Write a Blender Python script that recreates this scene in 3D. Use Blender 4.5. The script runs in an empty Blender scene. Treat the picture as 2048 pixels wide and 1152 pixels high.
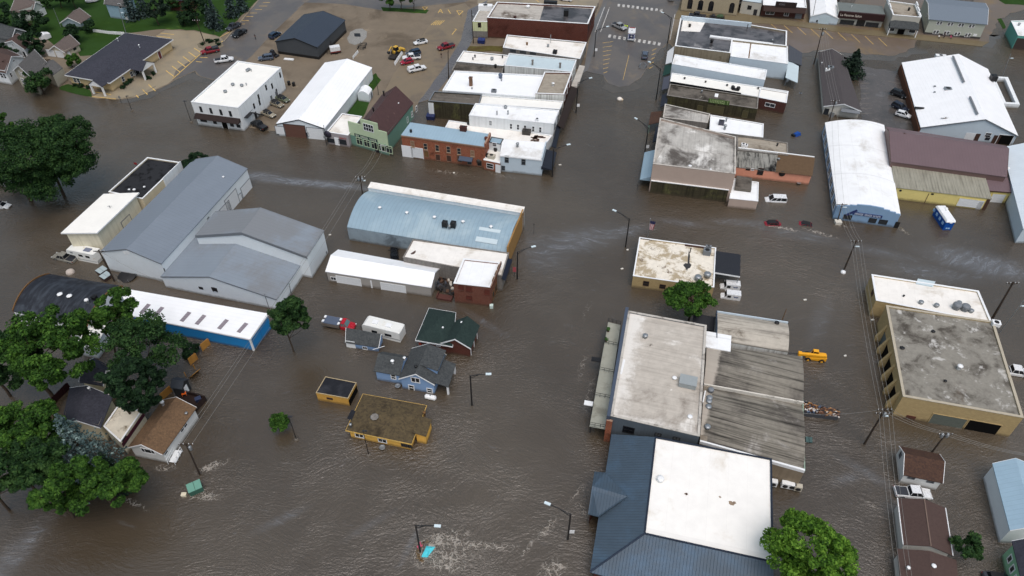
import bpy,bmesh,math,random
from mathutils import Vector,Matrix
R=math.radians
SC=bpy.context.scene
COL=SC.collection
rnd=random.Random(11)

# ------------------------------------------------------------------ camera, sky, sun, exposure
CH,CF,CP=110.0,1477.0,R(43.7)  # height over the flood water (m), focal length (px of a 2048 px wide picture), pitch
cam=bpy.data.cameras.new('camera');camo=bpy.data.objects.new('camera',cam);COL.objects.link(camo)
cam.sensor_width=36.0;cam.lens=36.0*CF/2048.0;cam.clip_end=3000;cam.clip_start=0.5
camo.location=(0,0,CH);camo.rotation_euler=(R(90)-CP,0,0)
SC.camera=camo
SUN_EL,SUN_AZ=68.0,165.0  # degrees; azimuth clockwise from +Y
w=bpy.data.worlds.new('World');SC.world=w;w.use_nodes=True
nt=w.node_tree;bg=nt.nodes['Background']
sky=nt.nodes.new('ShaderNodeTexSky');sky.sky_type='NISHITA';sky.sun_disc=False
sky.sun_elevation=R(SUN_EL);sky.sun_rotation=R(SUN_AZ);sky.air_density=1.0;sky.dust_density=5.0;sky.ozone_density=1.0
hs=nt.nodes.new('ShaderNodeHueSaturation');hs.inputs['Saturation'].default_value=0.80;hs.inputs['Hue'].default_value=0.475
nt.links.new(sky.outputs[0],hs.inputs['Color']);nt.links.new(hs.outputs[0],bg.inputs['Color'])
bg.inputs['Strength'].default_value=0.145
sl=bpy.data.lights.new('sun','SUN');sl.energy=0.95;sl.angle=R(45);sl.color=(1.0,0.985,0.95)
so=bpy.data.objects.new('sun',sl);COL.objects.link(so)
so.rotation_euler=(R(90-SUN_EL),0,R(180-SUN_AZ));so.location=(0,0,200)
SC.view_settings.view_transform='Standard';SC.view_settings.look='None'
SC.view_settings.exposure=0.0;SC.view_settings.gamma=1.0
SC.cycles.max_bounces=6;SC.cycles.diffuse_bounces=3;SC.cycles.transparent_max_bounces=8

# ------------------------------------------------------------------ pixel -> place
cP,sP=math.cos(CP),math.sin(CP)
def ray(px,py):
    dx=(px-1024.0)/CF;dy=(576.0-py)/CF
    return Vector((dx,cP+dy*sP,-sP+dy*cP))
def at(px,py,z=0.0):
    d=ray(px,py);t=(z-CH)/d.z
    return Vector((d.x*t,d.y*t,z))
def zat(X,Y,py):
    k=(576.0-py)/CF
    return CH+Y*(k*cP-sP)/(cP+k*sP)
def HB(bx,by,ty):  # height of a corner whose foot is at (bx,by) and whose top is in row ty
    p=at(bx,by);return zat(p.x,p.y,ty)
def ppm(px,py,z=0.0):  # picture px per metre there
    p=at(px,py,z);d=p.y*cP-(p.z-CH)*sP
    return CF/d

# ------------------------------------------------------------------ materials
def lin(c):
    r=[]
    for v in c[:3]:
        v=v/255.0
        r.append(v/12.92 if v<=0.04045 else ((v+0.055)/1.055)**2.4)
    y=0.3*r[0]+0.6*r[1]+0.1*r[2];k=0.70+0.30*min(1.0,y/0.55)  # photographed tone -> albedo
    return (r[0]*k,r[1]*k,r[2]*k,1.0)
MATS={}
class NT:
    def __init__(s,name):
        s.m=bpy.data.materials.new(name);s.m.use_nodes=True
        s.t=s.m.node_tree;s.b=s.t.nodes['Principled BSDF']
    def n(s,typ,**kw):
        o=s.t.nodes.new(typ)
        for k,v in kw.items():setattr(o,k,v)
        return o
    def l(s,a,b):s.t.links.new(a,b)
    def val(s,sock,v):sock.default_value=v
    def mix(s,fac,a,b,mode='MIX'):
        o=s.n('ShaderNodeMix',data_type='RGBA',blend_type=mode)
        if isinstance(fac,(int,float)):o.inputs[0].default_value=fac
        else:s.l(fac,o.inputs[0])
        for i,c in ((6,a),(7,b)):
            if isinstance(c,tuple):o.inputs[i].default_value=c
            else:s.l(c,o.inputs[i])
        return o.outputs[2]
    def noise(s,vec,scale,detail=4,rough=0.6,dist=0.0):
        o=s.n('ShaderNodeTexNoise');o.inputs['Scale'].default_value=scale;o.inputs['Detail'].default_value=detail
        o.inputs['Roughness'].default_value=rough;o.inputs['Distortion'].default_value=dist
        s.l(vec,o.inputs['Vector']);return o.outputs[0]
    def ramp(s,fac,lo,hi):
        o=s.n('ShaderNodeMapRange',interpolation_type='SMOOTHSTEP');o.inputs[1].default_value=lo;o.inputs[2].default_value=hi
        s.l(fac,o.inputs[0]);return o.outputs[0]
    def math(s,op,a,b=None,c=None):
        o=s.n('ShaderNodeMath',operation=op)
        for i,v in enumerate((a,b,c)):
            if v is None:continue
            if isinstance(v,(int,float)):o.inputs[i].default_value=v
            else:s.l(v,o.inputs[i])
        return o.outputs[0]
    def mapping(s,vec,scale=(1,1,1),rot=(0,0,0),loc=(0,0,0)):
        o=s.n('ShaderNodeMapping');o.inputs['Scale'].default_value=scale;o.inputs['Rotation'].default_value=rot
        o.inputs['Location'].default_value=loc;s.l(vec,o.inputs['Vector']);return o.outputs[0]

def mat(name,col,rough=0.75,fine=0.10,fs=1.5,stains=(),streak=None,ribs=None,siding=None,brick=None,grid=None,
        speck=None,spec=0.2,metal=0.0,bump=0.0,edge=None):
    """procedural paint, membrane, shingle, metal or masonry in object space.
    stains: list of (colour, scale, lo, hi); streak: (colour, axis, amount); ribs: (axis, period, depth)"""
    if name in MATS:return MATS[name]
    N=NT(name);MATS[name]=N.m
    tc=N.n('ShaderNodeTexCoord');ob=tc.outputs['Object']
    oi=N.n('ShaderNodeObjectInfo')
    v=N.n('ShaderNodeVectorMath',operation='ADD');N.l(ob,v.inputs[0])
    sep=N.n('ShaderNodeSeparateXYZ');N.l(ob,sep.inputs[0])
    off=N.n('ShaderNodeCombineXYZ');N.l(N.math('MULTIPLY',oi.outputs['Random'],90.0),off.inputs[0]);N.l(off.outputs[0],v.inputs[1])
    p=v.outputs[0]
    c=lin(col)
    if brick:
        cx=N.n('ShaderNodeCombineXYZ');N.l(N.math('ADD',sep.outputs[0],sep.outputs[1]),cx.inputs[0]);N.l(sep.outputs[2],cx.inputs[1])
        br=N.n('ShaderNodeTexBrick');N.l(cx.outputs[0],br.inputs['Vector'])
        br.inputs['Color1'].default_value=c;br.inputs['Color2'].default_value=lin(brick[0]);br.inputs['Mortar'].default_value=lin(brick[1])
        br.inputs['Scale'].default_value=1.0;br.inputs['Brick Width'].default_value=brick[2];br.inputs['Row Height'].default_value=brick[3]
        br.inputs['Mortar Size'].default_value=brick[3]*0.09
        c=br.outputs['Color']
    nf=N.noise(p,fs,6,0.7)
    f=N.ramp(nf,0.25,0.75)
    lo=tuple([1-fine]*3+[1]);hi=tuple([1+fine*0.6]*3+[1])
    c=N.mix(1.0,c,N.mix(f,lo,hi),'MULTIPLY')
    if speck:
        vo=N.n('ShaderNodeTexVoronoi');vo.inputs['Scale'].default_value=speck[1];N.l(ob,vo.inputs['Vector'])
        sv=N.n('ShaderNodeSeparateColor');N.l(vo.outputs['Color'],sv.inputs[0])
        c=N.mix(N.math('MULTIPLY',sv.outputs[0],speck[2]),c,lin(speck[0]))
    for (sc_,scale,l0,h0)in stains:
        n2=N.noise(p,scale,7,0.68,0.35)
        c=N.mix(N.ramp(n2,l0,h0),c,lin(sc_))
    if streak:
        ax=streak[1];big,small=1.6,0.06
        sc3={'x':(small,big,big),'y':(big,small,big),'z':(big,big,small)}[ax]
        n3=N.noise(N.mapping(p,sc3),1.0,5,0.65)
        c=N.mix(N.math('MULTIPLY',N.ramp(n3,0.42,0.72),streak[2]),c,lin(streak[0]))
    if siding or brick or any(t in name for t in ('wall','siding','brick','block','front')):  # silt and damp left by the water along the foot
        wet=N.math('ADD',sep.outputs[2],N.math('MULTIPLY',N.noise(p,0.7,5,0.7),-0.9))
        c=N.mix(N.math('MULTIPLY',N.math('SUBTRACT',1.0,N.ramp(wet,-0.35,0.35)),0.62),c,lin((84,74,60)))
    if edge:  # old white coating left along two sides
        dd=N.math('ADD',N.math('MINIMUM',sep.outputs[0],N.math('MULTIPLY',sep.outputs[1],1.6)),N.math('MULTIPLY',N.math('SUBTRACT',N.noise(p,0.5,6,0.7),0.5),edge[1]*2.6))
        c=N.mix(N.math('MULTIPLY',N.math('SUBTRACT',1.0,N.ramp(dd,0.0,edge[1])),0.75),c,lin(edge[0]))
    h_in=None
    if ribs:
        ax,per,dep=ribs
        q=N.math('FRACT',N.math('DIVIDE',sep.outputs[0 if ax=='x' else 1],per))
        tri=N.math('ABSOLUTE',N.math('SUBTRACT',q,0.5))
        rr=N.ramp(tri,0.40,0.5)
        c=N.mix(N.math('MULTIPLY',rr,dep),c,(0.02,0.02,0.025,1))
        h_in=rr
    if siding:
        q=N.math('FRACT',N.math('DIVIDE',sep.outputs[2],siding))
        rr=N.ramp(q,0.0,0.25)
        c=N.mix(N.math('MULTIPLY',N.math('SUBTRACT',1.0,rr),0.25),c,(0.02,0.02,0.02,1))
    if grid:
        gx=N.math('LESS_THAN',N.math('FRACT',N.math('DIVIDE',sep.outputs[0],grid[0])),0.02)
        gy=N.math('LESS_THAN',N.math('FRACT',N.math('DIVIDE',sep.outputs[1],grid[1])),0.03)
        c=N.mix(N.math('MULTIPLY',N.math('MAXIMUM',gx,gy),grid[2]),c,(0.05,0.05,0.05,1))
    N.l(c,N.b.inputs['Base Color'])
    rn=N.math('MULTIPLY_ADD',nf,0.3,rough-0.15);N.l(rn,N.b.inputs['Roughness'])
    N.b.inputs['Specular IOR Level'].default_value=spec;N.b.inputs['Metallic'].default_value=metal
    if bump or h_in is not None:
        bp=N.n('ShaderNodeBump');bp.inputs['Strength'].default_value=0.5;bp.inputs['Distance'].default_value=bump if bump else 0.04
        N.l(h_in if h_in is not None else nf,bp.inputs['Height']);N.l(bp.outputs[0],N.b.inputs['Normal'])
    return N.m
def plain(name,col,rough=0.5,metal=0.0,spec=0.5,fine=0.06):
    return mat(name,col,rough,fine,2.0,spec=spec,metal=metal)

# ------------------------------------------------------------------ objects
def tag(o,label=None,cat=None,group=None,kind=None):
    if label:o['label']=label
    if cat:o['category']=cat
    if group:o['group']=group
    if kind:o['kind']=kind
    return o
def empty(name,loc,rz=0.0,label=None,cat=None,group=None):
    o=bpy.data.objects.new(name,None);o.empty_display_size=0.5;COL.objects.link(o)
    o.location=loc;o.rotation_euler=(0,0,rz)
    return tag(o,label,cat,group)
class MB:
    """collects shapes, then becomes one mesh object"""
    def __init__(s):s.v=[];s.f=[];s.mi=[];s.sm=[]
    def add(s,vs,fs,mi=0,smooth=False):
        b=len(s.v);s.v+=[tuple(q)for q in vs]
        for f in fs:s.f.append(tuple(i+b for i in f));s.mi.append(mi);s.sm.append(smooth)
        return s
    def prism(s,poly,z0,z1,mi=0,cap=True,bottom=True):
        n=len(poly)
        z0s=z0 if isinstance(z0,(list,tuple))else [z0]*n
        z1s=z1 if isinstance(z1,(list,tuple))else [z1]*n
        vs=[(p[0],p[1],z0s[i])for i,p in enumerate(poly)]+[(p[0],p[1],z1s[i])for i,p in enumerate(poly)]
        fs=[(i,(i+1)%n,n+(i+1)%n,n+i)for i in range(n)]
        if cap:fs.append(tuple(range(n,2*n)))
        if bottom:fs.append(tuple(reversed(range(n))))
        return s.add(vs,fs,mi)
    def box(s,x0,y0,z0,x1,y1,z1,mi=0):
        return s.prism([(x0,y0),(x1,y0),(x1,y1),(x0,y1)],z0,z1,mi)
    def obox(s,c,ex,ey,ez,mi=0):  # centre and three half-axis vectors
        c=Vector(c);ex=Vector(ex);ey=Vector(ey);ez=Vector(ez)
        vs=[c+a*ex+b*ey+d*ez for d in (-1,1)for a,b in ((-1,-1),(1,-1),(1,1),(-1,1))]
        return s.add(vs,[(3,2,1,0),(4,5,6,7),(0,1,5,4),(1,2,6,5),(2,3,7,6),(3,0,4,7)],mi)
    def tube(s,p,q,r0,r1=None,n=8,mi=0,smooth=True):
        p=Vector(p);q=Vector(q);r1=r0 if r1 is None else r1
        d=(q-p).normalized();a=d.orthogonal().normalized();b=d.cross(a)
        vs=[p+r0*(math.cos(t)*a+math.sin(t)*b)for t in [2*math.pi*i/n for i in range(n)]]
        vs+=[q+r1*(math.cos(t)*a+math.sin(t)*b)for t in [2*math.pi*i/n for i in range(n)]]
        s.add(vs,[(i,(i+1)%n,n+(i+1)%n,n+i)for i in range(n)],mi,smooth)
        s.add(vs[:n],[tuple(reversed(range(n)))],mi);s.add(vs[n:],[tuple(range(n))],mi)
        return s
    def path(s,pts,r,n=6,mi=0):
        for a,b in zip(pts,pts[1:]):s.tube(a,b,r,r,n,mi)
        return s
    def lathe(s,prof,cx=0,cy=0,n=14,mi=0,smooth=True):
        vs=[];fs=[]
        for (r,z)in prof:vs+=[(cx+r*math.cos(2*math.pi*i/n),cy+r*math.sin(2*math.pi*i/n),z)for i in range(n)]
        for k in range(len(prof)-1):
            fs+=[(k*n+i,k*n+(i+1)%n,(k+1)*n+(i+1)%n,(k+1)*n+i)for i in range(n)]
        fs.append(tuple(range((len(prof)-1)*n,len(prof)*n)))
        return s.add(vs,fs,mi,smooth)
    def slab(s,top,th,mi=0):  # thick sheet under a list of 3D corners
        n=len(top);vs=[tuple(p)for p in top]+[(p[0],p[1],p[2]-th)for p in top]
        fs=[tuple(range(n)),tuple(reversed(range(n,2*n)))]+[((i+1)%n,i,n+i,n+(i+1)%n)for i in range(n)]
        return s.add(vs,fs,mi)
    def build(s,name,mats,parent=None,loc=None):
        me=bpy.data.meshes.new(name);me.from_pydata(s.v,[],s.f)
        if not isinstance(mats,(list,tuple)):mats=[mats]
        for m in mats:me.materials.append(m)
        me.polygons.foreach_set('material_index',s.mi);me.polygons.foreach_set('use_smooth',s.sm)
        bm=bmesh.new();bm.from_mesh(me);bmesh.ops.recalc_face_normals(bm,faces=bm.faces);bm.to_mesh(me);bm.free()
        o=bpy.data.objects.new(name,me);COL.objects.link(o)
        if parent:o.parent=parent
        if loc:o.location=loc
        return o
def inset(poly,d):
    n=len(poly);out=[]
    ds=d if isinstance(d,(list,tuple))else [d]*n  # per edge i (i -> i+1)
    ar=sum(poly[i][0]*poly[(i+1)%n][1]-poly[(i+1)%n][0]*poly[i][1]for i in range(n))
    sg=1 if ar>0 else-1
    for i in range(n):
        p0,p1,p2=Vector(poly[i-1][:2]),Vector(poly[i][:2]),Vector(poly[(i+1)%n][:2])
        e1=(p1-p0).normalized();e2=(p2-p1).normalized()
        n1=Vector((-e1.y,e1.x))*sg;n2=Vector((-e2.y,e2.x))*sg
        a=p0+n1*ds[i-1];b=p1+n2*ds[i]
        den=e1.x*e2.y-e1.y*e2.x
        if abs(den)<1e-6:out.append(p1+n1*ds[i]);continue
        t=((b.x-a.x)*e2.y-(b.y-a.y)*e2.x)/den
        out.append(a+e1*t)
    return [(q.x,q.y)for q in out]
def copy_tree(o,parent=None):
    c=o.copy();COL.objects.link(c);c.parent=parent
    for ch in list(o.children):copy_tree(ch,c)
    return c
def text_mesh(body,size,name,m,parent=None,ext=0.02,align='CENTER'):
    cu=bpy.data.curves.new(name,'FONT');cu.body=body;cu.size=size;cu.extrude=ext;cu.align_x=align;cu.align_y='CENTER'
    o=bpy.data.objects.new(name,cu);COL.objects.link(o)
    bpy.context.view_layer.update()
    me=bpy.data.meshes.new_from_object(o);bpy.data.objects.remove(o)
    me.materials.clear();me.materials.append(m)
    q=bpy.data.objects.new(name,me);COL.objects.link(q)
    if parent:q.parent=parent
    return q
# ------------------------------------------------------------------ shared materials
W=lambda*a:a
WHITE=mat('white_membrane',(236,239,240),0.7,0.06,0.4,stains=[((196,194,188),0.12,0.50,0.76),((180,176,168),0.6,0.66,0.78)],grid=(2.6,13.0,0.12))
WHITE2=mat('white_membrane_dirty',(234,232,226),0.75,0.08,0.5,stains=[((196,188,174),0.16,0.48,0.72),((128,108,88),0.45,0.66,0.80)],grid=(2.6,13.0,0.10))
WMETAL_Y=mat('white_sheet_roof_y',(240,243,245),0.45,0.04,0.3,ribs=('x',0.9,0.05))
WMETAL_X=mat('white_sheet_roof_x',(240,243,245),0.45,0.04,0.3,ribs=('y',0.9,0.05))
CREAM=mat('cream_membrane',(236,236,230),0.7,0.05,0.4)
CREAM_W=mat('cream_wall',(222,216,194),0.7,0.08,0.8,streak=((170,165,135),'z',0.4))
OLDGREY=mat('weathered_roof',(184,182,176),0.85,0.16,0.6,stains=[((100,95,90),0.09,0.46,0.66),((226,225,220),0.13,0.54,0.70),((84,80,76),0.5,0.62,0.76)],streak=((92,88,84),'y',0.35))
OLDGREY2=mat('weathered_roof_pale',(186,182,174),0.85,0.14,0.7,stains=[((112,102,92),0.10,0.50,0.70),((226,224,218),0.2,0.58,0.75)],streak=((115,106,98),'x',0.25),grid=(1.2,3.0,0.10))
OLDDARK=mat('weathered_roof_dark',(118,112,104),0.85,0.2,0.8,stains=[((58,54,48),0.15,0.45,0.70),((165,160,150),0.3,0.60,0.78)],streak=((52,50,46),'x',0.35))
STREAKY=mat('streaked_barrel_roof',(146,141,130),0.85,0.16,0.8,stains=[((100,95,90),0.08,0.42,0.64),((198,194,188),0.11,0.58,0.76)],streak=((40,38,35),'x',0.95),grid=(1.0,50.0,0.06),edge=((188,180,168),0.7))
WETDARK=mat('wet_black_membrane',(112,110,112),0.35,0.2,0.5,stains=[((62,60,62),0.2,0.45,0.62),((190,188,186),0.13,0.60,0.78)],streak=((50,48,50),'x',0.6),spec=0.6)
TANROOF=mat('tan_stained_roof',(168,160,146),0.85,0.15,0.9,stains=[((110,98,82),0.16,0.45,0.72),((92,84,74),0.5,0.6,0.75)],streak=((95,85,74),'x',0.25))
PEELING=mat('peeling_white_roof',(226,220,206),0.8,0.12,1.0,stains=[((178,164,138),0.30,0.47,0.58),((132,116,96),0.5,0.57,0.67),((52,50,48),0.22,0.68,0.72)])
MOSSY=mat('mossy_grey_roof',(146,143,134),0.9,0.18,1.2,stains=[((88,83,76),0.22,0.46,0.68),((190,189,184),0.42,0.55,0.70),((98,84,70),0.09,0.62,0.74)])
BLUEMETAL=mat('pale_blue_sheet_roof',(146,171,186),0.45,0.07,0.3,ribs=('x',0.95,0.18),stains=[((162,183,193),0.08,0.5,0.7)])
BLUEMETAL2=mat('sky_blue_sheet_roof',(152,178,194),0.45,0.06,0.3,ribs=('x',0.8,0.10))
PALEBLUE=mat('faded_blue_roof',(190,206,212),0.5,0.06,0.4,ribs=('y',0.7,0.10))
GREYMETAL=mat('grey_sheet_roof',(130,141,153),0.5,0.05,0.3,ribs=('y',0.95,0.12))
GREYMETAL2=mat('light_grey_sheet_roof',(140,151,162),0.5,0.05,0.3,ribs=('y',0.95,0.12),stains=[((134,139,144),0.05,0.45,0.6)])
SLATEMETAL_X=mat('slate_blue_seam_roof_x',(80,97,112),0.45,0.08,0.5,ribs=('x',0.48,0.45),bump=0.05,stains=[((86,112,136),0.10,0.45,0.7)])
SLATEMETAL_Y=mat('slate_blue_seam_roof_y',(80,97,112),0.45,0.08,0.5,ribs=('y',0.48,0.45),bump=0.05,stains=[((86,112,136),0.10,0.45,0.7)])
MAUVE=mat('mauve_sheet_roof',(122,104,108),0.55,0.06,0.4,ribs=('x',0.75,0.14))
TANMETAL=mat('tan_sheet_roof',(158,156,142),0.6,0.1,0.5,ribs=('x',0.75,0.35),stains=[((98,88,76),0.12,0.62,0.74)],streak=((90,84,70),'y',0.5))
DKMETAL=mat('charcoal_sheet_roof',(66,76,90),0.5,0.07,0.3,ribs=('y',0.9,0.15))
DKWALL=mat('charcoal_sheet_wall',(84,88,92),0.6,0.06,0.5,ribs=('x',0.6,0.15))
BLACKMEM=mat('black_membrane',(46,50,58),0.6,0.2,0.35,stains=[((78,86,96),0.16,0.48,0.72)],streak=((84,92,102),'y',0.55))
BLACKROOF=mat('black_flat_roof',(40,42,48),0.55,0.15,0.6,stains=[((62,64,70),0.25,0.5,0.7)])
GRAVELROOF=mat('dark_gravel_roof',(52,54,58),0.85,0.3,3.0,stains=[((26,27,30),0.55,0.52,0.60),((86,88,92),0.9,0.62,0.7)])
SH_DARK=mat('dark_shingle',(62,64,74),0.9,0.18,5.0,speck=((92,94,106),4.0,0.35),bump=0.02)
SH_GREY=mat('grey_shingle',(92,92,92),0.9,0.2,5.0,speck=((126,124,122),4.0,0.4),bump=0.02)
SH_CHAR=mat('charcoal_shingle',(70,74,76),0.9,0.2,5.0,speck=((104,108,108),4.0,0.45),bump=0.02)
SH_GREEN=mat('dark_green_shingle',(44,60,58),0.9,0.15,5.0,speck=((62,80,76),4.0,0.4),bump=0.02)
SH_BROWN=mat('brown_shingle',(112,90,70),0.9,0.2,3.0,speck=((140,112,84),4.0,0.5),stains=[((92,74,58),0.2,0.5,0.7)],bump=0.02)
SH_TAUPE=mat('taupe_shingle',(106,96,92),0.9,0.15,4.0,speck=((126,116,110),4.0,0.35),bump=0.02)
SH_DKBROWN=mat('dark_brown_shingle',(76,58,52),0.9,0.22,4.0,speck=((112,84,66),4.0,0.45),bump=0.02)
SH_COCOA=mat('cocoa_shingle',(88,72,68),0.9,0.14,4.0,speck=((104,86,80),4.0,0.3),bump=0.02)
SH_MOSS=mat('mossy_brown_shingle',(84,74,58),0.95,0.28,4.0,speck=((120,106,76),3.0,0.5),stains=[((60,52,40),0.22,0.5,0.7)],bump=0.03)
RUST=mat('rusty_maroon_roof',(88,66,66),0.7,0.14,0.8,ribs=('y',0.65,0.22),stains=[((120,94,86),0.5,0.62,0.72),((190,184,180),0.35,0.76,0.80)])
OLDCOP=mat('weathered_coping',(190,186,178),0.85,0.15,1.2,stains=[((132,126,118),0.5,0.5,0.7)])
SH_SLATEGREY=mat('slate_grey_shingle',(84,80,82),0.9,0.15,4.0,speck=((102,98,98),4.0,0.35),bump=0.02)
WALLW=mat('white_wall',(226,231,233),0.65,0.05,0.7,streak=((186,190,188),'z',0.35))
WALLWM=mat('white_sheet_wall',(222,230,234),0.55,0.04,0.6,ribs=('x',0.4,0.06))
WALLWY=mat('white_sheet_wall_side',(224,231,234),0.55,0.04,0.6,ribs=('y',0.4,0.06))
WALLSTAIN=mat('stained_white_wall',(214,216,212),0.75,0.08,0.8,streak=((120,116,108),'z',0.7))
WALLGREY=mat('grey_block_wall',(150,146,140),0.85,0.12,1.2,brick=((138,134,128),(120,116,112),0.4,0.2),streak=((86,84,80),'z',0.5))
WALLPB=mat('pale_blue_wall',(194,209,219),0.6,0.04,0.6,siding=0.22)
WALLBLUE=mat('steel_blue_wall',(138,170,202),0.6,0.06,0.6,ribs=('x',0.3,0.10))
WALLHOUSE=mat('blue_house_siding',(140,172,212),0.65,0.05,0.8,siding=0.18)
VIVID=mat('vivid_blue_sheet_wall',(40,142,212),0.5,0.06,0.5,ribs=('x',0.3,0.14))
TANWALL=mat('tan_wall',(206,184,142),0.75,0.07,0.9,siding=0.22)
TANBLOCK=mat('tan_block_wall',(192,170,124),0.85,0.1,1.5,brick=((182,160,116),(160,140,102),0.4,0.2))
OCHRE=mat('ochre_painted_brick',(216,168,82),0.8,0.1,1.2,brick=((208,160,76),(176,138,70),0.3,0.1))
YELLOWW=mat('yellow_house_wall',(232,182,88),0.7,0.08,0.9,streak=((206,158,76),'z',0.3))
PALEYEL=mat('pale_yellow_wall',(224,208,134),0.7,0.06,0.8,ribs=('x',0.4,0.06))
BRICK=mat('red_brick',(128,66,48),0.85,0.16,1.2,brick=((106,52,40),(150,128,114),0.24,0.085))
BRICKO=mat('orange_brick',(168,92,60),0.85,0.18,0.9,brick=((148,76,50),(170,140,120),0.24,0.085),stains=[((104,62,46),0.25,0.55,0.72)])
BRICKD=mat('dark_red_brick',(110,58,46),0.85,0.14,0.8,brick=((96,48,40),(120,92,82),0.24,0.085),stains=[((80,44,36),0.15,0.5,0.7)])
BRICKM=mat('maroon_brick',(92,48,42),0.85,0.16,1.2,brick=((78,40,36),(110,92,84),0.24,0.085))
MOSSWALL=mat('mossy_block_wall',(84,78,60),0.9,0.2,0.9,streak=((40,38,28),'z',0.8),brick=((76,72,54),(60,56,44),0.4,0.2),stains=[((104,104,66),0.3,0.5,0.7)])
PINKTAN=mat('pinkish_render_wall',(186,168,156),0.75,0.05,0.5,stains=[((172,152,128),0.10,0.55,0.75)])
ORANGEW=mat('salmon_orange_wall',(226,158,132),0.7,0.08,0.8)
GREENW=mat('pale_green_front',(188,206,172),0.7,0.06,0.8,siding=0.2)
GREENW2=mat('sage_green_siding',(118,158,142),0.7,0.08,0.8,siding=0.2)
TEAL=mat('teal_wall',(104,172,160),0.7,0.06,0.8)
SAGEWALL=mat('sage_grey_siding',(178,184,172),0.7,0.05,0.7,siding=0.2)
GREYTAN=mat('grey_tan_render',(186,184,174),0.75,0.06,0.7)
BUFFB=mat('buff_brick',(184,172,146),0.85,0.08,1.2,brick=((174,162,136),(160,150,128),0.24,0.09))
SLATEWALL=mat('slate_grey_wall',(98,108,116),0.7,0.08,0.7,ribs=('x',0.5,0.1))
SLATEFAC=mat('slate_blue_fascia',(82,94,112),0.6,0.06,0.7)
CONCRETE=mat('concrete_deck',(168,170,158),0.85,0.10,0.6,stains=[((140,140,128),0.25,0.5,0.7)])
DKBROWN=mat('dark_brown_shingle_awning',(58,48,46),0.85,0.15,3.0,ribs=('x',0.4,0.15))
DKBLUE=mat('dark_navy_awning',(44,50,62),0.6,0.1,0.6,ribs=('y',0.3,0.2))
DKGREEN=mat('dark_green_paint',(38,74,66),0.6,0.08)
GREENSIGN=mat('moss_green_sign',(86,112,62),0.6,0.08)
DARK=plain('dark_glass',(30,34,40),0.12,0,0.6)
GLASS=plain('window_glass',(44,52,60),0.08,0,0.7)
BLACK=plain('black_paint',(26,26,28),0.5)
INTERIOR=plain('unlit_interior',(20,19,18),0.9,0,0.1)
TRIMW=plain('white_trim',(232,235,236),0.5)
TRIMG=plain('grey_trim',(120,126,132),0.5)
TRIMD=plain('dark_trim',(48,50,56),0.5)
TRIMB=plain('brown_trim',(84,58,46),0.6)
GALV=plain('galvanised_steel',(158,164,168),0.4,0.6)
ACGREY=plain('unit_grey',(126,132,138),0.5)
ACTAN=plain('unit_tan',(188,182,166),0.6)
WOODP=mat('weathered_pole_wood',(74,64,56),0.9,0.2,3.0,streak=((40,34,30),'z',0.5))
WOODY=mat('new_cedar_boards',(190,138,68),0.8,0.14,1.4,ribs=('x',0.15,0.25))
DECKW=mat('dark_deck_boards',(58,44,40),0.75,0.2,1.2,ribs=('x',0.15,0.3))
TIMBER=mat('stained_timber_fascia',(128,96,62),0.75,0.12,1.2)
LAMPBLK=plain('black_lamp_post',(24,25,28),0.45)
LAMPHEAD=plain('pale_lamp_head',(206,222,228),0.4)
TYRE=plain('tyre_rubber',(24,24,25),0.85)
RIM=plain('alloy_rim',(150,154,158),0.35,0.7)
REDL=plain('red_tail_lamp',(150,20,18),0.3)
CLEARL=plain('headlamp',(214,220,222),0.2)
CHIMBRICK=BRICKM
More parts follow.
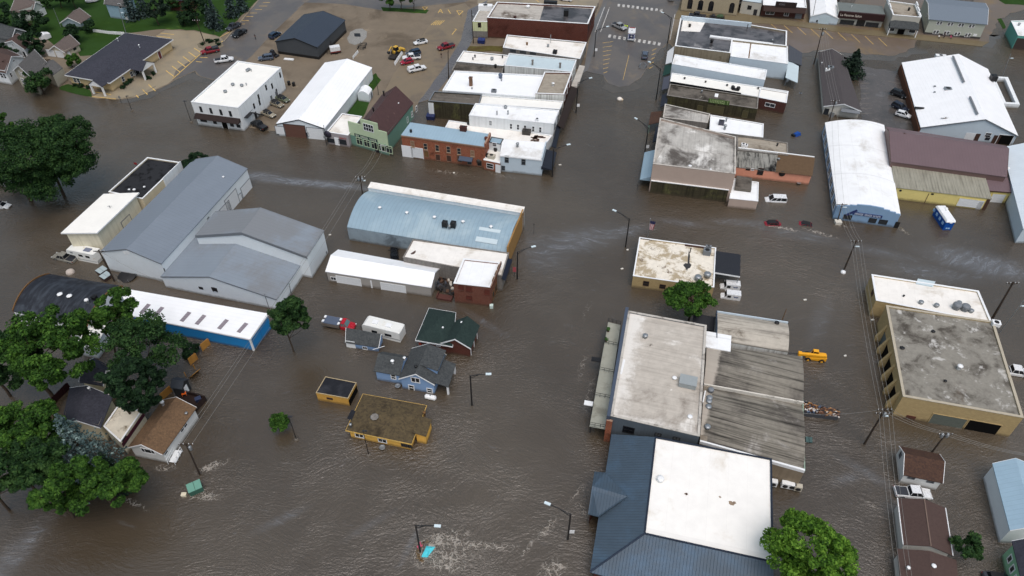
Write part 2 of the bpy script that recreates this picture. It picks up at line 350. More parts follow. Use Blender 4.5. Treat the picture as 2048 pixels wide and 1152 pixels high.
# ------------------------------------------------------------------ flood water
def water_material():
    N=NT('brown_flood_water')
    geo=N.n('ShaderNodeNewGeometry');p=geo.outputs['Position']
    warp=N.n('ShaderNodeTexNoise');warp.inputs['Scale'].default_value=0.03;warp.inputs['Detail'].default_value=3
    N.l(p,warp.inputs['Vector'])
    wv=N.n('ShaderNodeVectorMath',operation='MULTIPLY_ADD');N.l(warp.outputs['Color'],wv.inputs[0]);wv.inputs[1].default_value=(26,26,0);N.l(p,wv.inputs[2])
    q=wv.outputs[0]
    big=N.noise(q,0.018,4,0.55)
    med=N.noise(N.mapping(q,(0.10,0.22,0.1),(0,0,R(20))),1.0,5,0.6)
    c=N.mix(N.ramp(big,0.32,0.68),lin((78,68,55)),lin((93,83,69)))
    c=N.mix(N.math('MULTIPLY',N.ramp(med,0.5,0.8),0.35),c,lin((98,90,80)))
    # bands of sky sheen painted into the water colour, with thin foam: (x px, y px, half length m, half width m, turn deg, amount)
    sheen_bands=[((620,366),26,2.2,-8,0.8),((500,352),12,3.0,-6,0.7),((1150,482),16,6,18,0.55),((1090,505),9,9,25,0.45),((1240,465),12,3,16,0.5),
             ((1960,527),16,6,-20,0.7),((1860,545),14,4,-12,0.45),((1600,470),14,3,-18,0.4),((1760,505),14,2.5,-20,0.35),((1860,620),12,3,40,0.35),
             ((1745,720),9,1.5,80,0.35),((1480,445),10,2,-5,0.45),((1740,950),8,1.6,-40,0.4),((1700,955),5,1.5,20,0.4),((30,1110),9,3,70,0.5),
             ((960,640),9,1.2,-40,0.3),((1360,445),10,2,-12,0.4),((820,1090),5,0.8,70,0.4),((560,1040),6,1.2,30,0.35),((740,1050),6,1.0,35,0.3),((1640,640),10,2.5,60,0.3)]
    # white, broken water behind what stands in the current
    rapids=[((885,1080),5.5,2.2,14,1.0),((880,1118),6.0,2.4,-16,1.0),((848,1112),2.6,2.4,40,0.9),((955,1090),8.5,1.0,-3,0.8),((920,1100),6.0,2.6,-4,0.6),((1105,1140),3.2,2.2,30,0.9),((1095,1055),3.0,1.0,50,0.9),
              ((425,932),3.4,1.2,28,1.0),((410,990),4.2,1.2,-8,0.9),((395,985),2.5,1.0,40,0.8),((1055,1095),3,0.7,60,0.6),((330,935),2.5,1.0,0,0.7),
              ((265,1005),5,0.8,-25,0.6),((60,1080),7,1.4,15,0.2),((130,1095),8,1.4,22,0.16),((1745,1010),3,0.6,-50,0.4),((1805,460),3.5,0.8,-60,0.7),((1690,452),3.5,0.7,-10,0.6),
              ((1565,455),5,1.0,-22,0.9),((1640,466),6,1.0,-28,0.7),((1545,452),2.6,0.6,0,0.8),((1320,1060),1,1,0,0.0),((940,310),9,1.2,-10,0.4),((900,345),12,1.4,-14,0.4),((1000,350),8,1.0,-20,0.4),((1822,98),6,1.4,-14,0.9),
              ((1290,925),2,0.4,0,0.0),((1155,985),3,0.8,50,0.5),((1165,1020),3,1.0,-60,0.5),((1175,620),5,1.2,70,0.3),((1180,790),7,1.2,75,0.4),((1165,730),7,1.2,75,0.35)]
    def field(lst):
        tot=None
        for (pp,a,b,deg,k)in lst:
            if k<=0:continue
            c0=at(*pp)
            m=N.mapping(p,(1/a,1/b,0),(0,0,0));m_node=m.node;m_node.vector_type='TEXTURE'
            m_node.inputs['Scale'].default_value=(a,b,1);m_node.inputs['Rotation'].default_value=(0,0,R(deg));m_node.inputs['Location'].default_value=(c0.x,c0.y,0)
            ln=N.n('ShaderNodeVectorMath',operation='LENGTH');N.l(m,ln.inputs[0])
            v=N.math('MULTIPLY',N.math('SUBTRACT',1.0,N.ramp(ln.outputs['Value'],0.15,1.15)),k)
            tot=v if tot is None else N.math('MAXIMUM',tot,v)
        return tot
    fr=field(sheen_bands);fp=field(rapids)
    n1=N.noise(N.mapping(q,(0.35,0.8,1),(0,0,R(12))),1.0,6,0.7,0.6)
    sheen_foam=N.ramp(N.math('ADD',N.math('MULTIPLY',fr,0.36),n1),0.58,1.0)
    c=N.mix(N.math('MULTIPLY',fr,0.26),c,lin((140,148,158)))  # soft bluish sky sheen mixed into the base colour
    c=N.mix(N.math('MULTIPLY',sheen_foam,0.40),c,lin((150,160,172)))
    n2=N.noise(N.mapping(q,(0.8,1.3,1),(0,0,R(-6))),1.3,6,0.7,1.2)
    vo=N.n('ShaderNodeTexVoronoi',feature='DISTANCE_TO_EDGE');vo.inputs['Scale'].default_value=0.85
    wn=N.n('ShaderNodeTexNoise');wn.inputs['Scale'].default_value=0.9;wn.inputs['Detail'].default_value=5;N.l(p,wn.inputs['Vector'])
    wx=N.n('ShaderNodeVectorMath',operation='MULTIPLY_ADD');N.l(wn.outputs['Color'],wx.inputs[0]);wx.inputs[1].default_value=(2.6,2.6,0);N.l(p,wx.inputs[2]);N.l(wx.outputs[0],vo.inputs['Vector'])
    lace=N.math('SUBTRACT',1.0,N.math('MULTIPLY',vo.outputs['Distance'],11.0))
    n4=N.noise(p,3.0,5,0.75,1.5)
    foam=N.math('MULTIPLY',N.math('MAXIMUM',N.ramp(N.math('ADD',lace,N.math('MULTIPLY',fp,0.4)),0.45,1.25),N.ramp(N.math('ADD',n4,N.math('MULTIPLY',fp,0.22)),0.68,0.80)),N.ramp(fp,0.02,0.7))
    c=N.mix(N.math('MULTIPLY',foam,0.72),c,lin((184,176,164)))
    N.l(c,N.b.inputs['Base Color'])
    N.b.inputs['IOR'].default_value=1.8;N.b.inputs['Specular IOR Level'].default_value=0.5
    N.l(N.math('MULTIPLY_ADD',N.math('MAXIMUM',sheen_foam,foam),0.35,0.10),N.b.inputs['Roughness'])
    # wavelets: long swells bent by the current and short chop
    w1=N.noise(N.mapping(q,(0.30,0.75,1),(0,0,R(-14))),1.0,4,0.6)
    w2=N.noise(N.mapping(q,(0.9,2.0,1),(0,0,R(24))),1.0,5,0.65)
    w3=N.noise(p,2.6,3,0.6)
    calm=N.ramp(N.noise(q,0.022,3,0.6),0.34,0.66)
    h=N.math('ADD',N.math('MULTIPLY',w1,0.28),N.math('ADD',N.math('MULTIPLY',w2,0.46),N.math('MULTIPLY',w3,0.20)))
    h=N.math('MULTIPLY',h,N.math('MULTIPLY_ADD',calm,0.62,0.30))
    h=N.math('ADD',h,N.math('MULTIPLY',foam,0.08))
    h=N.math('ADD',h,N.math('MULTIPLY',N.math('MULTIPLY',fp,n2),0.22))
    bp=N.n('ShaderNodeBump');bp.inputs['Strength'].default_value=0.8;bp.inputs['Distance'].default_value=0.7
    N.l(h,bp.inputs['Height']);N.l(bp.outputs[0],N.b.inputs['Normal'])
    return N.m
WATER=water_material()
g=MB().add([(-420,20,-1.6),(420,20,-1.6),(420,900,-1.6),(-420,900,-1.6)],[(0,1,2,3)])
tag(g.build('ground',mat('silt_bed',(80,70,58),0.95)),kind='structure')
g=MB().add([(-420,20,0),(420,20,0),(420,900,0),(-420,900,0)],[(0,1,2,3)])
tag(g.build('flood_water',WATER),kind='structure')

# ------------------------------------------------------------------ dry and barely wet land
def wobble(poly,z,amp,step=2.2,seed=1):
    """world polygon through picture points, its rim cut into short uneven steps like a waterline"""
    pts=[at(x,y,z)for x,y in poly];r=random.Random(seed);out=[]
    for a,b in zip(pts,pts[1:]+pts[:1]):
        L=(b-a).length;n=max(1,int(L/step))if amp>0 else 1;nr=Vector((-(b-a).y,(b-a).x,0)).normalized()
        for i in range(n):
            t=i/n;k=0 if i==0 else r.gauss(0,amp)
            out.append(a.lerp(b,t)+nr*k)
    return out
def sheet(name,poly,z,m,amp=0.0,seed=1,kind='structure'):
    pts=wobble(poly,z,amp,2.2,seed)
    me=bpy.data.meshes.new(name);bm=bmesh.new()
    f=bm.faces.new([bm.verts.new(p)for p in pts]);bmesh.ops.triangulate(bm,faces=[f]);bmesh.ops.recalc_face_normals(bm,faces=bm.faces)
    for fc in bm.faces:
        if fc.normal.z<0:fc.normal_flip()
    bm.to_mesh(me);bm.free();me.materials.append(m)
    o=bpy.data.objects.new(name,me);COL.objects.link(o)
    return tag(o,kind=kind)
MUD=mat('wet_gravel',(130,118,101),0.7,0.14,0.25,stains=[((106,94,78),0.05,0.48,0.64),((96,88,78),0.25,0.62,0.75),((156,142,120),0.09,0.58,0.72)],spec=0.4)
CONC=mat('wet_concrete_lot',(156,144,121),0.55,0.10,0.3,stains=[((142,133,116),0.08,0.45,0.62),((150,138,120),0.2,0.60,0.72)],spec=0.5)
ROADM=mat('wet_asphalt',(110,104,98),0.35,0.12,0.4,stains=[((98,94,92),0.06,0.45,0.60),((126,114,98),0.10,0.55,0.7)],spec=0.55)
ROADG=mat('wet_grey_asphalt',(110,108,108),0.28,0.12,0.3,stains=[((104,102,104),0.06,0.45,0.6)],spec=0.6)
ROADS=mat('silty_street',(118,104,90),0.35,0.12,0.4,stains=[((134,112,76),0.05,0.50,0.62),((120,108,100),0.12,0.5,0.65)],spec=0.5)
WALKM=mat('silty_sidewalk',(126,114,88),0.5,0.10,0.8,stains=[((118,104,76),0.1,0.5,0.65)],grid=(1.5,1.5,0.10),spec=0.4)
LOTM=mat('dark_wet_lot',(98,92,88),0.25,0.15,0.6,stains=[((80,76,72),0.09,0.45,0.6),((128,126,126),0.12,0.60,0.72)],spec=0.6)
LAWN=mat('lawn',(54,84,38),0.95,0.25,2.0,stains=[((48,76,28),0.06,0.45,0.6),((78,106,44),0.12,0.58,0.7)],spec=0.1)
YELLOW=mat('yellow_road_paint',(220,184,106),0.6,0.12,1.0,stains=[((146,130,100),0.9,0.56,0.70)])
WHITEP=mat('white_road_paint',(190,190,186),0.6,0.1,1.0,stains=[((126,122,116),0.9,0.52,0.64)])
SHALLOW=mat('silty_shallows',(92,84,73),0.16,0.10,0.5,stains=[((84,76,64),0.12,0.45,0.6)],spec=0.9,bump=0.05)
GRAVELG=mat('pale_gravel',(140,140,136),0.9,0.2,3.0,speck=((170,170,166),4.0,0.5))

sheet('gravel_lot',[(-120,-140),(1500,-140),(1500,30),(1500,60),(1345,100),(1335,85),(1318,100),(1302,122),(1282,155),(1258,170),(1238,173),(1216,166),(1205,148),(1197,112),(1185,120),
      (1125,190),(960,186),(870,190),(858,200),(836,206),(826,226),(770,240),(655,262),(553,262),(530,261),(500,256),(470,225),(452,158),(425,160),(400,153),(390,142),(372,150),(350,160),(335,170),
      (305,182),(275,194),(240,199),(182,195),(152,188),(120,177),(126,160),(100,118),(60,122),(20,110),(-120,108)],0.03,MUD,0.35,3)
sheet('street_bank',[(1476,-140),(2300,-140),(2300,-30),(2020,26),(1996,44),(1986,60),(1978,84),(1930,90),(1872,78),(1836,78),(1830,88),(1812,104),(1790,111),(1700,106),(1640,100),(1604,106),(1580,108),(1476,92)],0.03,ROADS,0.35,5)
sheet('lawn',[(-120,-140),(560,-140),(525,-10),(440,74),(388,60),(330,58),(250,66),(190,110),(160,112),(150,84),(118,100),(96,80),(40,70),(-120,100)],0.05,LAWN,0.25,7)
sheet('lawn',[(122,172),(136,168),(180,180),(184,194),(152,188),(118,178)],0.05,LAWN,0.12,8)
sheet('lawn',[(704,198),(740,202),(726,234),(694,228)],0.05,LAWN,0.1,9)
sheet('lawn',[(694,186),(752,146),(762,160),(730,205)],0.046,LAWN,0.15,10)
sheet('lawn',[(940,92),(1008,92),(1004,104),(930,101)],0.05,mat('thin_grass',(104,98,54),0.95,0.25,1.0,stains=[((92,78,50),0.2,0.45,0.6)],spec=0.1),0.2,11)
sheet('lawn',[(762,14),(858,20),(852,27),(766,22)],0.05,LAWN,0.1,12)
sheet('lawn',[(1996,-40),(2200,-40),(2200,20),(2010,8),(1992,-4)],0.05,LAWN,0.2,13)
sheet('lawn',[(1994,38),(2002,36),(2012,55),(2006,58)],0.05,LAWN,0.1,14)
sheet('pavement',[(184,194),(218,176),(240,170),(302,128),(350,96),(312,72),(330,60),(388,62),(440,74),(448,82),(400,110),(352,140),(345,160),(335,168),(305,181),(275,193),(240,198)],0.045,CONC,0.08,15)
sheet('road',[(345,160),(352,140),(400,110),(448,82),(526,-10),(560,-140),(720,-140),(640,-10),(610,5),(545,66),(505,110),(470,140),(452,158),(425,159),(400,152),(390,141),(372,149)],0.041,ROADM,0.06,16)
sheet('road',[(610,5),(640,-10),(720,-140),(1240,-140),(1235,-20),(960,-10),(930,4),(760,20),(690,8),(640,6)],0.037,ROADM,0.06,17)
sheet('pavement',[(870,22),(930,6),(946,22),(938,60),(916,98),(892,140),(836,206),(770,182),(786,150),(840,78),(862,46)],0.041,mat('wet_tan_lot',(134,120,98),0.5,0.1,0.3,stains=[((120,108,92),0.07,0.48,0.6),((108,104,100),0.15,0.62,0.72)],spec=0.5),0.06,18)
sheet('alley',[(936,20),(975,0),(962,40),(940,90),(900,150),(866,196),(836,206),(890,132),(922,80)],0.075,ROADG,0.06,19)
sheet('road',[(1222,-140),(1385,-140),(1362,0),(1350,36),(1334,86),(1318,102),(1302,124),(1282,156),(1258,171),(1238,174),(1217,167),(1206,150),(1185,146),(1172,142),(1184,92),(1193,36),(1206,0)],0.041,ROADM,0.12,20)
sheet('pavement',[(1476,20),(1500,30),(1620,46),(1760,62),(1850,70),(1960,82),(1978,84),(1965,92),(1850,80),(1700,66),(1560,48),(1476,44)],0.045,WALKM,0.04,21)
sheet('pavement',[(1362,6),(1500,30),(1500,52),(1348,37)],0.049,WALKM,0.04,22)
sheet('pavement',[(1190,36),(1214,2),(1206,30),(1190,92),(1176,140),(1166,146),(1178,84)],0.049,mat('grey_sidewalk',(112,112,112),0.4,0.1,0.8,grid=(1.5,1.5,0.1),spec=0.5),0.04,23)
sheet('pavement',[(955,-30),(1200,-20),(1196,14),(990,2),(955,8)],0.045,CONC,0.04,24)
sheet('parking_lot',[(1715,132),(1736,134),(1800,145),(1812,160),(1843,252),(1842,262),(1775,256),(1722,246),(1724,222)],0.03,LOTM,0.3,25)
sheet('gravel_bed',[(394,88),(404,82),(425,78),(442,82),(448,92),(436,97),(408,99),(397,95)],0.08,mat('pea_gravel',(132,124,106),0.9,0.2,3.0),0.05,26)
sheet('gravel_pad',[(700,64),(712,58),(724,57),(734,63),(733,74),(724,85),(710,90),(698,86),(694,76)],0.05,GRAVELG,0.25,27)
sheet('drain_cover',[(708,66.5),(720,66.5),(721.5,73.5),(709,73)],0.07,BLACK)

sheet('shallow_water',[(1190,96),(1204,176),(1224,186),(1250,184),(1276,178),(1296,160),(1314,136),(1330,108),(1340,84),(1300,90),(1210,90)],0.012,SHALLOW,0.9,31)
sheet('shallow_water',[(1500,88),(1580,120),(1640,112),(1700,118),(1790,122),(1840,108),(1872,90),(1985,96),(2000,70),(1900,60),(1600,60)],0.012,SHALLOW,0.9,32)
sheet('shallow_water',[(180,190),(240,206),(280,200),(318,186),(350,172),(380,158),(398,164),(430,168),(460,160),(440,140),(330,150),(240,180)],0.012,SHALLOW,0.7,33)
# painted markings, each set one flat layer of paint on its own ground
def stripes(name,segs,z,m,wd=0.12):
    b=MB()
    for (x0,y0,x1,y1)in segs:
        a=at(x0,y0,z);c=at(x1,y1,z);d=(c-a).normalized();nr=Vector((-d.y,d.x,0))*wd
        b.add([a+nr,a-nr,c-nr,c+nr],[(0,1,2,3)])
    o=b.build(name,m)
    for p in o.data.polygons:
        pass
    return tag(o,kind='structure')
S1=[(388,96,402,105),(377,104,393,115),(366,113,381,124),(355,122,371,134),(344,132,360,144),(332,141,348,153),(297,169,311,182),(285,179,295,189),(272,190,277,195),(321,66,348,69),
      (402,107,345,158),(184,193,232,198),(350,97,302,128),(190,184,222,189),(400,115,415,115),(392,123,404,124),(312,72,340,75),(445,82,436,92)]
stripes('lot_lines',S1,0.06,YELLOW,0.13)
S2=[(500,26,514,26),(492,33,507,33),(484,41,498,41),(478,48,490,48),(518,12,534,12),(510,19,524,19),(526,5,540,5),(440,74,470,58),
      (846,14,854,20),(854,20,846,14),(845,14,855,14),(845,14,850,20),(855,14,850,20),(876,26,881,18),(881,18,885,26),(878,23,884,23),(896,19,901,27),(913,21,926,22),(913,21,919,30),(926,22,919,30),(916,26,923,26),
      (862,50,873,41),(866,50,877,41),(870,50,881,41),(874,50,885,41),(878,50,889,41),(904,69,913,58),(908,58,912,58),(1130,0,1138,5),(1070,-2,1078,4)]
stripes('street_lines',S2,0.052,YELLOW,0.11)
S3=[(1205+k*0.2,86+k*8.6,1226-k*1.6,83+k*8.6)for k in range(8)]+[(1304-k*1.5,101+k*9,1313-k*1.8,97+k*9)for k in range(5)]
stripes('street_lines',S3,0.053,YELLOW,0.08);stripes('street_lines',[(1258,110,1246,160)],0.055,YELLOW,0.05)
S4=[(1238+k*9.4,7.8+k*1.15,1237.4+k*9.4,13+k*1.15)for k in range(10)]+[(1220+k*9.9,69+k*1.6,1218.6+k*9.9,75+k*1.6)for k in range(11)]
stripes('crosswalk',S4,0.057,WHITEP,0.42)
stripes('kerb_lines',[(1209,14,1190,64),(1219,15,1201,64),(1350,28,1340,80)],0.061,WHITEP,0.12)
S5=[(1541+k*27,47+k*3.6,1558+k*27,62+k*3.8)for k in range(9)]
stripes('street_lines',S5,0.05,YELLOW,0.08)
S6=[(1775+k*5,162+k*11.5,1802+k*5,168+k*11.5)for k in range(8)]+[(1716+k*.6,168+k*10,1738+k*1.2,166+k*10)for k in range(7)]
stripes('lot_lines',S6,0.045,mat('worn_white_paint',(140,134,126),0.6,0.25,1.5),0.07)
# kerbs: real steps beside the main pavements
def kerb(name,pts,hgt=0.14,wd=0.18,m=None):
    b=MB()
    for a,c in zip(pts,pts[1:]):
        a=at(*a);c=at(*c);d=(c-a).normalized();nr=Vector((-d.y,d.x,0))*wd
        b.prism([(a+nr)[:2],(a-nr)[:2],(c-nr)[:2],(c+nr)[:2]],0.0,hgt)
    return tag(b.build(name,m or CONC),kind='structure')
kerb('kerb',[(350,97),(326,112),(302,129)]);kerb('kerb',[(448,83),(526,-10),(556,-120)])
kerb('kerb',[(1348,37.5),(1476,45),(1560,49),(1700,67),(1850,81),(1965,93)],m=WALKM)
kerb('kerb',[(230,196),(262,194),(292,184),(312,172)],m=CONC)
# ------------------------------------------------------------------ buildings: one Empty each, built in the frame of its own front wall
class Bld:
    def __init__(s,name,label,px,h,cat='building',group=None,z0=-1.2):
        hl=h if isinstance(h,(list,tuple))else [h]*len(px)
        P=[at(q[0],q[1],hl[i])for i,q in enumerate(px)if q is not None]
        if len(px)==4 and px[3]is None:P=P[:3]+[P[0]+P[2]-P[1]]
        s.h=h if not isinstance(h,(list,tuple))else h[0];s.z0=z0
        o=P[0];e=P[1]-P[0];s.a=math.atan2(e.y,e.x);s.o=Vector((o.x,o.y,0))
        s.root=empty(name,s.o,s.a,label,cat,group)
        s.c=[s.tl(p)for p in P];s.wc=[(q.x,q.y)for q in s.c];s.name=name;s.rz=s.h
    def tl(s,p):
        d=Vector(p)-s.o;ca,sa=math.cos(s.a),math.sin(s.a)
        return Vector((d.x*ca+d.y*sa,-d.x*sa+d.y*ca,d.z))
    def dl(s,d):
        ca,sa=math.cos(s.a),math.sin(s.a)
        return Vector((d.x*ca+d.y*sa,-d.x*sa+d.y*ca,d.z))
    def loc(s,x,y,z):return s.tl(at(x,y,z))
    def st(s,u,v,poly=None):
        q=poly or s.wc;a,b,c,d=[Vector(p[:2])for p in q[:4]]
        return a.lerp(b,u).lerp(d.lerp(c,u),v)
    def part(s,name,mb,m,parent=None):return mb.build(name,m,parent or s.root)
    # ---- roofs
    def flat(s,wallm,deckm,copm=None,drop=0.35,w=0.28,cop=0.10,base=None):
        o=s.wc;i=inset(o,w);n=len(o);z0=s.z0;h=s.h
        b=MB();b.prism(o,z0,h,cap=False,bottom=False)
        b.add([(p[0],p[1],h-drop-0.05)for p in i]+[(p[0],p[1],h)for p in i],[((k+1)%n,k,n+k,n+(k+1)%n)for k in range(n)])
        s.part('wall',b,wallm)
        s.part('roof',MB().add([(p[0],p[1],h-drop)for p in i],[tuple(range(n))]),deckm)
        oo=inset(o,-0.05);ii=inset(o,w+0.03)
        b=MB();vs=[(p[0],p[1],h)for p in oo]+[(p[0],p[1],h)for p in ii]+[(p[0],p[1],h+cop)for p in oo]+[(p[0],p[1],h+cop)for p in ii]
        fs=[]
        for k in range(n):
            j=(k+1)%n
            fs+=[(k,j,2*n+j,2*n+k),(2*n+k,2*n+j,3*n+j,3*n+k),(n+j,n+k,3*n+k,3*n+j),(j,k,n+k,n+j)]
        b.add(vs,fs);s.part('coping',b,copm or TRIMW)
        s.rz=h-drop;return s
    def band(s,m,z0,z1,out=0.04,name='wall_band',walls=(0,1,2,3)):
        b=MB();n=len(s.wc);oo=inset(s.wc,-out)
        for k in walls:
            a,c=s.wc[k],s.wc[(k+1)%n];e,f=oo[k],oo[(k+1)%n]
            b.prism([a,c,f,e],z0,z1)
        return s.part(name,b,m)
    def gable(s,wallm,roofm,axis='y',apex=None,rise=None,o=0.35,th=0.16,trim=TRIMW,rs=0.5,trimw=0.06):
        q=[Vector(p[:2])for p in s.c];h=s.h
        if axis=='y':ra,rb=q[0].lerp(q[1],rs),q[3].lerp(q[2],rs)
        else:ra,rb=q[0].lerp(q[3],rs),q[1].lerp(q[2],rs)
        if rise is None:
            # height at which the ridge end falls in the picture row of the apex
            ca,sa=math.cos(s.a),math.sin(s.a);X=s.o.x+ra.x*ca-ra.y*sa;Y=s.o.y+ra.x*sa+ra.y*ca
            rise=zat(X,Y,apex[1])-h
        s.rise=rise;z=h+rise
        E=[Vector((p.x,p.y,h))for p in q];A=Vector((ra.x,ra.y,z));Bv=Vector((rb.x,rb.y,z))
        b=MB()
        if axis=='y':sl=([E[0],A,Bv,E[3]],[A,E[1],E[2],Bv])
        else:sl=([E[0],E[1],Bv,A],[A,Bv,E[2],E[3]])
        for t in sl:b.slab(t,th)
        s.part('roof',b,roofm)
        s.slopes=sl
        wd=0.07;ends={}
        for (p0,p1)in (((E[0],A),(A,E[1]),(E[3],Bv),(Bv,E[2]))if axis=='y' else ((E[0],A),(A,E[3]),(E[1],Bv),(Bv,E[2]))):
            d=(p1-p0);out=(A-Bv).normalized()if p0 in (E[0],)or p1 is E[1]or (axis=='x' and p1 is E[3])or (p0 is A)else (Bv-A).normalized()
            out=Vector((out.x,out.y,0))*wd
            dn=Vector((0,0,-trimw-th));b=ends.setdefault((round(out.x,2),round(out.y,2)),MB())
            b.add([p0+Vector((0,0,.03)),p1+Vector((0,0,.03)),p1+dn,p0+dn,p0+out+Vector((0,0,.03)),p1+out+Vector((0,0,.03)),p1+out+dn,p0+out+dn],
                  [(0,1,2,3),(7,6,5,4),(0,4,5,1),(3,2,6,7),(0,3,7,4),(1,5,6,2)])
        for b in ends.values():
            if trim:s.part('barge_board',b,trim)
        # walls under the roof
        wl=inset(s.wc,o);s.wc=wl;b=MB();zt=[]
        def under(p):
            p=Vector(p)
            r0,r1=Vector((A.x,A.y)),Vector((Bv.x,Bv.y));d=(r1-r0).normalized();nr=Vector((-d.y,d.x))
            dist=abs((p-r0).dot(nr))
            side=(p-r0).dot(nr)
            ends=[(abs((t-r0).dot(nr)),(t-r0).dot(nr))for t in q]
            half=max([x for x,y in ends if y*side>=0]+[0.01])
            return z-rise*min(1,dist/half)-th-0.01
        tops=[under(p)for p in wl]
        if axis=='y':
            m0=Vector(wl[0]).lerp(Vector(wl[1]),rs);m1=Vector(wl[3]).lerp(Vector(wl[2]),rs)
            poly=[wl[0],tuple(m0),wl[1],wl[2],tuple(m1),wl[3]];tz=[tops[0],z-th-.02,tops[1],tops[2],z-th-.02,tops[3]]
        else:
            m0=Vector(wl[1]).lerp(Vector(wl[2]),rs);m1=Vector(wl[0]).lerp(Vector(wl[3]),rs)
            poly=[wl[0],wl[1],tuple(m0),wl[2],wl[3],tuple(m1)];tz=[tops[0],tops[1],z-th-.02,tops[2],tops[3],z-th-.02]
        b.prism(poly,s.z0,tz,cap=False,bottom=False);s.part('wall',b,wallm)
        return s
    def hip(s,wallm,roofm,apex_rise=2.2,o=0.5,axis='y',run=None,th=0.14,trim=TRIMW):
        q=[Vector(p[:2])for p in s.c];h=s.h
        if axis=='y':a,b_=q[0].lerp(q[1],.5),q[3].lerp(q[2],.5);wdt=(q[1]-q[0]).length
        else:a,b_=q[0].lerp(q[3],.5),q[1].lerp(q[2],.5);wdt=(q[3]-q[0]).length
        rn=run if run is not None else wdt/2;d=(b_-a).normalized();L=(b_-a).length;rn=min(rn,L*0.49)
        A=a+d*rn;Bv=b_-d*rn;z=h+apex_rise
        A=Vector((A.x,A.y,z));Bv=Vector((Bv.x,Bv.y,z));E=[Vector((p.x,p.y,h))for p in q]
        if axis=='y':sl=[[E[0],E[1],A],[E[1],E[2],Bv,A],[E[2],E[3],Bv],[E[3],E[0],A,Bv]]
        else:sl=[[E[0],E[1],Bv,A],[E[1],E[2],Bv],[E[2],E[3],A,Bv],[E[3],E[0],A]]
        b=MB()
        for t in sl:b.slab(t,th)
        s.part('roof',b,roofm)
        oo=inset(s.wc,-0.06);b=MB();n=4
        for k in range(4):b.prism([s.wc[k],s.wc[(k+1)%4],oo[(k+1)%4],oo[k]],h-0.28,h+0.01)
        if trim:s.part('gutter',b,trim)
        s.wc=inset(s.wc,o);b=MB();b.prism(s.wc,s.z0,h-0.02,bottom=False);s.part('wall',b,wallm);s.rise=apex_rise
        return s
    def barrel(s,wallm,roofm,rise=2.5,axis='x',n=16,endm=None,o=0.0,th=0.15,span=(0,1),lean=0.0):
        """curved roof: straight along X (axis 'x', arc from front to back) or along Y"""
        h=s.h;b=MB();rows=[]
        for i in range(n+1):
            t=i/n;z=h+rise*(1-(2*t-1)**2)+lean*t
            if axis=='x':p0,p1=s.st(0,t,[tuple(c)for c in s.c]),s.st(1,t,[tuple(c)for c in s.c])
            else:p0,p1=s.st(t,0,[tuple(c)for c in s.c]),s.st(t,1,[tuple(c)for c in s.c])
            rows.append((Vector((p0.x,p0.y,z)),Vector((p1.x,p1.y,z))))
        top=[r[0]for r in rows]+[r[1]for r in rows];m=n+1
        bot=[v-Vector((0,0,th))for v in top]
        b.add(top,[(i,i+1,m+i+1,m+i)for i in range(n)],0,True)
        b.add(bot,[(m+i,m+i+1,i+1,i)for i in range(n)],0,True)
        b.add([rows[0][0],rows[0][1],rows[0][1]-Vector((0,0,th)),rows[0][0]-Vector((0,0,th))],[(0,1,2,3)])
        b.add([rows[-1][0],rows[-1][1],rows[-1][1]-Vector((0,0,th)),rows[-1][0]-Vector((0,0,th))],[(0,1,2,3)])
        for e in (0,1):b.add([r[e]for r in rows]+[r[e]-Vector((0,0,th))for r in rows],[(i,i+1,m+i+1,m+i)for i in range(n)])
        s.part('roof',b,roofm);s.rows=rows
        if o:s.wc=inset(s.wc,o)
        b=MB();w0=s.wc;pts0=[];pts1=[]
        for i in range(n+1):
            t=i/n;z=h+rise*(1-(2*t-1)**2)+lean*t-th-0.01
            if axis=='x':pts0.append((*s.st(0,t),z));pts1.append((*s.st(1,t),z))
            else:pts0.append((*s.st(t,0),z));pts1.append((*s.st(t,1),z))
        loop=pts0+pts1[::-1];lo=[(p[0],p[1],s.z0)for p in loop];L=len(loop)
        b.add(loop+lo,[(i,(i+1)%L,L+(i+1)%L,L+i)for i in range(L)])
        s.part('wall',b,wallm);s.rise=rise
        return s
    def mono(s,wallm,roofm,hs,th=0.14,o=0.25,trim=None):
        """single plane roof, one height per corner"""
        b=MB();b.slab([(p.x,p.y,hs[i])for i,p in enumerate(s.c)],th);s.part('roof',b,roofm)
        if trim:
            oo=inset(s.wc,-0.05);b=MB()
            for k in range(4):j=(k+1)%4;b.prism([s.wc[k],s.wc[j],oo[j],oo[k]],[hs[k]-.3,hs[j]-.3,hs[j]-.3,hs[k]-.3],[hs[k]+.02,hs[j]+.02,hs[j]+.02,hs[k]+.02])
            s.part('fascia',b,trim)
        s.wc=inset(s.wc,o);b=MB();b.prism(s.wc,s.z0,[z-th-0.01 for z in hs],cap=False,bottom=False)
        if wallm:s.part('wall',b,wallm)
        s.hs=hs;s.rz=sum(hs)/4;return s
    # ---- what is set in or on a wall
    def hit(s,k,px,py):
        a,c=Vector(s.wc[k]),Vector(s.wc[(k+1)%len(s.wc)]);d=(c-a).normalized();nr=Vector((d.y,-d.x))
        o=s.tl((0,0,CH));r=s.dl(ray(px,py));den=r.x*nr.x+r.y*nr.y
        t=((a.x-o.x)*nr.x+(a.y-o.y)*nr.y)/den;p=o+r*t
        return d,nr,(Vector((p.x,p.y))-a).dot(d),p.z,a
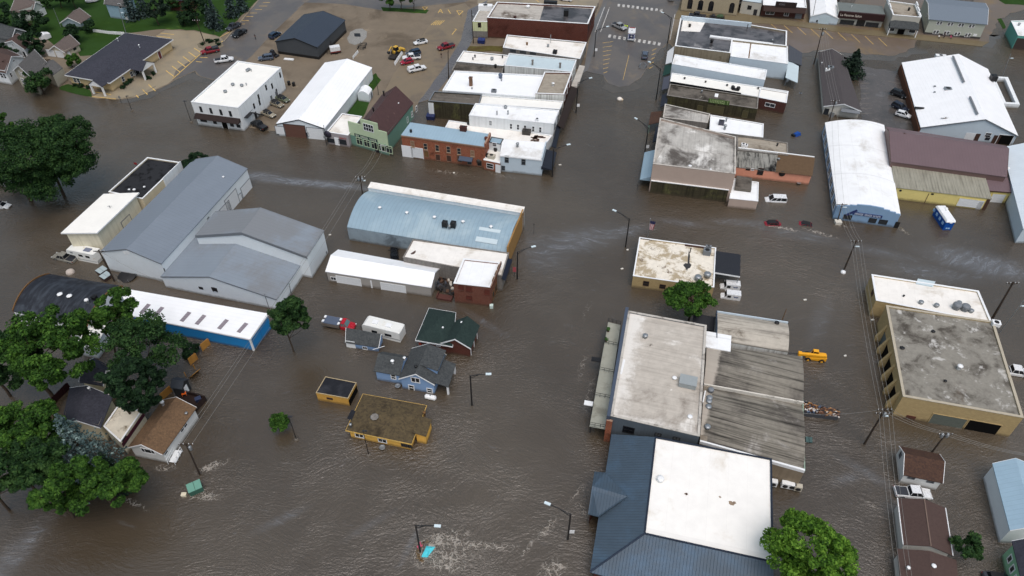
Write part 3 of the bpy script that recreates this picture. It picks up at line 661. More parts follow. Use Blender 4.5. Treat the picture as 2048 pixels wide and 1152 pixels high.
    def frame(s,k,u,z,w,h,name,fm,pm,bar=0.10,dep=0.07,pane='pane',bars=(),sill=False):
        """frame with a pane set back in it; centre u along the wall and z up"""
        a,c=Vector(s.wc[k]),Vector(s.wc[(k+1)%len(s.wc)]);d=(c-a).normalized();nr=Vector((d.y,-d.x))
        def P(du,dz,dn):q=a+d*(u+du)+nr*dn;return Vector((q.x,q.y,z+dz))
        D=Vector((d.x,d.y,0));Nn=Vector((nr.x,nr.y,0));Z=Vector((0,0,1));b=MB()
        for (cu,cz,hu,hz)in ((0,h/2-bar/2,w/2,bar/2),(0,-h/2+bar/2,w/2,bar/2),(-w/2+bar/2,0,bar/2,h/2-bar),(w/2-bar/2,0,bar/2,h/2-bar)):
            b.obox(P(cu,cz,dep/2-.01),D*hu,Nn*(dep/2+.01),Z*hz)
        for (kind,f)in bars:
            if kind=='v':b.obox(P((f-.5)*w,0,dep/2-.015),D*bar*.35,Nn*(dep/2),Z*(h/2-bar))
            else:b.obox(P(0,(f-.5)*h,dep/2-.015),D*(w/2-bar),Nn*(dep/2),Z*bar*.35)
        if sill:b.obox(P(0,-h/2-.05,dep),D*(w/2+.08),Nn*(dep+.02),Z*.05)
        f=b.build(name,fm,s.root)
        MB().obox(P(0,0,.005),D*(w/2-bar),Nn*.012,Z*(h/2-bar)).build(pane,pm,f)
        return f
    def win(s,k,px,py,w=1.0,h=1.4,fm=None,pm=None,bars=(('h',.5),),name='window',sill=False,bar=0.10):
        d,nr,u,z,a=s.hit(k,px,py);return s.frame(k,u,z,w,h,name,fm or TRIMW,pm or GLASS,bar,bars=bars,sill=sill)
    def slabdoor(s,k,px,py,w,h,m,name='door',fm=None,bottom=None,grooves=0):
        d,nr,u,z,a=s.hit(k,px,py)
        if bottom is not None:z=bottom+h/2
        D=Vector((d.x,d.y,0));Nn=Vector((nr.x,nr.y,0));Z=Vector((0,0,1));q=a+d*u;c=Vector((q.x,q.y,z));b=MB()
        n=max(1,grooves)
        for i in range(n):
            zz=-h/2+h*(i+.5)/n;b.obox(c+Z*zz+Nn*.03,D*w/2,Nn*.03,Z*(h/n/2-(0.02 if grooves else 0)))
        o=b.build(name,m,s.root)
        if fm:
            b=MB()
            for sg in (-1,1):b.obox(c+D*sg*(w/2+.07)+Nn*.04,D*.07,Nn*.05,Z*(h/2+.12))
            b.obox(c+Z*(h/2+.06)+Nn*.04,D*(w/2-.001),Nn*.05,Z*.06);b.build('door_frame',fm,o)
        return o
    def awning(s,k,u0,u1,z1,out,drop,m,name='awning',th=0.12,fr=None):
        a,c=Vector(s.wc[k]),Vector(s.wc[(k+1)%len(s.wc)]);d=(c-a).normalized();nr=Vector((d.y,-d.x))
        def P(u,n_,z):q=a+d*u+nr*n_;return Vector((q.x,q.y,z))
        b=MB();b.slab([P(u0,0.03,z1),P(u0,out,z1-drop),P(u1,out,z1-drop),P(u1,0.03,z1)],th)
        for u in (u0,u1):b.add([P(u,.03,z1-th),P(u,out,z1-drop-th),P(u,.03,z1-drop-th)],[(0,1,2)])
        return s.part(name,b,m)
    def wlen(s,k):return (Vector(s.wc[(k+1)%len(s.wc)])-Vector(s.wc[k])).length
    # ---- what is bolted to a roof
    def fan(s,px,py,z=None,r=0.45,h=0.9,m=None,name='roof_fan'):
        p=s.loc(px,py,z if z is not None else s.rz);b=MB()
        b.lathe([(r*.8,-.2),(r*.8,h*.45),(r,h*.5),(r,h*.85),(r*.75,h),(r*.2,h*1.02)],p.x,p.y,12)
        b.v=[(x,y,zz+p.z)for x,y,zz in b.v];return s.part(name,b,m or GALV)
    def vent(s,px,py,z=None,r=0.16,h=0.8,m=None,name='roof_vent'):
        p=s.loc(px,py,z if z is not None else s.rz);b=MB()
        b.lathe([(r,-.2),(r,h*.75),(r*1.6,h*.78),(r*1.3,h),(r*.1,h*1.05)],p.x,p.y,8)
        b.v=[(x,y,zz+p.z)for x,y,zz in b.v];return s.part(name,b,m or GALV)
    def ac(s,px,py,z=None,sx=1.0,sy=1.0,h=1.0,m=None,name='air_conditioner',fan=True):
        p=s.loc(px,py,z if z is not None else s.rz);b=MB()
        b.box(p.x-sx/2,p.y-sy/2,p.z+.06,p.x+sx/2,p.y+sy/2,p.z+h)
        for dx in (-1,1):b.box(p.x+dx*sx*.4-.06,p.y-sy/2+.04,p.z-.2,p.x+dx*sx*.4+.06,p.y+sy/2-.04,p.z+.06)
        b.box(p.x-sx/2-.03,p.y-sy/2-.03,p.z+h,p.x+sx/2+.03,p.y+sy/2+.03,p.z+h+.05)
        o=s.part(name,b,m or ACGREY)
        if fan:
            b=MB();r=min(sx,sy)*.38;b.lathe([(r,p.z+h+.05),(r,p.z+h+.10),(r*.3,p.z+h+.09)],p.x,p.y,14);b.build('fan_grille',BLACK,o)
        return o
    def chimney(s,px,py,z=None,w=0.8,d=0.8,h=1.6,m=None):
        p=s.loc(px,py,z if z is not None else s.rz);b=MB()
        b.box(p.x-w/2,p.y-d/2,p.z-.6,p.x+w/2,p.y+d/2,p.z+h)
        b.box(p.x-w/2-.08,p.y-d/2-.08,p.z+h-.2,p.x+w/2+.08,p.y+d/2+.08,p.z+h-.02)
        o=s.part('chimney',b,m or CHIMBRICK);MB().box(p.x-w/4,p.y-d/4,p.z+h-.05,p.x+w/4,p.y+d/4,p.z+h+.06).build('flue',BLACK,o);return o
    def boxpart(s,name,u0,v0,z0,u1,v1,z1,m):return s.part(name,MB().box(u0,v0,z0,u1,v1,z1),m)
    def sign(s,k,px,py,w,h,bm_,words,tm,size,name='sign',out=0.10):
        d,nr,u,z,a=s.hit(k,px,py);q=a+d*u;Z=Vector((0,0,1));D=Vector((d.x,d.y,0));Nn=Vector((nr.x,nr.y,0))
        if bm_ is not None:o=MB().obox(Vector((q.x,q.y,z))+Nn*out/2,D*w/2,Nn*out/2,Z*h/2).build(name,bm_,s.root)
        else:o=s.root
        if words and words[0]=='#':  # lettering too far off to read: uneven strokes in word groups
            ns=[int(v)for v in words[1:].split(',')];tot=sum(ns)+len(ns)-1;cw=min(w*.9/tot,size*.8);r_=random.Random(tot);x=-tot*cw/2;mb=MB()
            for nn in ns:
                for k in range(nn):
                    for (ox,oz,hw,hh)in r_.choice((((-.22,0,.10,.45),(.12,.3,.22,.12),(.12,-.3,.22,.12)),((-.22,0,.10,.45),(.22,0,.10,.45),(0,0,.2,.1)),((0,0,.11,.45),(0,.35,.32,.1)),((-.2,0,.1,.45),(.15,.05,.1,.3),(0,-.36,.3,.1)))):
                        mb.obox(Vector((q.x,q.y,z))+D*(x+cw*(.5+ox))+Nn*(out+.03)+Z*oz*size,D*hw*cw,Nn*.02,Z*hh*size)
                    x+=cw
                x+=cw
            mb.build('lettering',tm,o)
        elif words:
            t=text_mesh(words,size,'lettering',tm,o);t.location=Vector((q.x,q.y,z))+Nn*(out+.03)
            t.rotation_euler=(R(90),0,math.atan2(d.y,d.x))
            me=t.data;xs=[v.co.x for v in me.vertices];ww=max(xs)-min(xs)
            if ww>w*.94:t.scale=(w*.94/ww,1,1)
        return o
# ================================================================== north-west: clinic and houses
h=3.3
b=Bld('clinic','long low tan clinic with a dark shingle hip roof and white posted porches',[(129,150),(219,166),(346,79),(250,65.5)],h)
b.hip(TANWALL,SH_DARK,2.6,0.7,'y',9.5)
for px,py in ((150,160),(157,161)):b.win(0,px,py,1.1,1.5)
for px,py in ((246,158),(263,148),(268,145)):b.win(1,px,py,1.1,1.6)
b.slabdoor(1,319,109,1.2,2.2,plain('maroon_door',(120,50,52)),bottom=0.1,fm=TRIMW)
b.slabdoor(1,274,146,2.0,2.3,DARK,bottom=0.1,fm=TRIMW)
def porch(b,k,u,wd,out,zt,rise,roofm,name='porch'):
    """gabled porch: roof with two white posts and a pediment"""
    a,c=Vector(b.wc[k]),Vector(b.wc[(k+1)%4]);d=(c-a).normalized();nr=Vector((d.y,-d.x))
    P=lambda du,n_,z:Vector((*(a+d*(u+du)+nr*n_),z))
    m=MB();hw=wd/2
    m.slab([P(-hw,out,zt),P(0,out,zt+rise),P(0,-4.5,zt+rise),P(-hw,-4.5,zt)],.14);m.slab([P(0,out,zt+rise),P(hw,out,zt),P(hw,-4.5,zt),P(0,-4.5,zt+rise)],.14)
    r=m.build(name,roofm,b.root)
    m=MB();m.add([P(-hw+.1,out-.15,zt-.3),P(hw-.1,out-.15,zt-.3),P(hw-.1,out-.15,zt-.15),P(0,out-.15,zt+rise-.2),P(-hw+.1,out-.15,zt-.15)],[(0,1,2,3,4)])
    m.add([P(-hw+.1,out-.3,zt-.3),P(hw-.1,out-.3,zt-.3),P(hw-.1,out-.3,zt-.15),P(0,out-.3,zt+rise-.2),P(-hw+.1,out-.3,zt-.15)],[(4,3,2,1,0)]);m.build('pediment',TRIMW,r)
    for sg in (-1,1):
        q=P(sg*(hw-.5),out-.4,0);MB().obox((q.x,q.y,zt/2-.15),(.22,0,0),(0,.22,0),(0,0,zt/2-.1)).build('porch_post',TRIMW,r)
porch(b,0,b.wlen(0)-2.5,5.0,3.2,3.2,1.7,SH_DARK);porch(b,1,b.wlen(1)*0.40,6.0,5.0,3.2,1.8,SH_DARK)
L=b.wlen(1)
MB().box(0,0,0,1,1,1)
b.vent(236,81,5.2,m=TRIMW);b.vent(279,94,5.0,m=TRIMW)

def house(label,px,h,wallm,roofm,axis='y',apex=None,rise=None,name='house',cat='house',o=0.4,**k):
    x=Bld(name,label,px,h,cat);x.gable(wallm,roofm,axis,apex,rise,o,**k);return x
garw=plain('garage_door_white',(222,226,228),0.5)
b=house('pale blue garden shed with a grey gable roof behind the tan garage',[(119,46),(161,47),(182,33),(146,22)],HB(122,55,46),plain('pale_blue_grey_wall',(158,174,184)),SH_TAUPE,rise=2.0,name='garage',cat='garage')
b=house('cream double garage with two white doors and a taupe roof left of the clinic',[(96,101),(130,105.5),(160,88),(129,73)],HB(132,119,105.5),mat('cream_siding',(196,188,168),0.7),SH_TAUPE,rise=2.0,name='garage',cat='garage')
for px in (104,121):b.slabdoor(0,px,111,2.9,2.3,garw,'garage_door',bottom=0.1,grooves=4)
b.win(1,149,97,1.2,1.0,DARK)
b.slabdoor(1,138,108,1.0,2.1,garw,bottom=0.1)
b=house('white gabled house with a brown roof at the left edge standing in the flood',[(-30,138),(12,146),(50,114),(2,92)],4.2,WALLW,SH_COCOA,'x',rise=2.8)
b.win(0,4,151,1.3,1.6);b.win(0,9,152,1.2,1.6)
b.win(1,22,150,1.0,1.4)
c=MB();p=b.loc(15,122,5.6);c.prism([(p.x-.9,p.y-1.2),(p.x+.9,p.y-1.2),(p.x+.9,p.y+1.2),(p.x-.9,p.y+1.2)],p.z-1.6,p.z-.2);o_=b.part('dormer',c,TRIMW)
MB().slab([(p.x-1.1,p.y-1.4,p.z-.3),(p.x,p.y-1.4,p.z+.8),(p.x,p.y+1.4,p.z+.8),(p.x-1.1,p.y+1.4,p.z-.3)],.1).slab([(p.x,p.y-1.4,p.z+.8),(p.x+1.1,p.y-1.4,p.z-.3),(p.x+1.1,p.y+1.4,p.z-.3),(p.x,p.y+1.4,p.z+.8)],.1).build('dormer_roof',SH_COCOA,o_)
MB().box(p.x-.45,p.y-1.25,p.z-1.2,p.x+.45,p.y-1.19,p.z-.35).build('pane',GLASS,o_)
b=house('white gable ended garage with a brown roof behind the white house',[(9,85),(49,99),(62,84),(20,70)],3.6,WALLW,SH_COCOA,rise=1.8,name='garage',cat='garage')
b.slabdoor(0,46,102,0.9,1.9,DARK,bottom=0.3);b.win(0,26,90,.8,.8)
b=house('beige two storey house with a grey brown roof and a round green tree in front',[(25,141),(66,158),(94,125),(60,108)],5.6,mat('beige_siding',(178,172,156),0.7,siding=0.2),SH_GREY,rise=2.9)
for px,py in ((40,146),(45,148.5)):b.win(0,px,py,.8,1.3)
b.win(0,48,163,2.4,1.9,bars=(('v',.33),('v',.66),('h',.6)))
b2=MB();q=[b.loc(78,136,4.0),b.loc(106,151,4.0),b.loc(126,136,4.0),b.loc(96,122,4.0)]
b2.prism([(p.x,p.y)for p in q],-1.2,4.0);w2_=b.part('side_wing',b2,MATS['beige_siding'])
b2=MB();A_=(q[0]+q[1])/2+Vector((0,0,1.6));B_=(q[2]+q[3])/2+Vector((0,0,1.6));up=Vector((0,0,.05))
b2.slab([q[0]+up,A_+up,B_+up,q[3]+up],.12);b2.slab([A_+up,q[1]+up,q[2]+up,B_+up],.12);b2.build('wing_roof',SH_GREY,w2_)
b=house('grey roofed house with a white garage wing at the top left corner among trees',[(18,27),(66,22),(86,10),(52,-6)],3.4,plain('pale_house_wall',(190,196,192)),SH_TAUPE,'x',rise=2.2)
b.slabdoor(1,80,19,4.2,2.3,garw,'garage_door',bottom=.1,grooves=4)
b=house('pale blue house cut by the top edge of the picture behind spruces',[(208,8),(252,14),(268,-6),(224,-14)],5.0,plain('light_blue_siding',(150,178,194)),SH_GREY,'x',rise=2.5)
b.win(0,240,12,1.2,1.7);b.slabdoor(0,246,15,1,2,TRIMW,bottom=.1)
b=house('brick house with a dark roof at the top edge beyond the spruces',[(330,-2),(372,2),(392,-12),(352,-22)],4.2,BRICKD,SH_DARK,'x',rise=2.2)
b=house('dark roofed house half hidden behind the big tree at the left edge',[(-40,70),(22,80),(52,62),(0,46)],4.0,plain('grey_house_wall',(120,124,126)),SH_CHAR,'x',rise=2.4)
b=house('grey house at the left picture edge behind the large dark trees',[(-60,325),(2,348),(24,318),(-30,296)],5.0,plain('grey_siding_left',(176,180,182)),SH_GREY,'x',rise=2.6)
b.win(1,4,360,1.4,1.6,DARK)

# ------------------------------------------------------------------ sheds and halls on the lot
h=HB(634.5,120,95)
b=Bld('metal_shed','charcoal sheet metal shed with a black base on the gravel lot',[(549.5,83),(634.5,95),(690.7,40),(607,29)],h,'shed')
b.gable(DKWALL,DKMETAL,'y',(587,76),o=0.2,trim=BLACK);b.band(BLACK,-1.2,0.9,0.05,'base_band')
b.slabdoor(1,661,84,.9,2.1,TRIMD,bottom=.2)
h=HB(652,281,257)
b=Bld('metal_hall','long white sheet metal hall with a brown roller door between the lot and the flood',[(551.5,248),(649,257),(744.5,135),(649.5,125)],h,'hall')
b.gable(WALLWM,WMETAL_Y,'y',(604,239),o=0.15,trim=TRIMD,trimw=0.06)
b.slabdoor(0,591,264.5,6.0,3.9,plain('brown_roller_door',(112,78,66),0.6),'roller_door',bottom=.0,grooves=7,fm=TRIMD)
b.slabdoor(0,632,270,4.6,3.5,garw,'garage_door',bottom=0,grooves=5,fm=TRIMG);b.slabdoor(0,561,262,2.6,2.4,garw,'garage_door',bottom=.6,grooves=4,fm=TRIMG)
b.win(0,615,269,.9,1.2,DARK);b.slabdoor(0,648,274,.3,.6,TRIMG,'meter_box')
for k in range(3):b.slabdoor(1,728+k*6,157-k*7,1.8,3.2,TRIMW,'side_door',bottom=.1)
b=Bld('garden_shed','small white shed with a curved roof against the long white hall',[(715,187),(737,190),(744,178),(722,174)],HB(739,205,190),'shed')
b.barrel(WALLWM,WMETAL_Y,1.0,'y',10);b.slabdoor(1,743,190,1.2,1.8,TRIMG,bottom=.1)
h=HB(490,262,216)
b=Bld('white_block','white two storey block with a flat white roof and a brown front awning',[(382,204),(476,216),(562,135),(475,122)],h)
b.flat(WALLW,CREAM,TRIMW,0.25)
for px,py in ((402,218.5),(422,221.5),(442,224.5),(461,227.5)):b.win(0,px,py,.75,1.7,BLACK,bars=(('h',.5),))
u1=b.wlen(0);b.awning(0,0.3,u1-.3,3.9,1.5,.9,DKBROWN)
for px,py in ((404,240),(410,241),(430,244.5),(464,250),(477,252)):b.win(0,px,py,1.1,1.0,BLACK)
b.slabdoor(0,450,250,1.6,2.4,INTERIOR,bottom=.05,fm=TRIMW)
for px,py in ((508,212),(517,194),(532,175),(544,172),(560,150),(519,205),(553,183)):b.win(1,px,py,.7,1.6,BLACK)
b.slabdoor(1,552,184,1.1,2.2,TRIMG,bottom=.1);b.slabdoor(1,542,193,.9,1.2,GALV,'electric_box',bottom=1.2);b.slabdoor(1,512,233,1.0,2.1,TRIMD,bottom=.1)
c=MB()
for k in range(9):
    q=b.st(1,.18+k*.02);c.box(q.x+.05,q.y-.16,3.4-k*.36,q.x+1.1,q.y+.16,3.5-k*.36)
q0,q1=b.st(1,.05),b.st(1,.18);c.box(q0.x+.05,q0.y,3.4,q1.x+1.1,q1.y,3.52);c.tube((q0.x+1.1,q0.y,4.4),(q1.x+1.1,q1.y,4.4),.05);b.part('outside_stair',c,BLACK)
for px,py in ((466,171),(451,185),(484,173),(498,141),(495,143)):b.fan(px,py,r=.5,h=.7,m=GALV)
b.vent(493,171,r=.12);b.vent(503,143,r=.12)

# small shop with signs and the green gabled storefront
b=Bld('small_shop','narrow flat roofed grey shop with a round sign beside the green storefront',[(653,264),(696,271),(724,233),(684,227)],HB(655,288,264))
b.flat(mat('pinkish_grey_wall',(168,162,164),0.7),WHITE2,TRIMW,.2)
b.slabdoor(0,674,283,1.3,2.4,TRIMW,bottom=.1);b.win(0,685,284,2.4,1.5,BLACK);b.win(0,662,281,2.2,1.3,BLACK)
d,nr,u,z,a=b.hit(0,657,274);q=a+d*u+nr*.12
c=MB().lathe([(0.05,0),(1.05,0.02),(1.05,.12),(.05,.14)],0,0,20);o_=c.build('round_sign',plain('dark_sign_face',(58,54,72)),b.root);o_.location=(q.x,q.y,3.2);o_.rotation_euler=(R(90),0,0)
b.sign(0,686,276,3.0,.9,None,"Jean's",plain('red_lettering',(176,60,50)),.9)
h=5.6
b=Bld('gabled_store','green gabled storefront with a stepped false front and a rusty maroon roof',[(712,256),(773,273),(827,206),(763,190)],h,'shop')
b.gable(GREENW2,RUST,'y',rise=4.0,o=0.25,trim=None)
L=b.wlen(0)
poly=[(-2.8,-1.2),(L+.6,-1.2),(L+.6,6.2),(L*.80,6.2),(L*.80,8.0),(L*.60,8.0)]
c=MB();prof=[(-2.2,-1.2),(L+.8,-1.2),(L+.8,7.0),(L*.80,7.0),(L*.80,9.0),(L*.22,9.0),(L*.22,7.2),(-2.2,7.2)]
vs=[(x,-.30,z)for x,z in prof]+[(x,.02,z)for x,z in prof];n=len(prof)
c.add(vs,[tuple(range(n)),tuple(reversed(range(n,2*n)))]+[((i+1)%n,i,n+i,n+(i+1)%n)for i in range(n)]);fa=b.part('false_front',c,GREENW)
prof=[(-2.2,0),(L+.8,0),(L+.8,3.2),(-2.2,3.2)]
c=MB().box(-2.25,-.42,-1.2,L+.85,-.30,3.2);b.part('painted_base',c,GREENW2)
b.wc=[(0,-.42),(L,-.42),b.wc[2],b.wc[3]]
for k in range(5):b.frame(0,0.8+k*2.35,2.0,2.0,2.3,'window',GREENW,GLASS,.14,bars=(('v',.5),('h',.7)))
b.frame(0,L-.6,1.9,1.8,2.0,'window',TRIMW,GLASS,.14);b.slabdoor(0,754,298,1.3,2.6,DARK,bottom=0)
b.wc[0]=(0,-.30);b.wc[1]=(L,-.30)
b.frame(0,L*.48,7.0,3.2,2.2,'window',TRIMW,GLASS,.12,bars=(('v',.25),('v',.5),('v',.75),('h',.5)))
b.sign(0,732,275.5,L*.8,.85,DKGREEN,"#3,7,6",plain('pale_lettering',(206,214,196)),.62)
b.wc=[(0,0),(L,0),b.wc[2],b.wc[3]]
for k in range(7):b.frame(1,1.2+k*3.1,2.7,1.0,1.8,'window',TRIMW,GLASS,.16,bars=(('h',.5),))
b.part('base_band',MB().prism([b.wc[1],b.wc[2],(b.wc[2][0]+.06,b.wc[2][1]),(b.wc[1][0]+.06,b.wc[1][1])],-1.2,1.1),plain('grey_plinth',(128,132,130)))
b.vent(768,190,8.6,.2,1.2,BLACK);b.vent(747,223,8.6,.2,1.2,BLACK);b.vent(796,208,7.2,.25,.4,TRIMW)

# ================================================================== block west of the main street, from the far end to the near end
h=7.2
b=Bld('brick_commercial','long two storey dark red brick building with a stained flat roof',[(974,35),(1176,48),(1191,13),(994,4)],6.9)
b.flat(BRICKD,OLDGREY2,TRIMW,.45,.35)
b.part('rubber_patch',MB().box(*b.st(.52,.05)[:],h-.64,*b.st(.97,.90)[:],h-.60),WETDARK)
b.ac(1132,32,sx=1.5,sy=1.5,h=2.0,m=BLACK,fan=False,name='roof_hatch');b.ac(1101,10,sx=4.5,sy=1.6,h=1.3,m=BLACK,fan=False);b.fan(1056,16,r=.7,m=TRIMW);b.chimney(1030,37,w=.8,d=.8,h=.8)
for k in range(6):b.frame(1,1.5+k*3.6,5.0,1.1,1.7,'window',TRIMD,GLASS,.12)
c=Bld('annex','small cream and stone annex with a big white air unit on its roof',[(945,43),(974,44),(990,12),(964,9)],5.6)
c.flat(mat('pale_yellow_green_wall',(206,212,168),0.7,streak=((150,140,100),'z',.3)),OLDGREY2,TRIMW,.15);c.band(WALLGREY,-1.2,2.4,.05,'stone_base');c.win(0,959,50,1.1,1.6,TRIMB,DARK);c.ac(971,20,sx=4.6,sy=2.0,h=1.7,m=TRIMW)
b=Bld('row_shop','low white roofed shop directly below the red brick building',[(1006,95),(1160,118),(1173,85),(1014,70)],3.4)
b.flat(WALLGREY,WHITE2,TRIMW,.25);b.vent(1101,85,h=2.6,r=.08);b.fan(1096,94,r=.4);b.fan(1054,90,r=.35,m=TIMBER);b.ac(1110,107,sx=1.2,sy=1.2,h=1.0,m=BLACK)
for k in range(3):b.win(0,1026+k*20,102+k*2.4,2.2,1.0,TRIMG)
b=Bld('row_shop','low shop with a dirty white roof left of the pale blue roofed shop',[(913,123),(1007,132),(1018,111),(927,102)],4.0)
b.flat(WALLGREY,WHITE2,TRIMW,.2);b.fan(984,120,r=.5);b.fan(950,115,r=.25,m=BLACK);b.fan(946,120,r=.2,m=BLACK);b.fan(1005,116,r=.25,m=BLACK)
b=Bld('row_shop','low lean-to with a blackened crumbling roof behind the large white roof',[(903,141),(1004,147),(1008,132),(914,123)],3.4)
b.flat(WALLGREY,OLDDARK,WALLGREY,.2);b.fan(991,136,r=.4,h=1.2,m=BLACK)
b=Bld('row_shop','pale blue sheet roofed shop in the middle of the west block',[(1009,131),(1144,144),(1153,120),(1018,107)],6.0)
b.flat(WALLSTAIN,PALEBLUE,TRIMW,.2,.2);b.chimney(1065,130,w=.5,d=.5,h=1.6,m=WALLGREY);b.chimney(1120,136,w=.5,d=.5,h=1.6,m=WALLGREY)
b=Bld('white_roofed_store','broad store with a clean white roof and a tall thin chimney in the west block',[(885,181),(1070,194),(1088,151),(909,142)],5.6)
b.flat(WALLW,WMETAL_X,TRIMW,.3,.3);b.chimney(942,171,w=.9,d=.9,h=2.6,m=mat('pale_brown_brick',(128,100,82),.85));b.fan(1001,156,r=.6,h=1.4,m=plain('blue_grey_unit',(92,108,132)));b.vent(1003,162,h=.7);b.ac(988,184,sx=1.4,sy=1.0,h=.7);b.vent(944,178,h=.5)
b=Bld('brick_store','brick store with a tan stained flat roof facing the main street',[(1071,187),(1128,189),(1144,145),(1089,144)],6.4)
b.flat(BRICKD,TANROOF,TRIMW,.35,.3);b.part('painted_wall',MB().prism([b.st(0,-.006),b.st(1,-.006),b.st(1,.004),b.st(0,.004)],2.2,6.2),WALLSTAIN);b.vent(1106,172,h=1.0,m=TRIMW,r=.3)
for k in range(5):b.frame(1,1.6+k*4.0,4.6,1.2,1.8,'window',TRIMW,GLASS,.12)
b=Bld('old_store','old store with a blackened roof and a mossy concrete side wall above the alley',[(857,202),(958,210),(964,189),(868,183)],HB(858,236,202))
b.flat(MOSSWALL,OLDDARK,TRIMG,.25,.25);b.part('end_wall',MB().prism([b.st(-.01,-.012),b.st(.095,-.012),b.st(.095,.0),b.st(-.01,.0)],-1.2,4.9),WALLW)
b=Bld('row_shop','narrow strip of a shop with a cream roof and a stained side wall',[(955,207),(1120,219),(1126,203),(962,191)],5.0)
b.flat(WALLSTAIN,CREAM,TRIMW,.15,.2)
b=Bld('white_store','white two storey store with a row of five small windows facing the low roof',[(938,231),(1107,248),(1118,221),(951,207)],6.4)
b.flat(WALLW,WHITE,TRIMW,.2,.25)
for px in (1022,1036,1050,1066.5,1080.5):b.win(0,px,252.5+(px-1022)*.12,.75,1.7,TRIMW)
b.win(0,981,246,.9,1.6,TRIMW,GALV);b.fan(1011,217,r=.45);b.vent(1016,229,h=1.2);b.vent(994,230,h=1.2);b.ac(1074,242,sx=.8,sy=.8,h=.7,m=TRIMW)
for k in range(3):b.frame(1,2.0+k*4,4.6,1.2,1.8,'window',TRIMD,GLASS,.12)
b=Bld('low_store','low store with a cream roof cluttered with old roofing behind the orange brick building',[(886,264),(1090,290),(1104,271),(898,241)],3.3)
b.flat(WALLW,WHITE2,TRIMW,.15,.2);b.ac(1053,268,sx=2.2,sy=1.4,h=1.2,m=plain('dark_unit',(62,58,54)));b.ac(947,250,sx=2.8,sy=.8,h=.6,m=BLACK,fan=False);b.ac(939,249,sx=1.2,sy=.6,h=.5,m=BLACK,fan=False)
c=MB();r_=random.Random(4);p=b.loc(1075,278,b.rz)
for k in range(16):c.obox((p.x+r_.uniform(-1.6,1.6),p.y+r_.uniform(-1.3,1.3),p.z+.12),(r_.uniform(.2,.7),r_.uniform(-.2,.2),0),(0,r_.uniform(.1,.4),0),(0,0,.08))
b.part('rubble',c,TRIMB)
b=Bld('brick_block','orange brick two storey block with a pale blue sheet roof and a red chimney',[(802,270),(969,293),(979,271),(821,248)],HB(806,313,270))
b.mono(BRICKO,BLUEMETAL2,[b.h,b.h,b.h+.5,b.h+.5],.14,.05)
b.part('coping',MB().prism([b.st(1.0,-.01),b.st(1.02,-.01),b.st(1.02,1.01),b.st(1,1.01)],b.h-.3,b.h+.9),BRICKO)
b.part('cornice',MB().prism([b.st(-.004,-.03),b.st(1.004,-.03),b.st(1.004,-.004),b.st(-.004,-.004)],b.h-.42,b.h-.1),mat('pale_brick_cornice',(158,126,104),.8))
for px,py,t in ((825,288,0),(851,293,1),(874.5,296,1),(897,299,1),(918,302.5,1),(945,307,0)):b.win(0,px,py,1.05,1.9,plain('pale_stone_surround',(170,150,128)),GLASS if t else plain('boarded_window',(150,118,92)),sill=True)
for px,py,m_ in ((853,308,TIMBER),(876,315,TRIMB),(898,317,TRIMB),(919,318,TRIMB),(939,323,GLASS),(959,326,BLACK)):b.win(0,px,py,1.3,1.9,plain('grey_stone_surround',(146,118,98)),m_,bars=())
b.slabdoor(0,815,305,3.0,3.5,TRIMW,'garage_door',bottom=0,grooves=0);b.slabdoor(0,834.5,308,3.2,3.0,garw,'garage_door',bottom=.2,grooves=5,fm=TRIMW)
d,nr,u,z,a=b.hit(0,931,315);b.awning(0,u-1.6,u+2.0,z+.3,1.3,.5,SLATEFAC)
d,nr,u,z,a=b.hit(0,958,324);q=a+d*u+nr*.3;o_=MB().lathe([(0.05,0),(.62,0.02),(.62,.12),(.05,.14)],0,0,16).build('round_sign',plain('ring_sign',(70,66,62)),b.root);o_.location=(q.x,q.y,2.0);o_.rotation_euler=(R(90),0,0)
b.chimney(927,263,b.h+.2,w=1.7,d=1.0,h=1.5,m=BRICKM);b.fan(822,264,b.h+.2,.35,.7,BLACK);b.fan(972,280,b.h+.2,.45,.9,BRICKD)
b=Bld('low_annex','tiny cream flat roofed link between the brick block and the white corner store',[(967,320),(1000,327),(1003,300),(978,296)],2.9)
b.flat(BRICKO,CREAM,TRIMW,.12,.2);b.ac(983,316,sx=1.8,sy=1.2,h=.9,m=ACTAN);b.ac(976,313,sx=1.4,sy=1.1,h=.6,m=BLACK);b.fan(991,302,r=.5,m=BLACK);b.win(0,980,332,1.9,1.6,TRIMW,INTERIOR);b.slabdoor(0,996,333,1.4,2.6,TRIMW,bottom=-.2)
b=Bld('small_annex','little white room with a pale blue roof tucked behind the brick block',[(978,285),(1001,289),(1007,278),(983,274)],5.0)
b.flat(WALLW,BLUEMETAL2,TRIMD,.1,.15);b.win(0,989,289,1.2,1.1,TRIMW)
b=Bld('corner_store','white sided corner store on the main street with a white sloped roof',[(1000,311),(1083.5,320),(1092,286),(1005,280)],HB(1083,352,320))
b.mono(WALLPB,WHITE,[b.h,b.h,b.h+.1,b.h+.1],.15,.1,TRIMW)
for px,py,w_,h_ in ((1013.5,318.5,1.1,2.1),(1047,323,1.1,2.1),(1006.5,336,1.0,1.4)):b.win(0,px,py,w_,h_,TRIMG)
b.win(1,1092,312,1.2,2.2,TRIMD);b.win(1,1086,322,1.0,2.0,TRIMD);b.vent(1035,294,r=.3,h=1.2)
b.part('street_front',MB().prism([b.st(1.0,-.01),b.st(1.02,-.01),b.st(1.02,1.01),b.st(1,1.01)],-1,b.h+.6),WALLPB)
L=b.wlen(1);b.awning(1,-.3,L+.2,3.0,3.0,.7,DKBLUE)
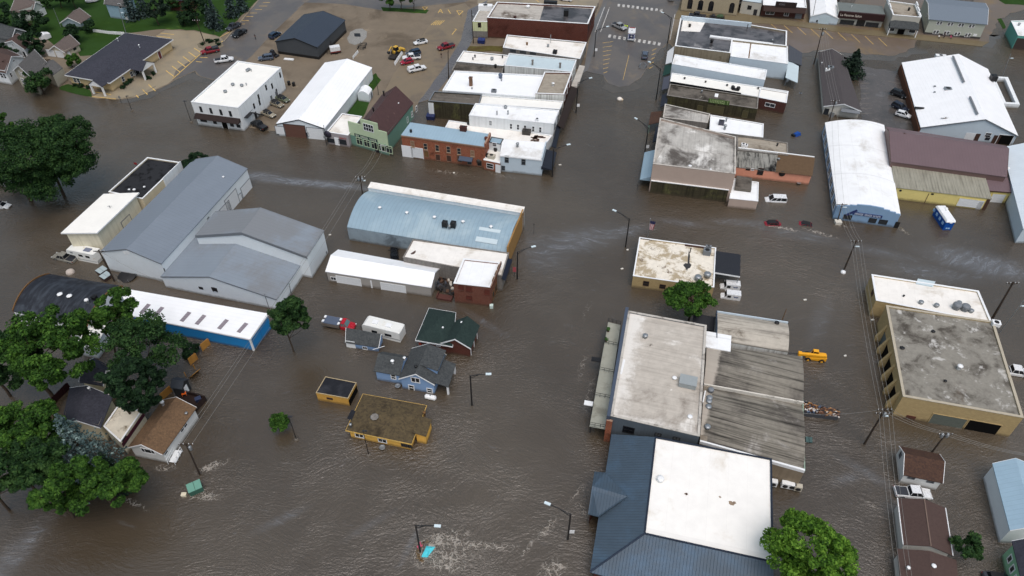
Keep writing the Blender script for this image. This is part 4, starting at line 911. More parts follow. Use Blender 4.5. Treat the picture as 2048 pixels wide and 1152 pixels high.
# street canopies on the west side of the main street
def canopy(name,label,px,hs,m,th=.2,cat='awning',legs=(),legm=None):
    P=[at(x,y,hs[i])for i,(x,y)in enumerate(px)];o=P[0];r=empty(name,(o.x,o.y,0),0,label,cat)
    Q=[p-Vector((o.x,o.y,0))for p in P];MB().slab(Q,th).build('canopy_roof',m,r)
    for i in legs:
        c=(Q[0]+Q[1]+Q[2]+Q[3])/4;q=Q[i].lerp(c,.12);MB().tube((q.x,q.y,-1.2),(q.x,q.y,q.z-th),.13,.13,8).build('post',legm or TRIMG,r)
    return r
canopy('street_canopy','dark brown shingled canopy along the west side of the main street',[(1115,250),(1127,257),(1156,177),(1142,172)],[4.2,2.7,2.7,4.2],mat('brown_black_shingle',(58,50,48),.9,.15,2.0,ribs=('x',.5,.1)),.2)
canopy('street_canopy','weathered grey flat canopy above the brown one on the west kerb',[(1142,172),(1156,173),(1170,132),(1159,130)],[3.6,3.6,3.6,3.6],OLDGREY2,.5)
canopy('street_canopy','black navy awning with a white diamond sign by the white stores',[(1103,292),(1112,296),(1122,250),(1114,248)],[3.6,2.6,2.6,3.6],DKBLUE,.2)
# ================================================================== block east of the main street
b=Bld('corner_block','corner block with a wet black roof behind a white parapet in the east row',[(1350,92),(1462,106),(1575,96),(1361,36)],5.6)
b.c=[b.loc(1350,92,5.6),b.loc(1461,106,5.6),b.loc(1465,80,5.6),b.loc(1573,92,5.6),b.loc(1574,62,5.6),b.loc(1502,50,5.6),b.loc(1361,36,5.6)]
b.wc=[(p.x,p.y)for p in b.c];b.flat(mat('tan_rubble_wall',(152,142,122),.85,.12,1.0,stains=[((92,82,58),.25,.6,.72)],streak=((110,98,76),'z',.5)),WETDARK,TRIMW,.5,.35)
b.part('parapet',MB().prism([b.loc(1362,36,5.6)[:2],b.loc(1502,50,5.6)[:2],b.loc(1502,51.5,5.6)[:2],b.loc(1362,37.5,5.6)[:2]],4.9,6.5),WALLPB)
b.fan(1379,54,r=.45,h=1.0,m=BLACK);b.fan(1423,86,r=.5,h=1.3,m=BLACK);b.vent(1494,58,r=.1,h=1.6,m=TRIMD);b.fan(1544,84,r=.3)
b.part('white_band',MB().prism([b.loc(1420,72,5.2)[:2],b.loc(1545,88,5.2)[:2],b.loc(1544.5,90.5,5.2)[:2],b.loc(1419,75,5.2)[:2]],5.1,5.55),TRIMW)
b.part('old_membrane',MB().prism([b.loc(1366,40,5.1)[:2],b.loc(1362,62,5.1)[:2],b.loc(1400,64,5.1)[:2],b.loc(1410,45,5.1)[:2]],5.08,5.13),WHITE2)
b=Bld('white_roofed_block','white roofed block joined to the corner block with a pale blue side',[(1461,113),(1576,128),(1575,93),(1464,81)],5.2)
b.flat(WALLPB,WHITE,TRIMW,.12,.2);b.part('dark_seam',MB().box(*b.st(.33,.05),b.rz,*b.st(.335,.95),b.rz+.06),TIMBER)
b=Bld('dark_lean_to','dark grey sheet lean-to behind the white roofed block',[(1576,122),(1605,126),(1606,101),(1577,90)],3.4,'lean-to')
b.mono(mat('dark_grey_wall',(70,72,78)),mat('dark_lean_roof',(84,88,96),.55,ribs=('x',.8,.12)),[3.6,2.6,2.6,3.6])
b=Bld('carport','open carport with a pale sheet roof behind the east row',[(1571,155),(1596,163),(1598,131),(1576,122)],3.0,'carport')
b.mono(None,PALEBLUE,[3.0,2.6,2.8,3.2]);
for u,v in ((.06,.06),(.94,.06),(.94,.94),(.06,.94)):
    q=b.st(u,v);b.part('post',MB().box(q.x-.08,q.y-.08,-1.2,q.x+.08,q.y+.08,2.6),TRIMG)
q0,q1=b.st(.15,.3),b.st(.8,.8);b.part('store_room',MB().box(q0.x,q0.y,-1.2,q1.x,q1.y,2.4),WALLW)
b=Bld('row_store','long white store third in the east row, roof running from street to yard',[(1344,128),(1530,160),(1534,140),(1350,109)],4.6)
b.flat(WALLPB,WHITE,TRIMW,.12,.2)
b=Bld('row_store','low cream roofed store with black roof fans, fourth in the east row',[(1340,165),(1572,203),(1577,183),(1344,146)],3.4)
b.flat(WALLW,CREAM,TRIMW,.2,.2);b.part('black_edge',MB().prism([b.st(.0,-.01),b.st(.62,-.01),b.st(.62,.02),b.st(0,.02)],3.1,3.75),BLACK)
for px,py in ((1369,158),(1411,165),(1454,172),(1516,178)):b.vent(px,py,h=.5,r=.22,m=BLACK)
b.fan(1465,178,r=.55,h=1.0,m=BLACK);b.fan(1476,180,r=.55,h=1.0,m=BLACK);b.part('fan_frame',MB().box(*(b.loc(1463,180.5,b.rz)[:]),*(b.loc(1478,180.5,b.rz)+Vector((0,.4,.4)))[:]),BLACK);b.ac(1600,190,-.5,sx=.8,sy=.8,h=.6)
b=Bld('brick_annex','dark red brick annex with a white roof at the yard end of the east row',[(1517,195),(1573,206),(1576,186),(1521,177)],3.6)
b.flat(BRICKM,CREAM,TRIMW,.12,.2);b.win(0,1540,210,2.8,1.2,TRIMW,bars=(('v',.5),))
b=Bld('mossy_store','old store with a dark stained roof and a mossy block side wall',[(1334,191),(1515,218),(1517,195),(1340,168)],3.6)
b.flat(MOSSWALL,OLDDARK,WALLGREY,.25,.25);b.sign(0,1438,203.5,5.8,1.3,GREENSIGN,"#9,1",plain('pale_green_lettering',(168,186,132)),1.1);b.fan(1403,186,r=.3)
b.part('broken_patch',MB().box(*b.st(.52,.55),b.rz,*b.st(.56,.85),b.rz+.05),TRIMW)
for px,py,w_,h_ in ((1400,217,1.6,1.9),(1431,219.5,4.6,2.4),(1490,228.5,1.6,2.2)):b.win(0,px,py,w_,h_,plain('olive_surround',(106,100,74)),mat('boarded_olive',(98,92,66),.9),bars=())
for px in (1555,1560,1565):pass
b=Bld('stained_store','narrow store with a soot stained roof above the big front building',[(1326,235),(1415,246),(1420,228),(1330,208)],5.0)
b.flat(WALLGREY,OLDGREY,OLDCOP,.3,.25)
b=Bld('rear_store','rear store with a clean white flat roof in the east row',[(1419,262),(1526,275),(1527,248),(1421,230)],4.6)
b.flat(WALLGREY,WHITE,TRIMW,.12,.2);b.ac(1442,249,sx=1.4,sy=1.2,h=1.1,m=plain('dark_slate_unit',(82,82,96)));b.vent(1452,243,r=.2,h=1.1);b.vent(1449,259,r=.3,h=1.4)
h=HB(1302.7,384,328)
b=Bld('corner_theatre','large corner building with a stained sagging grey roof and a pinkish rendered side wall',[(1306,328),(1471,348),(1472,274),(1320,236)],h)
b.flat(PINKTAN,OLDGREY,OLDCOP,.45,.3)
b.part('block_base',MB().prism([b.st(.015,-.014),b.st(.965,-.014),b.st(.965,.0),b.st(.015,.0)],-1.2,3.6),MOSSWALL);b.part('base_ledge',MB().prism([b.st(.01,-.018),b.st(.97,-.018),b.st(.97,.0),b.st(.01,.0)],3.6,3.75),TRIMW)
q=[b.st(.02,.03),b.st(.98,.03),b.st(.98,.45),b.st(.12,.45)];z=b.rz
b.part('sagging_roof',MB().add([(q[0].x,q[0].y,z+.35),(q[1].x,q[1].y,z+.08),(q[2].x,q[2].y,z+.30),(q[3].x,q[3].y,z+.32),(b.st(.14,.40).x,b.st(.14,.4).y,z+.05)],[(0,1,4),(1,2,4),(2,3,4),(3,0,4)]),OLDGREY)
L=b.wlen(3);b.awning(3,L*.35,L*.92,3.4,2.6,1.2,BLUEMETAL2)
b.vent(1380,333,r=.3,h=.3,m=TRIMW);b.vent(1421,340,r=.2,h=.3,m=TRIMW)
b=Bld('side_annex','low pink walled annex with an L shaped white roof beside the rendered corner building',[(1459,397),(1516,403),(1517,365),(1466,357)],HB(1457.7,405.5,397)if False else 2.6)
b.flat(PINKTAN,WHITE,TRIMW,.08,.15);b.part('dark_roof',MB().prism([b.st(.12,.42),b.st(.72,.42),b.st(.72,1.05),b.st(.12,1.05)],2.6,3.4),OLDDARK);b.slabdoor(1,1517,393,.5,.9,BLACK,'electric_box',bottom=.6)
b=Bld('rear_workshop','rear workshop with a stained board roof above the orange building',[(1475,300),(1576,311),(1575,286),(1474,270)],4.0)
b.flat(WALLGREY,TANROOF,WALLGREY,.15,.2);b.ac(1486,293,sx=1.0,sy=.8,h=.8,m=TRIMW);b.ac(1491,294,sx=.9,sy=.8,h=.7,m=TRIMW);b.vent(1554,292,r=.2,m=BLACK)
b=Bld('tavern','low salmon orange building with a black streaked roof and a brown shingled end',[(1470,334),(1624,351),(1627,322),(1474,303)],2.9)
b.mono(ORANGEW,mat('black_streaked_roof',(150,150,144),.85,.15,.8,streak=((30,30,28),'y',1.0),stains=[((28,28,28),.2,.5,.65)]),[2.9,2.9,3.9,3.9],.12,.1)
b.part('shingled_end',MB().slab([(*b.st(.53,-.06),2.98),(*b.st(1.01,-.06),2.98),(*b.st(1.01,1.0),4.0),(*b.st(.53,1.0),4.0)],.1),mat('brown_shingled_end',(104,84,64),.9,.2,4.0,speck=((124,102,78),4.0,.4)))
b.part('ridge_flashing',MB().prism([b.st(0,1.0),b.st(1,1.0),b.st(1,1.05),b.st(0,1.05)],3.6,4.15),TRIMW)
b.win(0,1496,338,1.1,.8,TRIMB,DARK);b.win(0,1505,339,.8,.6,TRIMW);b.win(0,1521,343,1.5,2.1,TRIMB,DARK,bars=(('h',.5),));b.vent(1557,319,3.8,.25,.4)
d,nr,u,z,a=b.hit(0,1564,347);q=a+d*u+nr*.06;o_=MB().lathe([(.35,0),(.75,0.02),(.75,.12),(.35,.14)],0,0,18).build('round_sign',BLACK,b.root);o_.location=(q.x,q.y,z);o_.rotation_euler=(R(90),0,0)
# awnings and porches on the east kerb
canopy('street_canopy','white slanted storefront canopy with black stripes at the far end of the east kerb',[(1331,128),(1344,124),(1349,92),(1335,103)],[2.6,4.4,4.4,2.6],TRIMW,.15)
canopy('street_canopy','dark green awning below the white slanted canopy',[(1325,152),(1340,146),(1344,127),(1330,131)],[2.4,3.6,3.6,2.4],DKGREEN,.15)
canopy('street_canopy','dark slate awning near the mossy store on the east kerb',[(1323,180),(1337,176),(1340,151),(1327,155)],[2.5,3.0,3.0,2.5],mat('slate_awning',(84,88,100),.6),.15)
canopy('street_porch','brown shingled porch roof on pale green posts over the east sidewalk',[(1297,249),(1318,244),(1325,222),(1302,224)],[3.0,3.6,3.6,3.0],SH_DKBROWN,.2,'porch',(0,3),plain('pale_green_post',(150,186,168)))
canopy('street_canopy','dark recessed shop canopy left of the sagging roofed corner building',[(1305,284),(1317,280),(1324,250),(1312,254)],[2.8,3.0,3.0,2.8],DKBLUE,.25)
canopy('street_canopy','black flat canopy between the slate awning and the brown porch',[(1320,214),(1334,208),(1337,184),(1324,190)],[2.6,2.8,2.8,2.6],DKBLUE,.25)

# ================================================================== far side of the cross street
h=HB(1478,30,6)
b=Bld('bank','buff brick bank with black arched windows at the top edge',[(1368,-22),(1482,-12),(1488,-40),(1372,-52)],HB(1365,22,-22))
b.flat(BUFFB,WHITE2,TRIMW,.4,.3)
for px,py in ((1380,8),(1401,10.5),(1422,12.5),(1463.5,16)):
    d,nr,u,z,a=b.hit(0,px,py);c=MB();n=10;prof=[(-.85,-1.7),(.85,-1.7),(.85,1.0)]+[(.85*math.cos(math.pi*k/n),1.0+.85*math.sin(math.pi*k/n))for k in range(1,n)]+[(-.85,1.0)]
    vs=[Vector((*(a+d*(u+x)+nr*.05),z+y))for x,y in prof]+[Vector((*(a+d*(u+x)-nr*.05),z+y))for x,y in prof];m_=len(prof)
    o_=c.add(vs,[tuple(range(m_)),tuple(reversed(range(m_,2*m_)))]+[((i+1)%m_,i,m_+i,m_+(i+1)%m_)for i in range(m_)]).build('window',DARK,b.root)
    D=Vector((d.x,d.y,0));MB().obox(Vector((*(a+d*u+nr*.07),z)),D*.04,Vector((nr.x,nr.y,0))*.02,Vector((0,0,1.7))).build('glazing_bar',TRIMD,o_)
b=Bld('grey_shop','grey rendered shop with a small terrace right of the arched bank',[(1484,2),(1524,7),(1530,-22),(1490,-28)],4.4)
b.flat(GREYTAN,PALEBLUE,TRIMG,.2,.25);b.win(0,1499,15,1.4,1.4,TRIMD,DARK);b.slabdoor(0,1512,18,1.2,2.1,TRIMD,bottom=0)
b=Bld('brown_shop','low shop with a white roof, a brown shingled canopy and a white name board',[(1526,10),(1613,16),(1608,-24),(1527,-30)],4.0)
b.flat(BRICKM,WHITE,TRIMW,.25,.25)
L=b.wlen(0);b.awning(0,.3,L-.2,3.8,1.8,1.1,mat('brown_shingle_canopy',(66,52,48),.9,.15,2.0))
b.part('name_gable',MB().box(L*.28,-.3,3.7,L*.76,-.02,5.6),DKBROWN);b.wc[0]=(b.wc[0][0],-.3);b.wc[1]=(b.wc[1][0],b.wc[1][1])
b.sign(0,1571,9,L*.34,1.1,TRIMW,"#8,6",plain('grey_lettering',(120,120,124)),.7);b.wc[0]=(0,0)
for px,py,w_ in ((1540,25,3.0),(1573,28,1.6)):b.win(0,px,py,w_,1.4,TRIMW,bars=(('v',.5),))
b.slabdoor(0,1597,32,2.2,2.3,TRIMG,bottom=.1);b.slabdoor(0,1557,28,1.0,2.2,BRICKM,bottom=.1)
b=Bld('white_shed','pale blue white gabled shed between the brown shop and the salon',[(1621,32),(1678,37),(1672,-14),(1619,-18)],HB(1622,47,33))
b.gable(WALLPB,WHITE,'y',(1653,25),o=.12,trim=TRIMW);b.slabdoor(0,1648,42,3.4,2.8,plain('pale_roller',(188,206,214)),'garage_door',bottom=.1,grooves=4);b.win(0,1634,42,.5,.7,BLACK,bars=())
b=Bld('salon','hair salon with a deep dark brown fascia lettered in script across the front',[(1679,22),(1771,30),(1766,8),(1676,0)],4.6,'salon')
b.mono(plain('pale_shopfront',(186,186,178)),mat('grey_green_roof',(120,128,126),.8,.12,.6),[4.5,4.5,3.9,3.9],.12,.1)
L=b.wlen(0);b.part('fascia',MB().box(-.1,-.9,2.6,L+.1,-.02,4.75),mat('dark_brown_fascia',(62,40,40),.7,.1,1.0,ribs=('x',.3,.2)));w0_=b.wc[:];b.wc[0]=(0,-.9);b.wc[1]=(L,-.9)
b.sign(0,1702,31,L*.5,1.3,None,"La Femme Salon",plain('cream_script',(214,206,196)),1.15);b.wc=w0_
for px,py,w_ in ((1694,44.5,4.6),(1744,49.5,4.2)):b.win(0,px,py,w_,1.5,TRIMD,bars=(('v',.25),('v',.5),('v',.75)))
b.slabdoor(0,1720,50,2.4,2.2,DARK,bottom=.05,fm=TRIMD);b.fan(1703,14,4.2,.15,.5,TRIMW)
h=HB(1776,66,30)
b=Bld('parapet_office','grey tan office with stepped white parapets and a dark hipped entrance canopy',[(1786,30),(1842,35),(1831,9),(1773,1)],h)
b.flat(GREYTAN,TANROOF,TRIMW,.6,.35);L=b.wlen(0);D_=b.wlen(1)
for k in range(3):
    for u in (0,1):q0,q1=b.st(u,k/3+.05),b.st(u,(k+1)/3);b.part('parapet_step',MB().box(q0.x-.2,q0.y,b.h+.05,q0.x+.2,q1.y,b.h+.35+.35*k),TRIMW)
b.part('canopy',MB().add([(-.2,0,4.2),(L+.2,0,4.2),(L+.2,-2.0,2.9),(-.2,-2.0,2.9),(L*.85,0,4.6),(L*.15,0,4.6),(L+.2,-2.0,2.6),(-.2,-2.0,2.6),(L+.2,0,2.6),(-.2,0,2.6)],[(3,2,4,5),(2,1,4),(0,3,5),(3,7,6,2),(7,9,8,6),(2,6,8,1),(3,0,9,7)]),SH_CHAR)
b.sign(0,1813,47,L*.5,.7,plain('grey_sign',(120,116,120)),"#5,9",TRIMW,.5)
for u in (.12,.88):b.frame(0,L*u,1.5,2.2,1.5,'window',TRIMW,GLASS,.12)
b.slabdoor(0,1803,60,1.9,2.4,INTERIOR,bottom=0,fm=TRIMD)
for u in (0.0,1.0):b.part('canopy_post',MB().box(L*u-.12,-1.9,-.5,L*u+.12,-1.66,2.9),TRIMW)
b.fan(1817,21,r=.4,h=1.0,m=BLACK)
h=HB(1956,79.5,49)
b=Bld('apartments','two storey sage grey apartment house with a slate roof and paired windows',[(1858,38.5),(1975,49),(1971,6),(1848,-6)],h,'apartment house')
b.gable(SAGEWALL,mat('slate_blue_shingle',(122,134,146),.85,.08,3.0),'x',rise=1.6,o=.35)
for px,py in ((1879,46),(1901,48),(1922.5,50),(1943.5,52)):
    for dx in (-2.6,2.6):b.win(0,px+dx,py,1.0,1.2,TRIMW,DARK)
for px,py in ((1872,64),(1893,66),(1914.5,68),(1935.5,70)):
    for dx in (-2.6,2.6):b.win(0,px+dx,py,1.0,1.3,TRIMW,DARK)
b.win(3,1853,30,.8,1.2);b.band(plain('dark_plinth',(72,70,70)),-1.2,.7,.05,'plinth');b.slabdoor(0,1950,70,1.1,.8,TRIMW,'notice_board')
b=Bld('teal_building','teal walled building with a white flat roof at the right picture edge',[(2036,71),(2110,78),(2090,40),(2022,42)],HB(2028,88,71)if False else 4.6)
b.flat(TEAL,WHITE,TRIMW,.15,.25);b.part('dark_front',MB().prism([b.st(.02,-.01),b.st(.98,-.01),b.st(.98,0),b.st(.02,0)],-1,3.8),plain('dark_front_wall',(70,58,54)));b.fan(2037,51,r=.4)
for i,(lab,x0,x1,m_)in enumerate((('low flat roofed building behind the salon at the top edge',1682,1712,OLDDARK),('pale roofed building behind the apartment house at the top edge',1905,1950,WHITE2))):
    b=Bld('rear_building',lab,[(x0,-6),(x1,-4),(x1-3,-18),(x0-2,-20)],3.6);b.flat(WALLGREY,m_,TRIMW,.2,.25)

# ================================================================== east side: houses, halls, lot
b=Bld('long_house','long low house with a dark taupe gable roof and an evergreen at its corner',[(1647,212.5),(1723.5,222.5),(1686,110),(1637,103)],HB(1645,230,212.5),'house')
b.gable(plain('off_white_siding',(202,200,190)),SH_SLATEGREY,'y',(1680,208),o=.4,trim=TRIMW)
b.win(0,1652.5,223,1.3,1.9,BLACK);b.awning(0,4.4,9.4,3.0,1.5,.5,TRIMG);b.ac(1660,140,3.4,1.6,1.2,1.1,GALV);b.ac(1654,143,3.2,1.2,.8,.9,TRIMW);b.fan(1678,182,3.4,.3,.5,TRIMW);b.fan(1680,193,3.4,.3,.5,TRIMW);b.vent(1643,128,3.0,.15,.6,TRIMW);b.win(0,1669,237.5,.3,2.4,TRIMB,DARK,bars=())
b.part('meter_wall',MB().box(2.2,-.5,-.5,3.4,-.05,1.4),GALV)
h=HB(1958.5,283,239)if False else 6.0
b=Bld('white_hall','very large hall with a white gable roof and pale blue front',[(1841.5,255),(2037,272),(1976,138),(1803.5,125)],3.0,'hall')
b.gable(WALLPB,WMETAL_Y,'y',(1958.5,238.5),o=.25,trim=TRIMG,trimw=.1,rs=.60)
b.part('brown_wainscot',MB().prism([b.st(0,0),b.st(0,1),b.st(-.02,1),b.st(-.02,0)],-1,2.4),mat('rust_brown_boards',(112,76,58),.8,.15,1.0,ribs=('y',.4,.2)))
for px,py in ((1953,276),(1990,278),(1993,281)):b.slabdoor(0,px,py,1.2,3.0,TRIMB,'pier',bottom=-.5)
b.slabdoor(0,2007,283,3.6,2.8,INTERIOR,bottom=0,fm=TRIMW);b.slabdoor(0,1940,273,2.6,2.6,garw,'garage_door',bottom=0,grooves=4);b.win(0,1976,270,1.6,1.4,TRIMW);b.win(0,1975,277,1.2,1.0,BLACK)
b.ac(1870,259,2.2,2.6,1.0,.9,GALV);b.ac(1878,258,2.0,.8,.8,1.1,GALV)
for px,py,k in ((1901,144,1),(1894,182,1.3),(1904,181,1),(1913,153,.5),(1902,158,.4),(1893,159,.4),(1869,174,.4),(1869,185,.3),(1943,225,.4),(1932,211,.3)):b.ac(px,py,4.6+(px-1870)*.01,1.4*k,1.2*k,.7*k,GALV,'roof_unit')
b.ac(1880,116,4.2,3.0,1.4,.9,TRIMW,'roof_unit');b.ac(1838,218,3.3,2.4,.4,.5,BLACK,fan=False);b.ac(1985,160,3.4,1.6,2.0,1.4,BLACK)
for (x0,y0,x1,y1)in ((1906,112,1928,164),(1940,193,1955,228)):
    zr=3.0+b.rise;p,q=b.loc(x0,y0,zr),b.loc(x1,y1,zr);xr=b.slopes[0][1].lerp(b.slopes[0][2],.5);d=(q-p).normalized();p.z=q.z=zr-.1
    nn=Vector((-d.y,d.x,0))*.25;b.part('ridge_vent',MB().add([p+nn,p-nn,q-nn,q+nn,p+nn+Vector((0,0,.2)),p-nn+Vector((0,0,.2)),q-nn+Vector((0,0,.2)),q+nn+Vector((0,0,.2))],[(4,5,6,7),(0,1,5,4),(1,2,6,5),(2,3,7,6),(3,0,4,7)]),TRIMG)
# low white wall round a yard
P=[at(*q,1.2)for q in ((2006,207),(2040,209),(2016,154),(1981,152))];o=P[0];r=empty('yard_wall',(o.x,o.y,0),0,'low white rendered wall enclosing a flooded yard right of the white hall','wall')
Q=[(p-Vector((o.x,o.y,0))).xy for p in P];I_=inset([tuple(q)for q in Q],1.0)
c=MB();n=4;vs=[(*q,1.2)for q in Q]+[(*q,1.2)for q in I_]+[(*q,-1.2)for q in Q]+[(*q,-1.2)for q in I_]
c.add(vs,[f for k in range(4)for j in [(k+1)%4]for f in ((k,j,n+j,n+k),(k,2*n+k,2*n+j,j),(n+j,3*n+j,3*n+k,n+k))]);c.build('wall',WALLW,r)
h=HB(1668.5,437,413)
b=Bld('equipment_store','steel blue storefront with a big white curved roof and windows along its left side',[(1673.5,412),(1801.5,430),(1768.5,250),(1650,245)],h)
b.barrel(WALLBLUE,WHITE,1.3,'y',16,o=.1,th=.2)
L=b.wlen(0);c=MB()
st_=[(0,0.1),(.10,.1),(.10,.45),(.2,.45),(.2,.8),(.3,.8),(.3,1.15),(.5,1.35),(.72,1.15),(.72,.8),(.82,.8),(.82,.45),(.92,.45),(.92,.1),(1,.1)]
prof=[(0,-1.2),(L,-1.2)]+[(x*L,h+z_+.25)for x,z_ in st_[::-1]]
vs=[(x,-.35,z_)for x,z_ in prof]+[(x,-.02,z_)for x,z_ in prof];n=len(prof)
c.add(vs,[tuple(range(n)),tuple(reversed(range(n,2*n)))]+[((i+1)%n,i,n+i,n+(i+1)%n)for i in range(n)]);b.part('stepped_front',c,WALLBLUE)
w0_=b.wc[:];b.wc[0]=(0,-.35);b.wc[1]=(L,-.35)
b.sign(0,1735,430,L*.46,.8,plain('navy_board',(44,64,124)),"#8,7,7",plain('pale_board_lettering',(206,216,230)),.6)
q=MB();q.obox((3.6,-.45,2.6),(1.0,0,.9),(0,.05,0),(-.18,0,.2));b.part('leaning_board',q,plain('navy_board2',(44,62,120)))
for px,w_ in ((1695,1.9),(1745,1.7),(1766,1.9)):b.win(0,px,434+(px-1695)*.14,w_,1.3,BLACK)
b.slabdoor(0,1795,447,1.0,2.0,BLACK,bottom=-.2);b.wc=w0_
L3=b.wlen(3)
for k in range(8):b.frame(3,3+k*(L3-6)/7,2.0,2.8,2.6,'window',TRIMW,GLASS,.18,bars=(('v',.5),))
b=Bld('mauve_hall','mauve brown metal roofed hall stretching right from the white curved roof',[(1782,323),(2014,354),(2011,291),(1771,253)],5.4,'hall')
b.gable(plain('mauve_wall',(120,96,92)),MAUVE,'x',rise=1.6,o=.2,trim=TRIMB,rs=.72)
b.fan(2015,339,4.0,.4,.6,TRIMW);b.vent(1808,270,6.5,.2,.5,TRIMB)
h=HB(1795,397,374)
b=Bld('yellow_annex','pale yellow walled annex under a tan ribbed sheet roof with a white garage door',[(1788.5,374.5),(1984,398),(1964,347),(1781,325)],h,'annex')
b.mono(PALEYEL,TANMETAL,[h,h,h+.9,h+.9],.12,.15)
b.slabdoor(0,1941,406,5.6,2.3,garw,'garage_door',bottom=.3,grooves=4,fm=PALEYEL);b.slabdoor(0,1854,395,.12,3.4,TRIMB,'downpipe',bottom=-.6);b.slabdoor(0,1959,411,1.0,2.2,WALLW,'end_panel',bottom=0)
b.part('corner_pier',MB().prism([b.st(.965,-.015),b.st(1.0,-.015),b.st(1,.4),b.st(.965,.4)],-1.2,h-.3),TRIMB);b.win(0,1801,381,.5,.5,BLACK,bars=());b.win(0,1865,388,.6,.4,BLACK,bars=())
h=3.4
b=Bld('mauve_porch','small mauve gabled bay with a white garage door at the end of the yellow annex',[(1975,381),(2027,385),(2008,350),(1962,344)],h,'annex')
b.mono(PALEYEL,MAUVE,[h,h,h+.8,h+.8],.25,.2,TRIMB);b.slabdoor(0,1994,398,3.0,2.5,garw,'garage_door',bottom=0,grooves=4,fm=PALEYEL);b.slabdoor(0,2019,400,1.4,2.8,TRIMB,'pier',bottom=-.6)
b=Bld('pale_blue_hall','pale blue sheet roofed hall cut by the right picture edge',[(2050,452),(2150,452),(2110,285),(2007,289)],5.2,'hall')
b.mono(WALLPB,mat('pale_blue_white_roof',(202,214,222),.5,.04,.4,ribs=('y',.9,.05)),[4.4,7,7,4.4],.15,.15)
# ================================================================== near blocks, left of the main street
h=HB(320,555,527.5)
b=Bld('long_warehouse','long white walled warehouse with a mid grey gable roof and garage doors',[(200,503),(322.5,527.5),(495,337),None],5.6,'warehouse')
b.gable(WALLWM,GREYMETAL,'y',(250,498),o=.12,trim=TRIMG,trimw=.05);L=b.wlen(1)
for px,py,w_,h_ in ((444,401,4.2,3.6),(461,393,5.0,4.4),(478,388,1.1,2.2),(491,370,4.4,3.2)):b.slabdoor(1,px,py,w_,h_,garw,'garage_door' if w_>2 else 'door',bottom=-.4,grooves=5 if w_>2 else 0,fm=TRIMG)
b.slabdoor(1,326,534,.25,2.6,BLACK,'downpipe',bottom=1.5);b.vent(447,355,6.4,.2,.3,TRIMW);b.slabdoor(1,416,436,.8,.4,GALV,'sign_plate')
for px in (250,256):b.slabdoor(0,px,505.5,.7,.9,TRIMW,'gable_vent')
h=HB(327,576,553)
b=Bld('wide_warehouse','wide two level warehouse with a shallow light grey roof beside the long warehouse',[(321,553),(553,599),(614.5,511.5),(392,470)],HB(542,621,599),'warehouse')
b.gable(WALLWM,GREYMETAL2,'y',(427.5,553.5),o=.12,trim=TRIMG,trimw=.05,rs=.46)
b.slabdoor(0,402,576,1.0,.7,BLACK,'air_conditioner');b.ac(432,580,2.0,1.2,.9,.9,BLACK);b.slabdoor(0,534,603,.12,4.6,TRIMG,'downpipe',bottom=-.5)
c=Bld('rear_hall','taller rear section of the wide warehouse with a light grey roof and a dark eave',[(390,471),(614,513),(648,461),(430,423)],6.4,'warehouse')
c.gable(WALLWM,GREYMETAL2,'y',(495,465),o=.12,trim=TRIMG,trimw=.5,rs=.46);c.slabdoor(1,649,489,.4,.6,TRIMG,'meter_box',bottom=.4)
h=HB(205,488,464)
b=Bld('cream_hall','tall cream building with a clean cream flat roof left of the long warehouse',[(122,466),(193,464),(277,384),(207,388)],7.0)
b.c=[b.loc(122,466,7.0),b.loc(193,464,7.0),b.loc(277.5,384,7.0),b.loc(207,388,7.0)]
b.mono(CREAM_W,CREAM,[7.0,6.8,6.8,7.0],.2,.5,TRIMW);L=b.wlen(1);b.slabdoor(1,250,437,3.0,2.6,CREAM_W,'garage_door',bottom=1.2,fm=TRIMG,grooves=4)
b.part('electric_mast',MB().tube((b.wc[1][0]+.3,L*.62,1),(b.wc[1][0]+.3,L*.62,7.6),.06).tube((b.wc[1][0]-.2,L*.62,7.4),(b.wc[1][0]+.8,L*.62,7.4),.05),TRIMG)
b=Bld('gravel_roof_block','block with a black gravelled flat roof between the cream building and the flooded street',[(217,384),(285,398),(361,325),(295,315)],5.4)
b.flat(mat('beige_block',(206,194,166),.8,.08,.8),GRAVELROOF,TRIMW,.25,.25);q=[b.st(1,.55),b.st(1,1.0)];L=b.wlen(1)
b.part('white_end',MB().prism([b.st(1.0,.52),b.st(1.02,.52),b.st(1.02,1.0),b.st(1.0,1.0)],-1,5.8),WALLW)
b.part('pink_awning',MB().prism([b.st(-.09,.0),b.st(0,.0),b.st(0,.85),b.st(-.09,.85)],3.0,3.3),plain('faded_pink',(176,118,130)));b.vent(269,381,r=.25,h=.4,m=TRIMW);b.vent(259,381,r=.2,h=.4,m=TRIMW);b.vent(289,375,r=.2,h=.3,m=TRIMW)
# pale blue arched roof hall
h=HB(698,480,454)
b=Bld('arched_hall','long hall with a pale blue arched sheet roof behind a white parapet',[(694,454),(1013,507),(1042,436),(738,386)],h,'hall')
b.barrel(mat('galvanised_wall',(150,166,176),.5,.14,.5,stains=[((112,124,132),.2,.5,.65)],ribs=('x',.5,.1)),BLUEMETAL,2.0,'x',16,lean=.6);L=b.wlen(0);D_=b.wlen(1)
b.part('white_parapet',MB().prism([b.st(0,1.0),b.st(1.01,1.0),b.st(1.01,1.12),b.st(0,1.12)],-1.2,h+1.7),WALLW)
b.part('parapet_cap',MB().slab([(*b.st(0,.98),h+1.75),(*b.st(1.012,.98),h+1.75),(*b.st(1.012,1.14),h+2.0),(*b.st(0,1.14),h+2.0)],.1),WHITE2)
b.part('street_front',MB().prism([b.st(1.001,.0),b.st(1.010,.02),b.st(1.010,1.1),b.st(1.001,1.1)],-1.2,h+1.9),mat('tan_metal_front',(170,132,80),.6,.1,.8,ribs=('y',.6,.3)))
